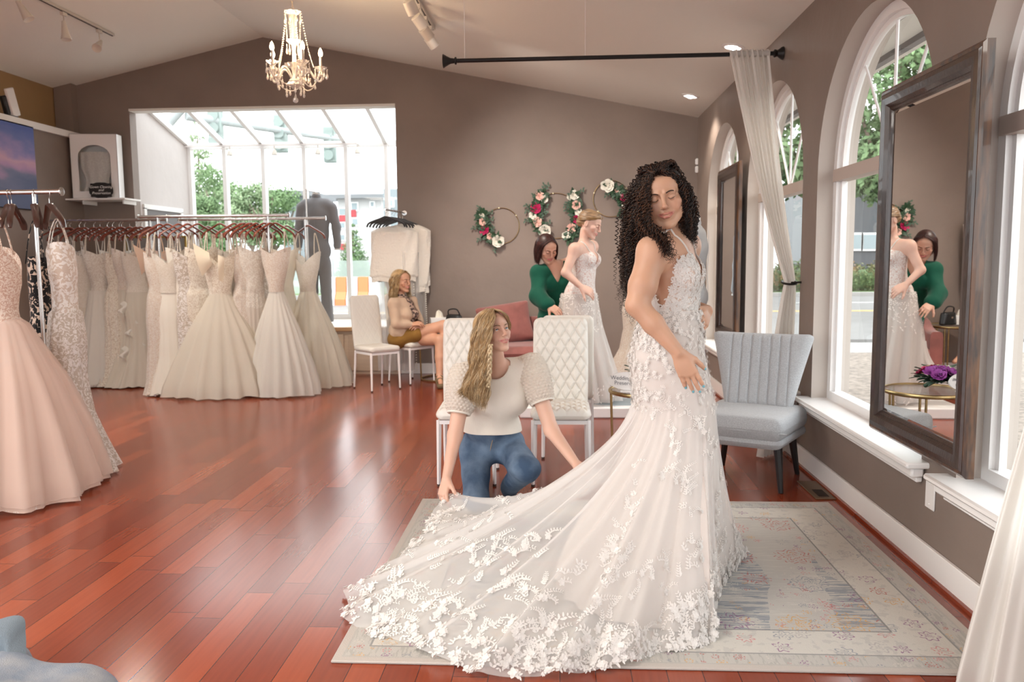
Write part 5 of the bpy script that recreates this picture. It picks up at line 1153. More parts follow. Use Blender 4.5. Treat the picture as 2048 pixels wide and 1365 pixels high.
def stole(label,c,w_,d,z0,z1,m,seed,name='fur_stole',cat='stole'):
    t=thing(name,label,cat,(c[0],c[1],z0),.2); rr=np.random.default_rng(seed); ph=rr.uniform(0,6,5)
    def f(u,v):
        a=2*PI*u; k=(min(v/.10,1))**.5*(1 if v<.9 else .93); r=1+.05*math.sin(3*a+ph[0]+4*v)+.03*math.sin(7*a+ph[1]+9*v)+rr.uniform(-.012,.012)
        return (w_*k*r*abs(math.cos(a))**.6*math.copysign(1,math.cos(a)),d*k*r*abs(math.sin(a))**.7*math.copysign(1,math.sin(a)),(z1-z0)*(1-v)+.01*math.sin(5*a))
    mb=MB(); mb.grid(f,90,60,closed=True,flip=True); mb.build('pile_cloth',m,t,auto=None)
    return t
stole('fluffy white fur stole hanging from the black hangers, over the veils',(-1.93,9.42),.27,.13,1.16,1.80,M['fur'],3)
stole('white fur cape hanging behind the fluffy stole against the taupe wall',(-1.82,9.66),.27,.10,1.02,1.84,M['fur'],8)
for k,(x,y,w_,z0) in enumerate(((-1.93,9.38,.24,.10),(-1.80,9.60,.21,.35))):
    t=thing('veil',('long sheer white veil falling to the floor under the fur stole','shorter sheer veil with a beaded edge behind the fur stole')[k],'veil',(x,y,z0)); mb=MB()
    mb.grid(lambda u,v:(w_*(2*u-1)*(1-.1*v)+.0,.05*math.sin(14*u+k)+.02*math.sin(31*u),(1.5-z0)*(1-v)),70,30); mb.build('tulle',cloth_mat('sheer_veil_tulle',(.90,.88,.86),.45,.5) if k==0 else bpy.data.materials['sheer_veil_tulle'],t,auto=None)
    mb=MB()
    for j in range(46): mb.ball((w_*(1-.1*j/45)+.0,.03,(1.5-z0)*(j/45)),.008,6,4)
    mb.build('beaded_edge',M['fw'],t)
# ================================================================ tailor's dummies with suits
M['suit']=mat('grey_wool_suiting',(.23,.23,.245),.85,bump=.25,bscale=300,sheen=.2); M['suit_l']=mat('light_grey_wool_suiting',(.46,.48,.51),.85,bump=.25,bscale=300,sheen=.2); M['linen']=mat('white_shirt_linen',(.82,.82,.80),.8)
def suit(label,loc,rz,m,zsh,zbase,trousers=True):
    """headless dummy, back of the jacket faces local -y; zsh = shoulder height above its base"""
    t=thing('suit_mannequin',label,'mannequin',loc,rz); z=zsh
    P=[cap((-.13,0,z-.05),(.13,0,z-.05),.075,k=.05),ell((0,.0,z-.19),(.185,.125,.20),k=.05),ell((0,.01,z-.42),(.158,.115,.22),k=.06),ell((0,0,z-.66),(.178,.13,.16),k=.05),
       cap((-.175,0,z-.085),(.175,0,z-.085),.068,k=.04),cap((0,0,z-.0),(0,.005,z+.03),.062,.055,k=.03)]
    P.append(ell((0,0,z-.86),(.23,.18,.10),k=.01,op='-'))
    for s in (-1,1):
        P+= [cap((s*.205,0,z-.10),(s*.25,.02,z-.36),.068,.058,k=.03),cap((s*.25,.02,z-.36),(s*.262,-.0,z-.60),.058,.05,k=.03)]
    P.append(cap((0,-.16,z-.52),(0,-.165,z-.80),.006,.012,k=.012,op='-'))
    V,F=sdf_mesh(P,.009); V=relax(V,F,1); V[:,0]+=.003*np.sin(V[:,2]*30); mkobj('jacket',V,F,m,t)
    MB().lathe([(.058,0),(.062,.012),(.060,.03),(.050,.052),(.046,.055)],(0,0,z+.03),28,sy=.95).build('collar',m,t); MB().lathe([(.046,0),(.052,.018),(.050,.04),(.03,.048),(.001,.05)],(0,0,z+.06),24).build('shirt_collar',M['linen'],t)
    MB().lathe([(.048,0),(.052,.006),(.052,.014),(.048,.018)],(0,.002,z+.085),24).build('bow_tie_band',M['black'],t)
    mb=MB(); mb.tube([(0,-.128,z-.02),(0,-.135,z-.20),(0,-.122,z-.42),(0,-.138,z-.70)],.0025,5); mb.build('back_seam',m,t)
    for s in (-1,1): MB().lathe([(.046,0),(.046,-.018),(.03,-.02)],(s*.262,0,z-.64),16).build('shirt_cuff',M['linen'],t)
    if trousers:
        Q=[ell((0,0,z-.80),(.165,.115,.13),k=.04)]
        for s in (-1,1): Q+=[cap((s*.085,0,z-.86),(s*.092,.01,z-1.20),.088,.072,k=.02),cap((s*.092,.01,z-1.20),(s*.105,0,.03),.072,.078,k=.02)]
        Q.append(ell((0,0,-.03),(.4,.4,.05),k=.004,op='-'))
        V,F=sdf_mesh(Q,.010); V=relax(V,F,1); mkobj('trousers',V,F,m,t)
    else:
        MB().cyl((0,0,z-.75),(0,0,.02),.016,n=12).build('pole',M['chrome'],t); MB().lathe([(.16,0),(.16,.012),(.03,.02),(.001,.022)],(0,0,0),24).build('base_plate',M['chrome'],t)
        MB().lathe([(.15,0),(.16,-.05),(.15,-.14),(.001,-.15)],(0,0,z-.68),24,sy=.75).build('torso_form',M['linen'],t)
    return t
p=U(636,500,Y=10.62); s1=suit('headless dummy in a mid-grey suit seen from behind, standing in the glazed bay',(p[0],10.62,.575),0,M['suit'],1.63,0)
MB().cyl((-.06,-.24,0),(-.06,-.24,1.76),.013,n=10).cyl((-.06,-.24,1.74),(0,-.0,1.74),.008,n=8).build('stand_pole',M['chrome'],s1)
suit('dummy in a light grey jacket behind the curly-haired bride',(1.30,7.85,0),1.2,M['suit_l'],1.69,0,False)
# dress form with a blush gown between bride and wall
gown('blush mermaid gown on a dress form behind the standing bride, only its skirt in view',(.86,8.75),.2,'mermaid',G_['lace5'],top=1.38,hw=1.05,dw=.7,folds=8,amp=.075,straps=False,seed=61,zb=.12)
f=thing('dress_form','cream dress form under the blush mermaid gown behind the standing bride','dress form',(.86,8.75,0)); V,F=sdf_mesh([ell((0,0,1.28),(.13,.085,.16),k=.05),cap((-.10,0,1.42),(.10,0,1.42),.045,k=.04),cap((0,0,1.45),(0,0,1.53),.045,k=.02)],.012); mkobj('torso_form',V,F,M['linen'],f); MB().cyl((0,0,1.2),(0,0,.02),.015,n=10).build('pole',M['chrome'],f); MB().lathe([(.16,0),(.16,.015),(.03,.02),(.001,.022)],(0,0,0),24).build('base_plate',M['chrome'],f)
# ================================================================ people
def skin_mat(name, base):
    m, nt, b = new_mat(name); a = nd(nt,'ShaderNodeVertexColor'); a.layer_name='Col'; nt.links.new(a.outputs['Color'],b.inputs['Base Color'])
    b.inputs['Roughness'].default_value=.48; b.inputs['Subsurface Weight'].default_value=.12; b.inputs['Subsurface Radius'].default_value=(.010,.004,.002); b.inputs['Subsurface Scale'].default_value=1
    n=nd(nt,'ShaderNodeTexNoise'); n.inputs['Scale'].default_value=220; bp=nd(nt,'ShaderNodeBump'); bp.inputs['Strength'].default_value=.08; bp.inputs['Distance'].default_value=.002; nt.links.new(n.outputs['Fac'],bp.inputs['Height']); nt.links.new(bp.outputs[0],b.inputs['Normal'])
    return m
def unit(v): v=np.asarray(v,float); return v/np.linalg.norm(v)
def basis(fwd, up):
    f=unit(fwd); r=unit(np.cross(f,up)); return np.stack([r,f,np.cross(r,f)],1)     # columns right, forward, up
LIPS=[((-.027,.0785,-.0530),(-.006,.0925,-.0540),.0034),((.027,.0785,-.0530),(.006,.0925,-.0540),.0034),((-.006,.0925,-.0540),(.006,.0925,-.0540),.0034),((-.026,.0785,-.0560),(-.009,.0905,-.0665),.0038),((.025,.0785,-.0560),(.009,.0905,-.0665),.0038),((-.009,.0905,-.0665),(.009,.0905,-.0665),.0042)]
GAP=[((-.021,.086,-.0565),(-.007,.099,-.0605)),((-.007,.099,-.0605),(.007,.099,-.0605)),((.021,.086,-.0565),(.007,.099,-.0605))]
def head_prims(eye='open', smile=1.):
    P=[ell((0,-.018,.030),(.076,.090,.082)),ell((0,.020,-.026),(.064,.064,.074)),ell((0,.040,.042),(.060,.044,.045))]
    for s in (-1,1):
        P+= [cap((s*.053,.002,-.048),(s*.018,.063,-.094),.018,.014,k=.02),ell((s*.042,.056,-.018),(.022,.022,.018),k=.015),ell((s*.036,.064,-.038),(.016,.0145,.016),k=.012),cap((s*.012,.084,.022),(s*.042,.068,.021),.0075,k=.012)]
    P+= [ell((0,.075,-.098),(.017,.0135,.014),k=.015),ell((0,.070,-.058),(.029,.022,.026),k=.012)]
    for s in (-1,1): P+= [ell((s*.031,.094,.003),(.017,.013,.011),k=.012,op='-')]
    P+= [cap((0,.087,.010),(0,.1035,-.024),.0065,.0085,k=.010),ell((0,.1045,-.028),(.0095,.008,.0075),k=.006)]
    for s in (-1,1): P+= [ell((s*.0105,.0955,-.0315),(.0062,.0078,.0058),k=.005),ell((s*.0055,.099,-.0385),(.0028,.0042,.0028),k=.002,op='-')]
    for a,b,r in LIPS: P.append(cap(a,b,r,k=.004))
    if smile:
        for a,b in GAP: P.append(cap(a,b,.0030,.0042,k=.002,op='-'))
    for s in (-1,1):
        P.append(ell((s*.031,.0715,.003),(.0148,.0148,.0142),k=.004))
        if eye=='open': P.append(ell((s*.0315,.090,.0015),(.0122,.012,.0052),k=.002,op='-'))
        P+= [ell((s*.0755,-.008,-.006),(.007,.017,.029),k=.006),ell((s*.083,-.004,-.004),(.005,.009,.017),k=.004,op='-')]
    return P
def hand_prims(wrist, d, n, side, curl, spread=.0, s=1., thumb=(.75,.5), nails=None):
    """wrist point, direction to the knuckles, normal of the back of the hand; side=+1: thumb lies toward d x n"""
    wrist=np.asarray(wrist,float); d=unit(d); n=unit(n-d*(np.dot(n,d))); x=np.cross(d,n)*side; P=[]; tips=[]
    K=[(.026,.088,.068),(.008,.093,.076),(-.011,.089,.070),(-.028,.080,.054)]
    for i,(lx,ly,L_) in enumerate(K):
        k=wrist+s*(x*lx+d*ly); P.append(cap(wrist+s*(x*lx*.55+d*.01),k,.0125*s,.0105*s,k=.012*s))
        c=curl[i] if hasattr(curl,'__len__') else curl; a=spread*(lx/.026); dd=unit(d+x*a*.5); ang=0; p=k
        for j,(fr,r0,r1) in enumerate(((.45,.0092,.0082),(.30,.0082,.0074),(.25,.0074,.0058))):
            ang+=c*(.8,1.1,.7)[j]; v=dd*math.cos(ang)-n*math.sin(ang); q=p+v*L_*fr*s; P.append(cap(p,q,r0*s,r1*s,k=.0035*s)); p=q
        nn=unit(dd*math.sin(ang)+n*math.cos(ang)); tips.append(p+nn*.0055*s-v*.003*s)
    P.append(ell(wrist+s*(d*.05),(.034*s,.040*s,.0125*s),np.stack([x,d,n],1),k=.012*s))
    t0=wrist+s*(x*.020+d*.018-n*.004); t1=wrist+s*(x*.044+d*.050-n*.012)
    tv=unit(d*math.cos(thumb[0])+x*math.sin(thumb[0])-n*thumb[1]*.5); t2=t1+tv*.030*s; t3=t2+unit(tv+d*.3-n*thumb[1])*.026*s
    P+= [cap(t0,t1,.0145*s,.0115*s,k=.012*s),cap(t1,t2,.0108*s,.0098*s,k=.004*s),cap(t2,t3,.0096*s,.0072*s,k=.003*s)]; tips.append(t3+unit(n+x*.4)*.0055*s)
    if nails is not None: nails+=tips
    return P
def skin_body(parent, prims, tone, res=.006, fine=(), H=None, hc=None, hs=1., lip=(.48,.16,.13), nails=(), nailcol=None, cut=None, name='body'):
    parts=[]; V,F=sdf_mesh(prims,res); msk=np.ones(len(V),bool)
    for lo,hi,r in fine: msk&=~np.all((V>np.asarray(lo)+res*1.3)&(V<np.asarray(hi)-res*1.3),1)
    if cut is not None: msk&=cut(V)
    parts.append(keep(V,F,msk))
    for lo,hi,r in fine:
        V,F=sdf_mesh(prims,r,box=(lo,hi))
        if cut is not None: V,F=keep(V,F,cut(V))
        parts.append((V,F))
    V,F=join(parts); C=np.tile(np.asarray(tone,float),(len(V),1)); N=np.array(tone)
    C*= (1+.05*np.sin(V[:,[0]]*37+V[:,[2]]*23)*np.sin(V[:,[2]]*31))
    if H is not None:
        q=((V-hc)@H)/hs
        blush=np.zeros(len(V))
        for s in (-1,1): blush+=np.exp(-(((q-np.array([s*.042,.062,-.030]))/.020)**2).sum(1))
        blush+=.8*np.exp(-(((q-np.array([0,.104,-.028]))/.012)**2).sum(1))
        C=C*(1-.30*blush[:,None]*np.array([.1,.75,.8]))
        dl=np.min([pdist(cap(a,b,r),q) for a,b,r in LIPS],0); k=np.clip(1-dl/.0018,0,1)*(q[:,1]>.05); C=C*(1-k[:,None])+np.array(lip)*k[:,None]
    for p in nails:
        k=np.clip(1.6-np.linalg.norm(V-p,axis=1)/.0052,0,1)[:,None]; C=C*(1-k)+np.array(nailcol)*k
    m=skin_mat('skin_'+parent.name.replace('.','_'),tone)
    return mkobj(name,V,F,m,parent,world=True,colors=C)
def box_of(pts,m): pts=np.asarray(pts); return pts.min(0)-m,pts.max(0)+m
def strands(name, groups, mats, parent, seed=0, mi_w=None):
    """groups: (guideA, guideB, count, scatter, radius, curl radius, curl pitch, points)"""
    r=np.random.default_rng(seed); Vs=[];Fs=[];M_=[];n0=0
    for A,B,cnt,sc,rad,cr_,pitch,m in groups:
        coh=pitch>.05
        if coh: cnt=int(cnt*2.6); rad=rad*.52; sc=sc*.8
        A=spline(A,m);B=spline(B,m); t=r.random(cnt)[:,None,None]; off=r.normal(size=(cnt,1,3))*sc; grow=np.linspace(.35,1.25,m)[None,:,None]
        C=A[None]*(1-t)+B[None]*t+off*grow; ln=r.uniform(.82,1.0,cnt)[:,None]; 
        k=np.linspace(0,1,m)[None]*ln*(m-1); i=np.clip(k.astype(int),0,m-2); f=(k-i)[...,None]; C=np.take_along_axis(C,i[...,None],1)*(1-f)+np.take_along_axis(C,i[...,None]+1,1)*f
        T=np.gradient(C,axis=1); L_=np.linalg.norm(T,axis=2); T/=L_[...,None]+1e-9
        up=np.array([.31,.93,.2]); X=np.cross(T,up); X/=np.linalg.norm(X,axis=2)[...,None]+1e-9; Y_=np.cross(T,X)
        s=np.cumsum(L_,1); ph=(r.uniform(0,2*PI,cnt)[:,None] if not coh else t[:,:,0]*7+r.normal(size=(cnt,1))*.5); w_=2*PI*s/(pitch*r.uniform(*( (.96,1.04) if coh else (.75,1.4)),cnt)[:,None])+ph; q1=r.uniform(0,2*PI,(cnt,4)); fz=0 if coh else .0065
        C=C+fz*np.stack([np.sin(s*34+q1[:,[0]])+.6*np.sin(s*71+q1[:,[3]]),np.sin(s*41+q1[:,[1]]),.5*np.sin(s*37+q1[:,[2]])],-1); a=cr_*r.uniform(.6,1.25,cnt)[:,None]*np.clip(np.linspace(.1,2.2,m)[None],0,1)
        C=C+X*(np.cos(w_)*a)[...,None]+Y_*(np.sin(w_)*a)[...,None]
        T=np.gradient(C,axis=1); T/=np.linalg.norm(T,axis=2)[...,None]+1e-9; X=np.cross(T,up); X/=np.linalg.norm(X,axis=2)[...,None]+1e-9; Y_=np.cross(T,X)
        rr_=rad*np.interp(np.linspace(0,1,m),[0,.1,.75,1],[.8,1,.9,.25]); an=np.arange(4)*PI/2
        V=C[:,:,None]+rr_[None,:,None,None]*(np.cos(an)[None,None,:,None]*X[:,:,None]+np.sin(an)[None,None,:,None]*Y_[:,:,None])
        idx=np.arange(cnt*m*4).reshape(cnt,m,4)+n0; a0=idx[:,:-1];b0=idx[:,1:]; F=np.stack([a0,np.roll(a0,-1,2),np.roll(b0,-1,2),b0],-1).reshape(-1,4)
        Vs.append(V.reshape(-1,3));Fs.append(F);n0+=cnt*m*4; M_.append(np.repeat(r.choice(len(mats),cnt,p=mi_w),(m-1)*4))
    return mkobj(name,np.concatenate(Vs),np.concatenate(Fs),mats,parent,world=True,mi=np.concatenate(M_))
def face_bits(parent,H,hc,s,brow,iris=(.10,.22,.30),eye='open',gaze=(0,1,0),lashes=True,teeth=True,browlift=0):
    W_=lambda p: H@(np.asarray(p,float)*s)+hc
    mb=MB()
    for k in (-1,1): mb.tube([W_(p) for p in spline([(k*.014,.0925,.0185+browlift),(k*.026,.0915,.0235+browlift),(k*.038,.082,.0235+browlift),(k*.047,.069,.018+browlift)],10)],np.array([.0016,.0024,.0026,.0026,.0025,.0024,.0022,.0018,.0014,.0008])*s,6)
    mb.build('eyebrow',mat('brow_hair_'+parent.name.replace('.','_'),brow,.8),parent,world=True)
    if eye=='open':
        g=unit(H@unit(gaze))
        for k in (-1,1):
            c=W_((k*.031,.0715,.0025)); e=MB().ball(c,.0129*s,16,12); e.m=1; e.lathe([(.001,.0132*s),(.0030*s,.0131*s)],c,14,tuple(g)); e.m=2; e.lathe([(.0031*s,.01295*s),(.0060*s,.0118*s)],c,16,tuple(g))
            e.build('eyeball',[mat('eye_white',(.80,.77,.74),.15),M['black'],mat('iris_'+parent.name.replace('.','_'),iris,.2)],parent,world=True)
    mb=MB()
    zl=.0060 if eye=='open' else -.0035
    for k in (-1,1): mb.tube([W_(p) for p in spline([(k*.0185,.0825,.001),(k*.025,.0868,zl),(k*.034,.0862,zl),(k*.0435,.0785,.0005)],9)],.0011*s,5)
    mb.build('eyelashes',M['black'],parent,world=True)
    if teeth:
        mb=MB(); mb.grid(lambda u,v:W_(((u-.5)*.040,.0925-34*((u-.5)*.040)**2,-.0545-.0090*v*(1-.6*abs(2*u-1)**2)-.002*(1-abs(2*u-1)))),16,4,flip=True); mb.build('teeth',mat('tooth_enamel',(.85,.82,.77),.2),parent,world=True)
def pts(*a): return [U(x,y,Y=Y) for x,y,Y in a]
def wob(V,N,amp,f=(9,7,11),ph=0):
    x,y,z=V.T; return V+N*(amp*(np.sin(f[0]*x*6+2*np.sin(f[1]*z*2+ph)+ph)+.6*np.sin(f[2]*z*5+3*y*f[0]+ph*2)))[:,None]
def hairmat(n,c): return mat(n,c,.42,spec=.4,vary=.35,vscale=30)
# ---------------------------------------------------------------- the curly-haired bride
BY=3.42; br=thing('person','curly-haired woman looking back over her shoulder, wearing the lace gown with the long train','person',(U(1345,600,Y=BY)[0],BY,0))
tF=np.array([.95,-.31,0]); TB=basis(tF,(0,0,1)); tr_=TB[:,0]; tf=TB[:,1]
z2x=lambda y: U(y[0],y[1],Y=BY)
chest,waist_,hip_,thi=z2x((1345,548)),z2x((1345,615)),z2x((1334,700)),z2x((1345,765))
Hb=basis((-.14,-.98,-.10),(-.21,0,1)); hcb=U(1327,397,Y=BY-.02); HSC=1.10
rs,ls=U(1306,503,Y=3.27),U(1372,492,Y=3.60); re,rw=U(1274,610,Y=3.20),U(1357,706,Y=3.14)
le,lw=U(1372,612,Y=3.68),U(1414,622,Y=3.46)
torso=[ell(chest,(.150,.100,.170),TB,k=.05),ell(waist_,(.120,.100,.13),TB,k=.06),ell(hip_,(.165,.135,.15),TB,k=.07),ell(thi,(.165,.14,.16),TB,k=.07),
  ell(chest+tr_*.068+tf*.060+[0,0,-.005],(.070,.058,.070),TB,k=.03),ell(chest-tr_*.068+tf*.060+[0,0,-.005],(.070,.058,.070),TB,k=.03),ell(hip_-tf*.040+[0,0,-.03],(.12,.072,.09),TB,k=.05)]
nb=U(1341,486,Y=BY+.01); nk=hcb+Hb@np.array([0,-.022,-.075])*HSC
nailp=[]
handR=hand_prims(rw,U(1379,752,Y=3.13)-rw,np.array([-.15,-1,.15]),-1,(.10,.12,.14,.16),.13,1.04,(.40,.5),nailp)
handL=hand_prims(lw,U(1404,650,Y=3.36)-lw,np.array([.80,-.6,.15]),1,(.38,.40,.42,.45),.3,.98,(.8,.4),nailp)
body=torso+[cap(rs,ls,.05,k=.06),cap(nb,nk,.049,.046,k=.035),cap(nb+[0,0,-.03],rs+[0,0,.0],.038,.05,k=.05),cap(nb+[0,0,-.03],ls,.038,.05,k=.05),
  cap(rs,rs*.35+re*.65,.060,.055,k=.03),cap(rs*.35+re*.65,re,.055,.044,k=.02),cap(re,re*.6+rw*.4,.044,.041,k=.018),cap(re*.6+rw*.4,rw,.041,.0255,k=.018),
  cap(ls,le,.055,.043,k=.03),cap(le,lw,.040,.025,k=.02)]+handR+handL+xf(head_prims('closed'),Hb,hcb,HSC)
for s in (-1,1): body.append(cap(thi+tr_*s*.08,[thi[0]+tr_[0]*s*.09,thi[1]+tr_[1]*s*.09,.08],.085,.04,k=.02))
hb_=box_of([hcb],.15*HSC); h1=box_of([rw,*nailp[:5]],.03); h2=box_of([lw,*nailp[5:]],.03)
skin_body(br,body,(.56,.325,.215),.0065,[(hb_[0],hb_[1],.0021),(h1[0],h1[1],.0022),(h2[0],h2[1],.0025)],Hb,hcb,HSC,(.45,.15,.12),nailp,(.13,.50,.62))
face_bits(br,Hb,hcb,HSC,(.05,.025,.015),eye='closed')
hc1,hc2,hc3=hairmat('dark_brown_curls',(.022,.010,.006)),hairmat('chestnut_curls',(.075,.030,.013)),hairmat('black_brown_curls',(.010,.006,.005))
V,F=sdf_mesh(xf([ell((0,-.030,.040),(.082,.092,.086),k=.02),ell((.0,-.055,-.03),(.080,.060,.09),k=.03)],Hb,hcb,HSC)+[ell(U(1283,455,Y=3.54),(.062,.050,.16),k=.05),ell(U(1280,560,Y=3.54),(.04,.04,.15),k=.05)],.009); 
mkobj('hair_mass',V,F,hc3,br,world=True)
def W(x,y,z): return Hb@(np.array([x,y,z])*HSC)+hcb
G=lambda *a: np.array(pts(*a))
top0=W(.0,.035,.118); tl=W(.03,.045,.112); trr=W(-.03,.05,.108)
def guide(first,*a): return np.concatenate([[first],G(*a)])
grp=[(guide(W(-.0,.06,.100),(1298,366,3.36),(1278,410,3.34),(1272,470,3.36),(1270,540,3.44),(1272,610,3.50)),guide(W(.01,.03,.115),(1285,360,3.46),(1262,405,3.48),(1256,470,3.52),(1258,540,3.54),(1264,640,3.54)),270,.017,.0021,.0062,.019,250),
 (guide(W(.03,.07,.095),(1293,372,3.33),(1283,410,3.31),(1283,450,3.28),(1298,480,3.26),(1312,505,3.22)),guide(W(.03,.07,.085),(1297,378,3.32),(1291,415,3.29),(1298,450,3.25),(1330,478,3.20),(1352,522,3.20)),190,.009,.0020,.0058,.018,230),
 (guide(W(.0,.065,.10),(1350,356,3.33),(1364,384,3.34),(1369,420,3.36),(1371,455,3.38),(1370,490,3.42)),guide(W(-.01,.04,.115),(1350,350,3.44),(1380,385,3.47),(1388,425,3.50),(1388,465,3.52),(1384,500,3.50)),150,.009,.0020,.006,.019,200),
 (guide(W(.0,.0,.12),(1300,345,3.50),(1272,390,3.54),(1262,450,3.58),(1266,540,3.58),(1272,620,3.56)),guide(W(-.01,.0,.12),(1320,345,3.54),(1300,400,3.60),(1290,470,3.60),(1285,540,3.60),(1285,600,3.58)),170,.018,.0022,.0068,.020,230),
 (guide(W(.02,.05,.105),(1300,352,3.38),(1282,385,3.37),(1268,430,3.38),(1262,480,3.42),(1258,520,3.46)),guide(W(-.02,.05,.108),(1336,344,3.38),(1362,366,3.38),(1376,400,3.40),(1380,440,3.44),(1380,470,3.46)),110,.010,.0021,.006,.019,190)]
grp.append((np.array([W(.012,.072,.096),W(.045,.03,.122),W(.070,-.03,.112),W(.088,-.07,.06),W(.095,-.08,.0)]),np.array([W(-.012,.072,.096),W(-.045,.03,.122),W(-.065,-.03,.112),W(-.080,-.07,.06),W(-.085,-.08,.0)]),230,.004,.0021,.0055,.019,120))
strands('hair',grp,[hc1,hc2,hc3],br,4,[.5,.25,.25])
# gown of the bride --------------------------------------------------------
GB=thing('bridal_gown','white lace mermaid gown with a sheer floral train spread over the rug','gown',(br.location.x,BY,0))
M['tulle']=cloth_mat('sheer_ivory_tulle',(.90,.89,.875),.48,.35); M['lining']=cloth_mat('blush_lining_under_tulle',(.88,.80,.74),0,.25,.6); M['lacew']=cloth_mat('white_raised_lace',(.87,.85,.82),0,.25,.8)
hemS=[ # (pixel, height above floor, ring angle in degrees seen from above, 0 = toward the windows)
 ((1489,1118),.015,0),((1452,1158),.015,-18),((1440,1190),.015,-30),((1425,1225),.015,-42),((1432,1262),.015,-50),((1422,1290),.015,-58),((1364,1301),.015,-68),((1322,1305),.015,-76),((1273,1322),.015,-84),((1198,1340),.015,-94),((1099,1350),.015,-104),((1028,1354),.015,-112),((946,1350),.015,-120),((900,1322),.015,-127),((842,1303),.015,-133),((801,1282),.015,-138),((735,1272),.015,-144),((697,1243),.015,-150),((685,1220),.015,-155),((697,1178),.015,-160),((743,1152),.02,-165),((790,1122),.03,-169),((830,1100),.05,-173)]
H_=[U(p[0],p[1],Z=z) for p,z,a in hemS]; A_h=[a for *_,a in hemS]
for (x,y,Y_,a) in ((852,1050,3.85,-177),(872,1003,4.02,-181),(908,996,4.06,-186),(991,1002,4.08,-191),(1053,1001,4.08,-196),(1107,983,4.08,-201),(1157,960,4.06,-206),(1198,948,4.02,-212)): H_.append(U(x,y,Y=Y_)); A_h.append(a)
for (x,y,z,a) in ((.25,4.0,.10,-225),(.36,4.06,.02,-245),(.50,4.08,.015,-265),(.66,4.02,.015,-290),(.80,3.90,.015,-315),(.86,3.80,.015,-338)): H_.append(np.array([x,y,z])); A_h.append(a)
H_.append(H_[0]); A_h.append(-360)
H_=np.array(H_); A_h=np.array(A_h,float); dl=np.r_[0,np.cumsum(np.linalg.norm(np.diff(H_,axis=0),axis=1))]; Hlen=dl[-1]; dl=dl/Hlen
rz_=[(1.20,(1345,616),.124,.106),(1.10,(1338,660),.150,.128),(1.00,(1334,705),.168,.146),(.90,(1341,757),.172,.150),(.80,(1348,806),.168,.158)]
NU,NV=520,150
uu=np.linspace(0,1,NU); hemU=np.stack([np.interp(uu,dl,H_[:,i]) for i in range(3)],1)
for _ in range(3): hemU[1:-1]=.25*hemU[:-2]+.5*hemU[1:-1]+.25*hemU[2:]
angU=np.radians(np.interp(uu,dl,A_h)); GRD=np.zeros((NV,NU,3)); VB=.30
zs=np.array([r[0] for r in rz_])[::-1]; cx=np.array([U(*r[1],Y=BY)[0] for r in rz_])[::-1]; rwid=np.array([r[2] for r in rz_])[::-1]; rdep=np.array([r[3] for r in rz_])[::-1]
def ring(z,ang):
    c=np.array([np.interp(z,zs,cx),BY,z]); w1=np.interp(z,zs,rwid)+.012; d1=np.interp(z,zs,rdep)+.014
    dx,dy=np.cos(ang),np.sin(ang); dr=np.stack([dx,dy,0*dx],-1); a=dr@tf; b=dr@tr_; rad=1/np.sqrt((a/d1)**2+(b/w1)**2); return c+dr*rad[:,None]
fold=np.sin(2*PI*uu*23)+.6*np.sin(2*PI*uu*41+1.3)+.5*np.sin(2*PI*uu*9+.7)
for j in range(NV):
    v=j/(NV-1)
    if v<VB: GRD[j]=ring(1.20-.40*v/VB,angU); continue
    t=(v-VB)/(1-VB); P0=ring(.80,angU); out=hemU-P0; out[:,2]=0; dist=np.linalg.norm(out,axis=1)[:,None]; o=out/dist
    P1=P0+np.array([0,0,-1])*.26+o*np.minimum(dist*.06,.07); far=np.clip((dist-.35)/1.0,0,1)
    held=np.clip((hemU[:,[2]]-.05)/.10,0,1); P2=hemU-o*dist*(.30+.18*far)+np.array([0,0,1])*((.14+.10*far)*(1-held)-.05*held); 
    B=((1-t)**3)*P0+3*((1-t)**2)*t*P1+3*(1-t)*t*t*P2+t**3*hemU
    am=.004+.030*t**1.2*np.clip(1.15-.3*far,0,1); nrm=np.stack([o[:,0]*.6,o[:,1]*.6,.5+0*o[:,0]],1); k=(am*(fold[:,None]+.5*np.sin(2*PI*uu*14+7*t)[:,None]))
    B=B+nrm*k*(1 if t<.97 else .6); fl=.012+.012*np.clip(fold,-1,2)[:,None]*(t>.5); B[:,2]=np.maximum(B[:,2],fl[:,0]+.004*np.sin(uu*300+t*20)); 
    GRD[j]=B
GRD[:,-1]=GRD[:,0]
def gridF(nv,nu): i=np.arange(nv*nu).reshape(nv,nu); return np.stack([i[:-1,:-1],i[1:,:-1],i[1:,1:],i[:-1,1:]],-1).reshape(-1,4)
mkobj('tulle_skirt',GRD.reshape(-1,3),gridF(NV,NU),M['tulle'],GB,world=True)
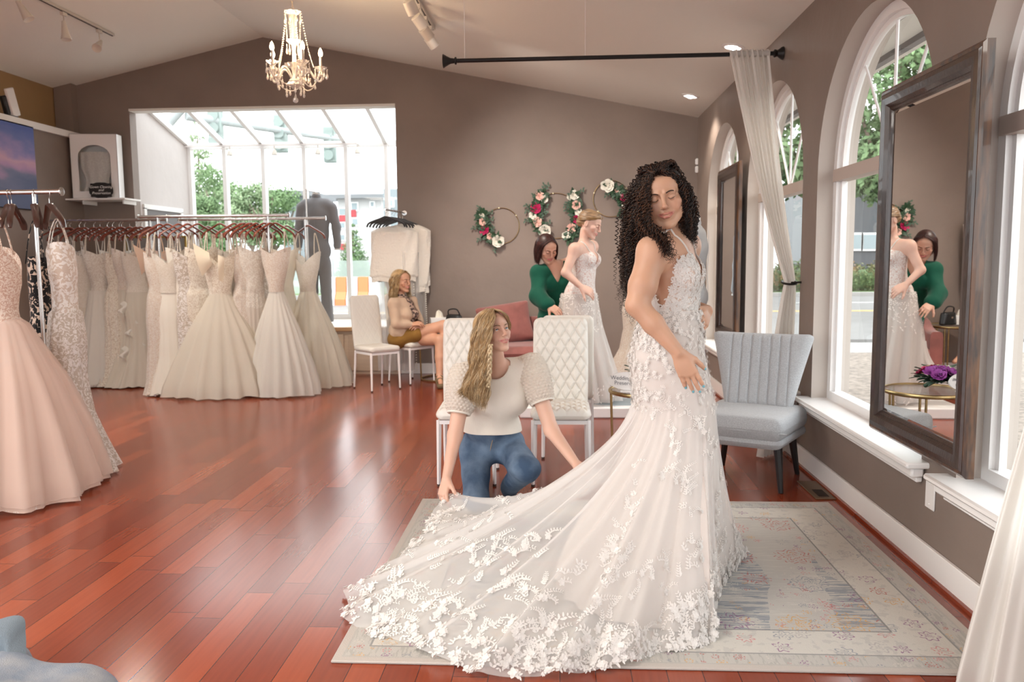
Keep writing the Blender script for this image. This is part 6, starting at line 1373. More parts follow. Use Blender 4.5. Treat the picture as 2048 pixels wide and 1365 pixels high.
# second, shorter tulle layer and the lining
cen=GRD.mean(1,keepdims=True); k0=int(VB*NV); L1=[GRD[j]-.004*(GRD[j]-cen[j])/(np.linalg.norm(GRD[j]-cen[j],axis=1)[:,None]+1e-9) for j in range(k0)]
P0=ring(.80,angU); out=hemU-P0; out[:,2]=0; dist=np.linalg.norm(out,axis=1)[:,None]; o=out/dist; LH=P0+o*np.minimum(dist*.86,.34); LH[:,2]=.02
for j in range(50):
    t=j/49; P1=P0+np.array([0,0,-.30]); P2=LH+np.array([0,0,.30])-o*.05; B=((1-t)**3)*P0+3*((1-t)**2)*t*P1+3*(1-t)*t*t*P2+t**3*LH; L1.append(B*1.0-o*.006+o*(.012*t*np.sin(2*PI*uu*17))[:,None])
L1=np.array(L1); mkobj('lining',L1.reshape(-1,3),gridF(len(L1),NU),M['lining'],GB,world=True)
def surf(u,v):
    a=(u%1)*(NU-1); b=min(max(v,0),1)*(NV-1); i,j=int(a),int(b); i=min(i,NU-2); j=min(j,NV-2); f,g=a-i,b-j
    return GRD[j,i]*(1-f)*(1-g)+GRD[j,i+1]*f*(1-g)+GRD[j+1,i]*(1-f)*g+GRD[j+1,i+1]*f*g
def surf_frame(u,v):
    p=surf(u,v); a=surf(u+.004,v)-surf(u-.004,v); b=surf(u,min(v+.01,1))-surf(u,v-.01); a=unit(a+1e-9); b=unit(b-a*np.dot(a,b)+1e-9); n=np.cross(b,a)
    c=np.array([cx.mean(),BY,0]); 
    if n[2]*1+np.dot(n[:2],(p-c)[:2])*.8<0: n=-n
    return p,a,b,n
LV=[];LF=[];ln_=0
LK=.66
def petal(c,d,n,l,w_,lift=.3):
    global ln_
    l*=LK; w_*=LK; lift*=.5
    d=unit(d); s=unit(np.cross(d,n)); 
    P=[c,c+d*l*.35+s*w_*.5+n*lift*l*.25,c+d*l*.35-s*w_*.5+n*lift*l*.25,c+d*l*.75+s*w_*.38+n*lift*l*.35,c+d*l*.75-s*w_*.38+n*lift*l*.35,c+d*l+n*lift*l*.15,c+d*l*.4+n*lift*l*.05,c+d*l*.75+n*lift*l*.15]
    LV.extend(P); b=ln_; LF.extend([[b,b+1,b+6],[b,b+6,b+2],[b+1,b+3,b+7,b+6],[b+2,b+6,b+7,b+4],[b+3,b+5,b+7],[b+4,b+7,b+5]]); ln_+=8
lr=np.random.default_rng(11)
def sprig(u,v,ang,L_,sz,fl=.5,lift=.3):
    p,a,b,n=surf_frame(u,v); p0_,n0_,a0_=p,n,a; nn=max(int(L_/(sz*.50)),2); bend=lr.uniform(-1.2,1.2)
    for k in range(nn):
        ang+=bend*sz/L_; e=.004; lu=np.linalg.norm(surf(u+e,v)-surf(u-e,v))/(2*e)+1e-6; lv=np.linalg.norm(surf(u,min(v+.01,1))-surf(u,v-.01))/.02+1e-6
        u+=math.sin(ang)*sz*.42/lu; v-=math.cos(ang)*sz*.42/lv
        if v>1.0 or v<0: break
        q,a,b,n=surf_frame(u,v); d=a*math.sin(ang)-b*math.cos(ang); s=np.cross(d,n); q=q+n*.004; q[2]=max(q[2],.008); g=1-.5*k/nn
        for sd in (-1,1): petal(q,d*.75+s*sd*.8,n,sz*g*lr.uniform(.85,1.3),sz*.48*g,lift)
    if lr.random()<fl: rose(p0_+n0_*.006,n0_,a0_,sz*1.05,lift)
def rose(c,n,a,r,lift=.3):
    b=np.cross(n,a)
    for l in range(2):
        for k in range(5): t=2*PI*k/5+l*.6; petal(c+n*.004*l,a*math.cos(t)+b*math.sin(t),n,r*(1-.35*l),r*.8*(1-.3*l),lift+.5*l)
mm=lambda u,v:1
for k in range(460):   # scalloped border along the hem
    u=k/460; v=lr.uniform(.955,1.0); sprig(u,v,lr.uniform(-2.8,2.8) if lr.random()<.5 else PI+lr.uniform(-.6,.6),.05,lr.uniform(.022,.032),.55,.35)
for k in range(260):   # dense band above the hem on the train
    u=lr.random(); v=1-abs(lr.normal())*.10-.03; 
    if v>.5: sprig(u,v,lr.uniform(-1.1,1.1),lr.uniform(.06,.12),lr.uniform(.018,.028),.45)
CL=[]
R_i=np.array(CAMR.inverted()); 
def px_of(P): q=(P-np.array(CAMC))@R_i.T; return np.stack([IW/2-FPX*q[...,0]/q[...,2],IH/2+FPX*q[...,1]/q[...,2]],-1)
PXG=px_of(GRD)
def at_px(x,y):
    d=((PXG-np.array([x,y]))**2).sum(-1); d[GRD[...,1]>3.9]+=0; dd=d+ (GRD[...,1]*3); j,i=np.unravel_index(np.argmin(dd),dd.shape); return i/(NU-1),j/(NV-1)
for (x0,y0,x1,y1,n_,sc,sz,an) in ((900,1030,1010,1045,16,12,.022,.3),(870,1090,930,1075,10,14,.022,.6),(935,1125,1010,1090,26,18,.022,.2),(985,1190,1040,1160,26,24,.024,.2),(1000,1100,1095,1070,20,10,.020,.2),(1060,1240,1085,1165,22,12,.022,0),(1020,1280,1120,1250,26,16,.026,0),(1190,1250,1260,1050,40,13,.024,0),(1225,1120,1270,1000,22,10,.022,0),(1140,1170,1160,1120,10,10,.026,0),(1350,860,1380,1060,44,10,.018,0),(1310,930,1330,960,8,8,.022,0),(1400,800,1440,980,26,10,.020,0),(1285,760,1305,850,18,8,.018,0),(1290,900,1245,1020,14,8,.02,0),(1390,1100,1420,1200,26,18,.026,0),(1300,1120,1330,1180,16,14,.022,0),(1420,1010,1455,1120,22,12,.024,0),(1320,1200,1420,1250,44,22,.030,0),(760,1190,900,1230,50,26,.026,.4),(1120,1300,1300,1290,50,18,.030,0),(930,1290,1080,1310,44,22,.028,0),(1295,700,1330,720,12,14,.016,0),(1380,700,1390,740,8,8,.016,0),(1350,830,1400,820,8,10,.018,0)):
    for k in range(int(n_*.62)):
        t=lr.random(); x=x0*(1-t)+x1*t+lr.normal()*sc; y=y0*(1-t)+y1*t+lr.normal()*sc*.7; u,v=at_px(x,y); sprig(u,v,an+lr.uniform(-.7,.7),lr.uniform(.04,.09),sz*lr.uniform(.8,1.15),.35)
for k in range(700):   # all-over lace from waist to thigh
    u=lr.random(); v=.01+.30*lr.random()**1.6; sprig(u,v,lr.uniform(-3,3),.03,lr.uniform(.011,.016),.5,.2)
mkobj('lace_applique',np.array(LV),LF,M['lacew'],GB,world=True,smooth=False)
# bodice
cover=[p for p in torso]; V,F=sdf_mesh(cover,.006,off=.006); q=V-chest; f_=q@tf; r_=q@tr_; zz=V[:,2]
vneck=np.abs(r_)<np.clip((zz-(chest[2]-.06))*.42,0,.2)
msk=(zz>1.17)&((zz<1.235)|((f_>-.085)&(zz<chest[2]+.085-.35*np.abs(np.abs(r_)-.075)))&~((zz>1.235)&vneck&(f_>0)))
side=(np.abs(r_)>.05)&(((np.abs(f_+.02)<(zz-1.205)*.42)&(zz<1.335))|((zz>=1.315)&(f_<.025+(zz-1.33)*.2))); msk&=~side
Vb,Fb=keep(V,F,msk); mkobj('bodice',Vb,Fb,cloth_mat('lace_bodice_cloth',(.80,.66,.57),0,.2,lace=(.93,.91,.88),lace_scale=16,lace_cut=.36),GB,world=True)
Nb=vnormals(Vb,Fb); LV=[];LF=[];ln_=0
for k in range(900):
    i=lr.integers(len(Vb)); n=Nb[i]; 
    if n@(Vb[i]-chest)<0: n=-n
    d=unit(np.cross(n,lr.normal(size=3))); s=np.cross(d,n); sz=lr.uniform(.014,.024); petal(Vb[i]+n*.003,d,n,sz*1.3,sz*.6,.3); petal(Vb[i]+n*.003,d*.5+s,n,sz,sz*.5,.3); petal(Vb[i]+n*.003,d*.5-s,n,sz,sz*.5,.3)
mkobj('bodice_lace',np.array(LV),LF,M['lacew'],GB,world=True,smooth=False)
def onbody(a,b,n=16,lift=.0035,prims=body):
    P=np.linspace(a,b,n); 
    for _ in range(12):
        d=sdf_at(prims,P); e=1e-3; g=np.stack([(sdf_at(prims,P+np.eye(3)[k]*e)-d)/e for k in range(3)],1); g/=np.linalg.norm(g,axis=1)[:,None]+1e-9; P=P-g*(d-lift)[:,None]
    return P
mb=MB()
for s in (1,-1):
    a=chest+tr_*.07*s+tf*.13+[0,0,.06]; b=chest+tr_*.085*s+tf*.0+[0,0,.19]; c=chest+tr_*.07*s-tf*.13+[0,0,-.02]
    mb.tube(np.concatenate([onbody(a,b),onbody(b,c)[1:]]),.002,6,ry=.004)
mb.build('strap',M['lacew'],GB,world=True)
# ---------------------------------------------------------------- the kneeling woman
kn=thing('person','kneeling blonde woman in a cream top with knitted sleeves and blue jeans, holding the train','person',(-.32,4.5,0))
Hk=basis((.60,-.74,.20),(-.20,.12,1)); hck=U(986,664,Y=4.28); hs=1.04
K_=lambda x,y,Y_: U(x,y,Y=Y_)
nbk=K_(992,728,4.38); rs,ls=K_(930,752,4.38),K_(1060,733,4.44); re,rw=K_(910,872,4.26),K_(893,958,4.10); le,lw=K_(1103,862,4.32),K_(1153,930,4.12)
che,wa,pe=K_(998,790,4.43),K_(985,852,4.52),K_(985,890,4.60); TK=basis((.05,-1,-.15),(0,-.25,1)); nail2=[]
hR=hand_prims(rw,K_(884,998,4.03)-rw,np.array([-.6,-.7,.2]),-1,(.5,.6,.7,.8),.1,1.,(.5,.9),nail2); hL=hand_prims(lw,K_(1180,948,4.06)-lw,np.array([.1,-.5,.85]),1,(.45,.6,.7,.8),.1,1.,(.5,.9),nail2)
tk=[ell(che,(.165,.105,.15),TK,k=.05),ell(wa,(.150,.110,.11),TK,k=.06),ell(pe,(.165,.125,.10),TK,k=.05),ell(che+TK@np.array([.065,.055,.0]),(.066,.055,.066),TK,k=.04),ell(che+TK@np.array([-.065,.055,.0]),(.066,.055,.066),TK,k=.04),cap(rs,ls,.052,k=.05)]
hR_,hL_=K_(952,897,4.60),K_(1018,895,4.60); kR,kL=np.array([*K_(952,1000,4.36)[:2],.085]),K_(1052,938,4.28); aR=np.array([kR[0]-.02,4.80,.06]); aL=K_(1018,978,4.62)
arms=[cap(rs,re,.050,.040,k=.03),cap(re,rw,.040,.024,k=.02),cap(ls,le,.050,.040,k=.03),cap(le,lw,.040,.024,k=.02)]
legs=[cap(hR_,kR,.088,.066,k=.04),cap(kR,aR,.060,.042,k=.02),cap(hL_,kL,.088,.068,k=.04),cap(kL,aL,.062,.046,k=.025)]
neck=[cap(nbk,hck+Hk@np.array([0,-.02,-.07])*hs,.052,.047,k=.03),cap(nbk+[0,0,-.04],rs,.036,.045,k=.05),cap(nbk+[0,0,-.04],ls,.036,.045,k=.05)]
bk=[p for p in tk]+arms+neck+hR+hL+xf(head_prims('open'),Hk,hck,hs)+legs
hb_=box_of([hck],.15); h1=box_of([rw,*nail2[:5]],.03); h2=box_of([lw,*nail2[5:]],.03)
skin_body(kn,bk,(.68,.415,.31),.007,[(hb_[0],hb_[1],.0022),(h1[0],h1[1],.0025),(h2[0],h2[1],.0025)],Hk,hck,hs,(.55,.20,.19),nail2,(.55,.01,.03))
face_bits(kn,Hk,hck,hs,(.22,.13,.075),(.16,.28,.33),gaze=(.15,.95,.25))
# jeans
V,F=sdf_mesh([tk[1],tk[2]]+legs,.007,off=.008); N=vnormals(V,F); V=wob(V,N,.0035,(7,5,9)); msk=V[:,2]<K_(985,876,4.40)[2]+.015; V,F=keep(V,F,msk)
M['denim']=mat('mid_blue_denim',(.16,.235,.34),.9,bump=.5,bscale=300,col2=(.045,.085,.155),vscale=6,vlo=.38,vhi=.62)
mkobj('jeans',V,F,M['denim'],kn,world=True)
mb=MB(); M['stitch']=mat('tan_stitching',(.45,.30,.16),.8); allj=[tk[1],tk[2]]+legs
mb.tube(onbody(K_(985,880,4.42),K_(980,905,4.45),8,.011,allj),.002,4); mb.build('fly_seam',M['stitch'],kn,world=True)
# shoes
M['brown']=mat('brown_leather_shoe',(.20,.07,.035),.5)
for a,d in ((aL+np.array([0,.05,-.055]),(.25,-1,0)),(aR+np.array([0,.02,-.02]),(0,.6,-.1))):
    D_=unit(d); V,F=sdf_mesh([cap(a,a+D_*.17,.036,.034,k=.02),cap(a,a+[0,0,.04],.036,.040,k=.02),cap(a+D_*.10+[0,0,-.005],a+D_*.19,.036,.03,k=.01)],.006); V[:,2]=np.maximum(V[:,2],.006); mkobj('shoe',V,F,M['brown'],kn,world=True)
# top
shirt=[ell(che,(.165,.105,.15),TK,k=.05),ell(wa,(.158,.115,.12),TK,k=.06)]+tk[3:]+[cap(rs,rs*.9+re*.1,.050,.045,k=.03),cap(ls,ls*.9+le*.1,.050,.045,k=.03),cap(nbk+[0,0,-.05],rs,.036,.048,k=.05),cap(nbk+[0,0,-.05],ls,.036,.048,k=.05),ell(wa+[0,0,-.05],(.162,.120,.07),TK,k=.04)]
V,F=sdf_mesh(shirt,.006,off=.010); N=vnormals(V,F); V=wob(V,N,.0045,(6,5,4),1.)
nc=nbk+np.array([.0,-.06,.015]); dn=np.sqrt(((V[:,0]-nc[0])/1.0)**2+((V[:,2]-nc[2])/1.15)**2); an_=np.sqrt((V[:,0]-nbk[0]+.0)**2+(V[:,1]-nbk[1]+.02)**2); msk=((dn>.080)|(V[:,1]>nbk[1]+.0))&((an_>.066)|(V[:,2]<nbk[2]-.05))&(V[:,2]<nbk[2]+.06)&(V[:,2]>K_(985,872,4.40)[2]+.01*0)
V,F=keep(V,F,msk); M['jersey']=mat('cream_jersey',(.80,.745,.665),.85,bump=.15,bscale=200); mkobj('top',V,F,M['jersey'],kn,world=True)
mb=MB(); ring_=[nc+np.array([.083*math.cos(t),0,.095*math.sin(t)]) for t in np.linspace(PI*1.02,PI*1.98,24)]
P_=onbody(ring_[0],ring_[0],2,.010,shirt); Q=np.array([onbody(p,p,2,.013,shirt)[0] for p in ring_]); mb.tube(Q,.005,6); mb.build('neckband',M['jersey'],kn,world=True)
M['knit']=cloth_mat('cream_openwork_knit',(.86,.80,.72),.0,.4)
for sd,(s_,e_,c_,r_) in enumerate(((rs,re,K_(919,800,4.32),(.082,.080,.150)),(ls,le,K_(1079,770,4.38),(.078,.080,.140)))):
    ax=unit(c_-s_+(e_-s_)*.6); ax=unit(e_-s_); s_=s_-ax*.02; X,Y_,Z=frame_of(ax); B=np.stack([X,Y_,Z],1); c=s_+ax*.125; nu,nv=150,90
    uu_,vv=np.meshgrid(np.arange(nu)/nu,np.linspace(0,1,nv)); rad=.062+.026*np.sin(PI*np.clip(vv*1.0,0,1)**.8)**.7; rad=np.where(vv>.93,rad-.012*(vv-.93)/.07,rad); t=vv*.27-.035
    kx=uu_*22; ky=vv*17; bob=np.abs(np.sin(PI*(kx+.5*(np.floor(ky)%2))))**.7*np.abs(np.sin(PI*ky))**.6; rad=rad+.009*bob
    P=s_+rad[...,None]*(np.cos(uu_*2*PI)[...,None]*X+np.sin(uu_*2*PI)[...,None]*Y_)+t[...,None]*Z
    i=np.arange(nu*nv).reshape(nv,nu); F=np.stack([i[:-1],np.roll(i[:-1],-1,1),np.roll(i[1:],-1,1),i[1:]],-1).reshape(-1,4)
    mkobj('knitted_sleeve',P.reshape(-1,3),F,M['knit'],kn,world=True)
    MB().tube([s_+Z*.232+.060*(np.cos(a)*X+np.sin(a)*Y_) for a in np.arange(0,2*PI,.25)],.007,6,closed=True).build('sleeve_band',M['jersey'],kn,world=True)
# hair
b1,b2,b3=hairmat('honey_blonde_hair',(.55,.36,.17)),hairmat('pale_blonde_hair',(.72,.56,.35)),hairmat('dark_blonde_hair',(.30,.18,.08))
Wk=lambda x,y,z: Hk@(np.array([x,y,z])*hs)+hck
V,F=sdf_mesh(xf([ell((0,-.026,.036),(.081,.093,.086),k=.02),ell((.045,-.035,-.03),(.040,.052,.07),k=.03),ell((-.045,-.045,-.03),(.035,.05,.06),k=.03)],Hk,hck,hs)+[ell(K_(962,730,4.28),(.045,.045,.16),k=.05)],.007); mkobj('hair_mass',V,F,b1,kn,world=True)
part=Wk(.004,.050,.112); pb=Wk(0,-.02,.120)
gd=lambda first,*a: np.concatenate([[first],G(*a)])
gk=[(gd(part,(975,640,4.17),(966,680,4.14),(962,730,4.16),(955,780,4.18),(965,820,4.18)),gd(pb,(955,640,4.26),(944,685,4.22),(945,735,4.20),(930,780,4.18),(940,800,4.20)),240,.007,.0022,.006,.14,60),
 (gd(part,(988,640,4.16),(977,690,4.12),(975,740,4.14),(978,780,4.18),(970,815,4.18)),gd(part,(978,640,4.17),(966,690,4.13),(962,740,4.13),(960,790,4.16),(966,825,4.18)),130,.005,.0021,.007,.11,60),
 (gd(pb,(952,650,4.32),(942,700,4.30),(938,745,4.28),(925,775,4.22),(912,790,4.20)),gd(pb,(960,640,4.38),(950,700,4.40),(955,750,4.38),(945,780,4.30),(930,795,4.22)),120,.008,.0023,.007,.12,60),
 (gd(part,(1006,626,4.22),(1017,638,4.26),(1020,652,4.32),(1016,668,4.38)),gd(pb,(1000,622,4.30),(1012,640,4.34),(1015,660,4.38),(1012,685,4.42)),70,.004,.0020,.003,.12,30)]
strands('hair',gk,[b1,b2,b3],kn,6,[.45,.35,.2])
mb=MB(); 
for ph in (0,2.09,4.19):
    P_=spline(G((981,690,4.10),(980,715,4.10),(979,745,4.13),(976,775,4.16)),46); t=np.linspace(0,16,46); mb.tube(P_+np.stack([.008*np.cos(t+ph),.006*np.sin(2*(t+ph)),0*t],1),.0055,6)
mb.build('braid',b2,kn,world=True)
MB().ball(Wk(.078,.0,-.042),(.006,.006,.010)).build('earring',M['fw'],kn,world=True)
# ---------------------------------------------------------------- the seated woman
sw=thing('person','seated blonde woman in a beige cardigan and mustard shorts, legs crossed, smiling to the right','person',(-1.60,9.05,0))
Hs=basis((.86,-.50,-.02),(-.05,0,1)); hcs=U(803,563,Y=9.06); ss=1.10
nb_=K_(801,594,9.08); rs,ls=K_(788,608,8.92),K_(822,604,9.22); re,rw=K_(792,648,8.86),K_(820,650,8.92); le,lw=K_(838,645,9.20),K_(838,650,9.02)
ch_,wa,pe=K_(807,624,9.06),K_(806,655,9.08),K_(803,678,9.10); TS=basis((.90,-.43,0),(0,0,1))
kR,kL=K_(886,652,9.00),K_(880,680,8.92); aL=K_(879,752,8.82); aR=K_(902,715,8.95)
leg=[cap(pe+TS@np.array([.08,0,0]),kR,.085,.062,k=.03),cap(kR,aR,.060,.038,k=.02),cap(pe+TS@np.array([-.08,0,-.01]),kL,.085,.060,k=.02),cap(kL,(kL+aL)/2+[0,.0,0],.058,.052,k=.02),cap((kL+aL)/2,aL,.052,.034,k=.02),cap(aL+[0,0,-.01],aL+np.array([.03,-.12,-.065]),.034,.026,k=.02),cap(aL+[0,0,-.01],aL+np.array([0,.02,-.06]),.033,.03,k=.02),cap(aR,aR+np.array([.10,-.06,-.05]),.034,.024,k=.02)]
tt=[ell(ch_,(.155,.11,.16),TS,k=.05),ell(wa,(.145,.12,.13),TS,k=.06),ell(pe,(.165,.14,.10),TS,k=.05),ell(ch_+TS@np.array([.07,.09,-.03]),(.065,.055,.06),TS,k=.03),ell(ch_+TS@np.array([-.07,.09,-.03]),(.065,.055,.06),TS,k=.03),cap(rs,ls,.055,k=.04)]
ar=[cap(rs,re,.052,.042,k=.03),cap(re,rw,.042,.03,k=.02),cap(ls,le,.052,.042,k=.03),cap(le,lw,.042,.03,k=.02)]
ha=hand_prims(rw,K_(836,647,8.92)-rw,(0,-.5,1),-1,.5,.1,1.05)+hand_prims(lw,K_(830,652,8.93)-lw,(.2,-.9,.5),1,.5,.1,1.05)
skin_body(sw,tt+ar+ha+leg+[cap(nb_,hcs+Hs@np.array([0,-.02,-.07])*ss,.052,.048,k=.03)]+xf(head_prims('closed'),Hs,hcs,ss),(.58,.31,.20),.008,[(*box_of([hcs],.16),.003),(*box_of([rw,lw],.12),.004)],Hs,hcs,ss,(.48,.17,.15))
face_bits(sw,Hs,hcs,ss,(.20,.12,.07),eye='closed')
V,F=sdf_mesh(tt[:2]+tt[3:]+ar+[ell(wa+[0,0,-.05],(.16,.14,.10),TS,k=.05)],.008,off=.014); N=vnormals(V,F); V=wob(V,N,.003); q=(V-ch_)@TS; V_ok=(V[:,2]<nb_[2]+.0)&~((q[:,1]>.02)&(np.abs(q[:,0]+.02)<.055))
V,F=keep(V,F,V_ok); mkobj('cardigan',V,F,mat('beige_knit_cardigan',(.56,.40,.29),.9,bump=.4,bscale=160),sw,world=True)
V,F=sdf_mesh(tt[:2]+tt[3:]+[cap(nb_-[0,0,.03],nb_+[0,0,.02],.056,k=.03)],.009,off=.006); V,F=keep(V,F,(V[:,2]<nb_[2]+.035)&(V[:,2]>wa[2]-.06)); mkobj('patterned_blouse',V,F,mat('brown_printed_blouse',(.52,.36,.28),.8,col2=(.07,.04,.035),vscale=38,vlo=.48,vhi=.54),sw,world=True)
V,F=sdf_mesh([tt[2],tt[1]]+[cap(pe+TS@np.array([.08,0,0]),pe+TS@np.array([.08,0,0])+(kR-pe)*.42,.088,.082,k=.03),cap(pe+TS@np.array([-.08,0,0]),pe+TS@np.array([-.08,0,0])+(kL-pe)*.42,.088,.08,k=.03)],.008,off=.012); V,F=keep(V,F,V[:,2]<wa[2]+.02); mkobj('shorts',V,F,mat('mustard_corduroy',(.26,.13,.022),.85,bump=.4,bscale=120,stretch=(1,1,.1)),sw,world=True)
V,F=sdf_mesh([cap(aL+np.array([0,.03,-.085]),aL+np.array([.03,-.15,-.092]),.036,.038,k=.01)],.006); V[:,2]=np.clip(V[:,2],.004,aL[2]-.075); mkobj('sandal',V,F,mat('olive_sandal',(.16,.11,.055),.7),sw,world=True)
mb=MB()
for t in (.25,.6): c=aL+np.array([.03,-.14,-.075])*t+np.array([0,0,-.012]); mb.tube([c+.040*np.array([math.cos(a),.3*math.sin(a)*0,math.sin(a)*.9]) for a in np.arange(0,2*PI,.5)],.006,5,closed=True,ry=.012)
mb.tube([aL+np.array([.040*math.cos(a),.040*math.sin(a),.0]) for a in np.arange(0,2*PI,.5)],.005,5,closed=True).build('sandal_strap',bpy.data.materials['olive_sandal'],sw,world=True)
V,F=sdf_mesh(xf([ell((0,-.026,.036),(.086,.098,.090),k=.02),ell((.0,-.06,-.04),(.075,.05,.09),k=.03),ell((.062,-.015,-.03),(.022,.045,.07),k=.02)],Hs,hcs,ss),.008); mkobj('hair_mass',V,F,b1,sw,world=True)
Ws=lambda x,y,z: Hs@(np.array([x,y,z])*ss)+hcs
gs_=[(np.array([Ws(.01,.06,.105),Ws(.07,.045,.06),Ws(.088,.030,.0),Ws(.092,.03,-.07),Ws(.095,.02,-.14),Ws(.11,.03,-.19)]),np.array([Ws(0,-.02,.122),Ws(.075,-.05,.06),Ws(.092,-.06,0),Ws(.095,-.07,-.07),Ws(.10,-.08,-.14),Ws(.09,-.09,-.20)]),210,.007,.0030,.006,.13,40),
 (np.array([Ws(0,-.05,.118),Ws(.04,-.11,.05),Ws(.05,-.12,-.02),Ws(.05,-.12,-.1),Ws(.06,-.13,-.18)]),np.array([Ws(0,-.05,.118),Ws(-.05,-.11,.05),Ws(-.06,-.11,-.02),Ws(-.06,-.11,-.1),Ws(-.06,-.1,-.18)]),120,.008,.0030,.006,.13,36),
 (np.array([Ws(-.01,.06,.105),Ws(-.065,.055,.06),Ws(-.084,.03,.0),Ws(-.088,.03,-.08),Ws(-.09,.06,-.16)]),np.array([Ws(0,-.02,.12),Ws(-.08,-.03,.06),Ws(-.09,-.03,0),Ws(-.09,-.03,-.08),Ws(-.09,0,-.18)]),110,.007,.0030,.006,.13,36)]
strands('hair',gs_,[b1,b2,b3],sw,9,[.5,.2,.3])
# ---------------------------------------------------------------- the woman in green
gw=thing('person','dark-haired woman in an emerald green blouse bending to adjust the other bride\'s skirt','person',(-.08,7.55,0))
Hg=basis((.42,-.74,-.42),(.12,-.35,1)); hcg=U(1094,498,Y=7.42); gs=1.06
nb_=K_(1106,528,7.48); rs,ls=K_(1079,545,7.42),K_(1140,528,7.60); re,rw=K_(1075,594,7.32),K_(1098,611,7.20); le,lw=K_(1150,585,7.55),K_(1140,625,7.40)
ch_,wa,pe=K_(1110,560,7.52),K_(1112,600,7.56),K_(1114,640,7.62); TG=basis((.35,-.92,-.1),(0,-.15,1))
tt=[ell(ch_,(.165,.11,.17),TG,k=.05),ell(wa,(.165,.12,.16),TG,k=.06),ell(pe,(.175,.14,.14),TG,k=.06),ell(ch_+TG@np.array([.07,.08,-.02]),(.07,.06,.065),TG,k=.03),ell(ch_+TG@np.array([-.07,.08,-.02]),(.07,.06,.065),TG,k=.03),cap(rs,ls,.055,k=.04),cap(nb_-[0,0,.04],rs,.035,.05,k=.05),cap(nb_-[0,0,.04],ls,.035,.05,k=.05)]
ar=[cap(rs,re,.054,.045,k=.03),cap(re,rw,.045,.034,k=.02),cap(ls,le,.054,.045,k=.03),cap(le,lw,.045,.034,k=.02)]
lg=[cap(pe+TG@np.array([s*.085,0,-.04]),(pe[0]+s*.09,7.60,.10),.085,.05,k=.03) for s in (-1,1)]
ha=hand_prims(rw,K_(1116,624,7.14)-rw,(0,-.7,.7),1,(.3,.4,.45,.5),.2,1.08)+hand_prims(lw,(.3,-.5,-.6),(0,-.7,.7),-1,.4)
skin_body(gw,tt+ar+lg+ha+[cap(nb_,hcg+Hg@np.array([0,-.02,-.07])*gs,.052,.048,k=.03)]+xf(head_prims('closed'),Hg,hcg,gs),(.64,.37,.27),.008,[(*box_of([hcg],.16),.003),(*box_of([rw,K_(1116,624,7.14)],.07),.003)],Hg,hcg,gs,(.50,.12,.13))
face_bits(gw,Hg,hcg,gs,(.07,.03,.02),eye='closed')
em=mat('emerald_satin',(.002,.080,.048),.8,sheen=.1,spec=.25,bump=.7,bscale=9,stretch=(1,1,.5)); V,F=sdf_mesh(tt+[cap(rs,re,.060,.062,k=.03),cap(re,rw*.85+re*.15,.066,.058,k=.03),cap(ls,le,.060,.062,k=.03),cap(le,lw*.85+le*.15,.066,.056,k=.03)],.007,off=.012); N=vnormals(V,F); V=wob(V,N,.007,(6,4,5)); q=(V-nb_)@TG
msk=(V[:,2]>pe[2]-.10)&~((np.abs(q[:,0])<np.clip((q[:,2]+.16)*.50,0,.085))&(q[:,1]>-.03))&(V[:,2]<nb_[2]+.03); V,F=keep(V,F,msk); mkobj('blouse',V,F,em,gw,world=True)
V,F=sdf_mesh([tt[2]]+[cap(pe+TG@np.array([s*.085,0,-.04]),(pe[0]+s*.09,7.60,.06),.092,.075,k=.03) for s in (-1,1)],.010,off=.006); V[:,2]=np.maximum(V[:,2],.02); mkobj('trousers',V,F,M['black'],gw,world=True)
for s in (-1,1): V,F=sdf_mesh([cap((pe[0]+s*.09,7.62,.035),(pe[0]+s*.09,7.46,.03),.036,.03)],.008); V[:,2]=np.maximum(V[:,2],.003); mkobj('shoe',V,F,M['black'],gw,world=True)
h1_,h2_=hairmat('dark_auburn_hair',(.040,.012,.010)),hairmat('mid_auburn_hair',(.10,.030,.022))  # two auburn tones, mixed at random over the strands
V,F=sdf_mesh(xf([ell((0,-.028,.036),(.083,.096,.088),k=.02),ell((0,-.06,-.03),(.078,.05,.08),k=.03)],Hg,hcg,gs),.007); mkobj('hair_mass',V,F,h1_,gw,world=True)
Wg=lambda x,y,z: Hg@(np.array([x,y,z])*gs)+hcg
dwn=np.array([0,0,-1.])
gg=[]
for s in (-1,1):
    gg.append((np.array([Wg(.0,.062,.108),Wg(s*.058,.062,.070),Wg(s*.080,.045,.0),Wg(s*.082,.045,-.05)+dwn*.01,Wg(s*.080,.040,-.10)+dwn*.03]),np.array([Wg(0,-.03,.122),Wg(s*.078,-.04,.06),Wg(s*.092,-.04,-.01),Wg(s*.090,-.035,-.06)+dwn*.01,Wg(s*.085,-.02,-.12)+dwn*.02]),150,.004,.0032,.002,.2,26))
gg.append((np.array([Wg(0,-.05,.12),Wg(.06,-.10,.04),Wg(.07,-.10,-.04),Wg(.06,-.09,-.13)]),np.array([Wg(0,-.05,.12),Wg(-.06,-.10,.04),Wg(-.07,-.10,-.04),Wg(-.06,-.09,-.13)]),100,.004,.0032,.002,.2,24))
strands('hair',gg,[h1_,h2_],gw,3,[.7,.3])
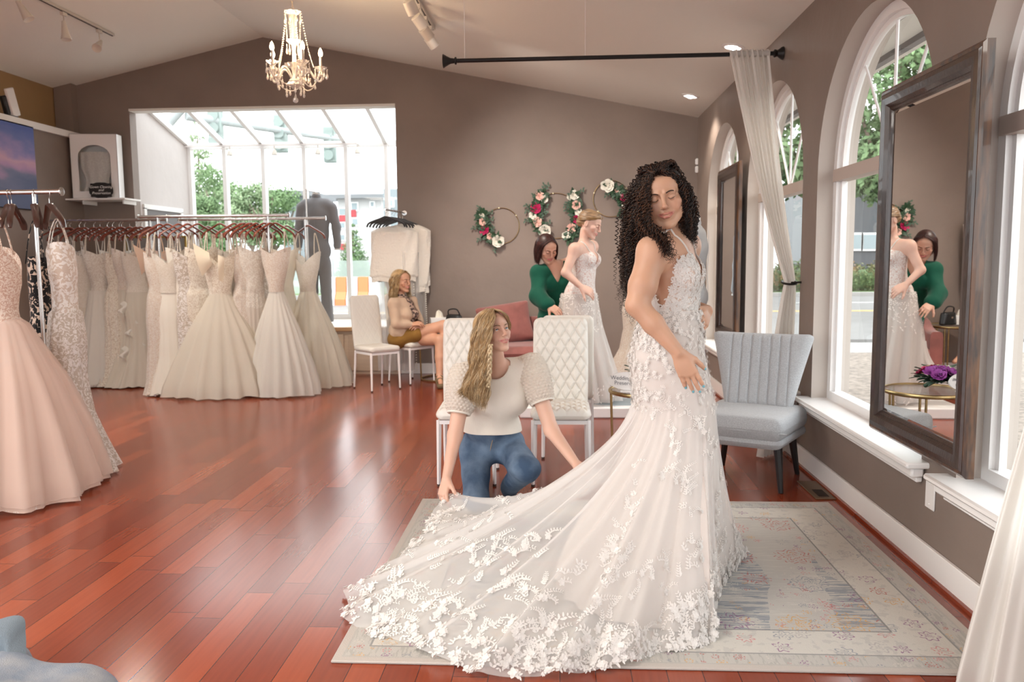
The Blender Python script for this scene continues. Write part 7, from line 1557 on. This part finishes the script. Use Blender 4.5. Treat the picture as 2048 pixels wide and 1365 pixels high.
# ---------------------------------------------------------------- the second bride on the podium
b2_=thing('person','fair-haired bride in profile on the podium looking down at her sheer floral gown','person',(.27,7.30,.109))
H2=basis((.86,-.34,-.36),(.28,-.05,1)); hc2=U(1180,449,Y=7.28); s2=1.04
nb_=K_(1168,487,7.30); rs,ls=K_(1150,499,7.15),K_(1184,494,7.44); re,rw=K_(1131,546,7.10),K_(1162,574,7.06); le,lw=K_(1176,545,7.52),K_(1180,572,7.46)
ch_,wa,pe=K_(1168,520,7.30),K_(1166,555,7.30),K_(1160,592,7.30); T2=basis((.93,-.37,0),(0,0,1))
tt=[ell(ch_,(.145,.10,.16),T2,k=.05),ell(wa,(.125,.10,.13),T2,k=.06),ell(pe,(.165,.135,.15),T2,k=.06),ell(ch_+T2@np.array([.065,.075,-.0]),(.062,.055,.06),T2,k=.03),ell(ch_+T2@np.array([-.065,.075,0]),(.062,.055,.06),T2,k=.03),cap(rs,ls,.046,k=.04),cap(nb_-[0,0,.03],rs,.034,.045,k=.05),cap(nb_-[0,0,.03],ls,.034,.045,k=.05)]
ar=[cap(rs,re,.048,.038,k=.03),cap(re,rw,.038,.024,k=.02),cap(ls,le,.048,.038,k=.03),cap(le,lw,.038,.024,k=.02)]
ha=hand_prims(rw,K_(1181,585,7.05)-rw,(.2,-.8,.5),1,(.4,.6,.8,.9),.1,1.08)+hand_prims(lw,(.1,-.9,-.1),(.6,.2,.7),-1,.4)
lg=[cap(pe+T2@np.array([s*.08,0,-.05]),(pe[0]+s*.08,7.30,.19),.08,.045,k=.03) for s in (-1,1)]
bd2=tt+ar+ha+lg+[cap(nb_,hc2+H2@np.array([0,-.02,-.07])*s2,.047,.043,k=.03)]+xf(head_prims('closed',0),H2,hc2,s2)
skin_body(b2_,bd2,(.70,.45,.36),.008,[(*box_of([hc2],.16),.003),(*box_of([rw,K_(1181,585,7.05)],.07),.003)],H2,hc2,s2,(.58,.16,.16))
face_bits(b2_,H2,hc2,s2,(.25,.15,.09),eye='closed',teeth=False)
V,F=sdf_mesh(xf([ell((0,-.028,.037),(.079,.092,.086),k=.015),ell((0,-.085,-.005),(.050,.040,.045),k=.02),ell((0,.02,.07),(.066,.058,.048),k=.02)],H2,hc2,s2),.006); N=vnormals(V,F); V=V+N*(.0016*np.sin(V[:,2]*260+V[:,0]*90))[:,None]; mkobj('hair_mass',V,F,mat('ash_blonde_updo',(.36,.23,.13),.45,vary=.5,vscale=60,stretch=(.3,.3,1)),b2_,world=True)
W2=lambda x,y,z: H2@(np.array([x,y,z])*s2)+hc2
mb=MB()
for s in (-1,1):
    for o in (0,.012): mb.tube([W2(*p) for p in spline([(s*.03,.075,.085),(s*.066,.045,.055+o),(s*.080,-.005,.035+o),(s*.074,-.06,.015+o),(s*.03,-.11,.0+o)],16)],.0075,6)
mb.build('twisted_strand',b3,b2_,world=True)
g2=thing('bridal_gown','second bride\'s sheer tulle gown with a beaded floral bodice on the podium','gown',(.27,7.30,.109))
V,F=sdf_mesh(tt[:5],.007,off=.007); q=(V-ch_)@T2; msk=(V[:,2]<ch_[2]+.075-.3*np.abs(np.abs(q[:,0])-.07))&~((np.abs(q[:,0])<np.clip((q[:,2]+.05)*.4,0,.1))&(q[:,1]>0))&(V[:,2]>pe[2]-.02)&((q[:,1]>-.03)|(q[:,2]<.02)); V,F=keep(V,F,msk)
mkobj('bodice',V,F,cloth_mat('floral_beaded_bodice',(.72,.55,.50),0,.2,lace=(.90,.88,.86),lace_scale=20,lace_cut=.40),g2,world=True)
mb=MB()
for s in (1,-1): mb.tube(onbody(ch_+T2@np.array([s*.07,.12,.06]),nb_+T2@np.array([s*.09,.0,.0]),12,.003,bd2),.005,5)
mb.build('strap',M['lacew'],g2,world=True)
def sk2(u,v,off=0):
    a=2*PI*u; z=1.0+.10-(1.10-.135)*v; cxx=np.interp(v,[0,.3,1],[pe[0]+.0,pe[0]-.0,pe[0]+.07]); rl=np.interp(v,[0,.12,.4,1],[.170,.190,.26,.36]); rr_=np.interp(v,[0,.12,.4,1],[.155,.168,.21,.31]); r=rr_ if math.cos(a)>0 else rl; d=np.interp(v,[0,.12,1],[.180,.19,.24]); g=v**.8
    fo=1+.10*g*(math.sin(13*a+1)+.5*math.sin(23*a)); return np.array([cxx+(r+off)*math.cos(a)*fo-.10*v*(1 if math.cos(a)<-.5 else 0)*0,7.30+(d+off)*math.sin(a)*fo,z])
mb=MB(); mb.grid(lambda u,v:sk2(u,v),120,50,closed=True,flip=True); mb.build('tulle_skirt',cloth_mat('sheer_white_tulle',(.88,.86,.84),.42,.4),g2,world=True,auto=None)
mb=MB(); mb.grid(lambda u,v:sk2(u,v*.98,-.004-.04*v),90,40,closed=True,flip=True); mb.build('lining',cloth_mat('ivory_underskirt',(.84,.79,.74),.12,.3),g2,world=True,auto=None)
LV=[];LF=[];ln_=0
for k in range(420):
    u=lr.random(); v=.02+.34*lr.random()**1.6 if k<300 else lr.uniform(.86,1.); p=sk2(u,v,.004); n=unit(np.array([math.cos(2*PI*u),math.sin(2*PI*u),.1])); d=unit(np.cross(n,lr.normal(size=3))); sz=lr.uniform(.018,.032); petal(p,d,n,sz*1.3,sz*.6,.3); petal(p,-d,n,sz*1.2,sz*.6,.3)
mkobj('lace_applique',np.array(LV),LF,M['lacew'],g2,world=True,smooth=False)
mb=MB(); mb.grid(lambda u,v: sk2(.42+.16*u,.45+.55*v,.0)+np.array([-.50*v**2.2*(.6+.4*math.sin(PI*u)),-.02,0.]),40,40); mb.build('train',bpy.data.materials['sheer_white_tulle'],g2,world=True,auto=None)
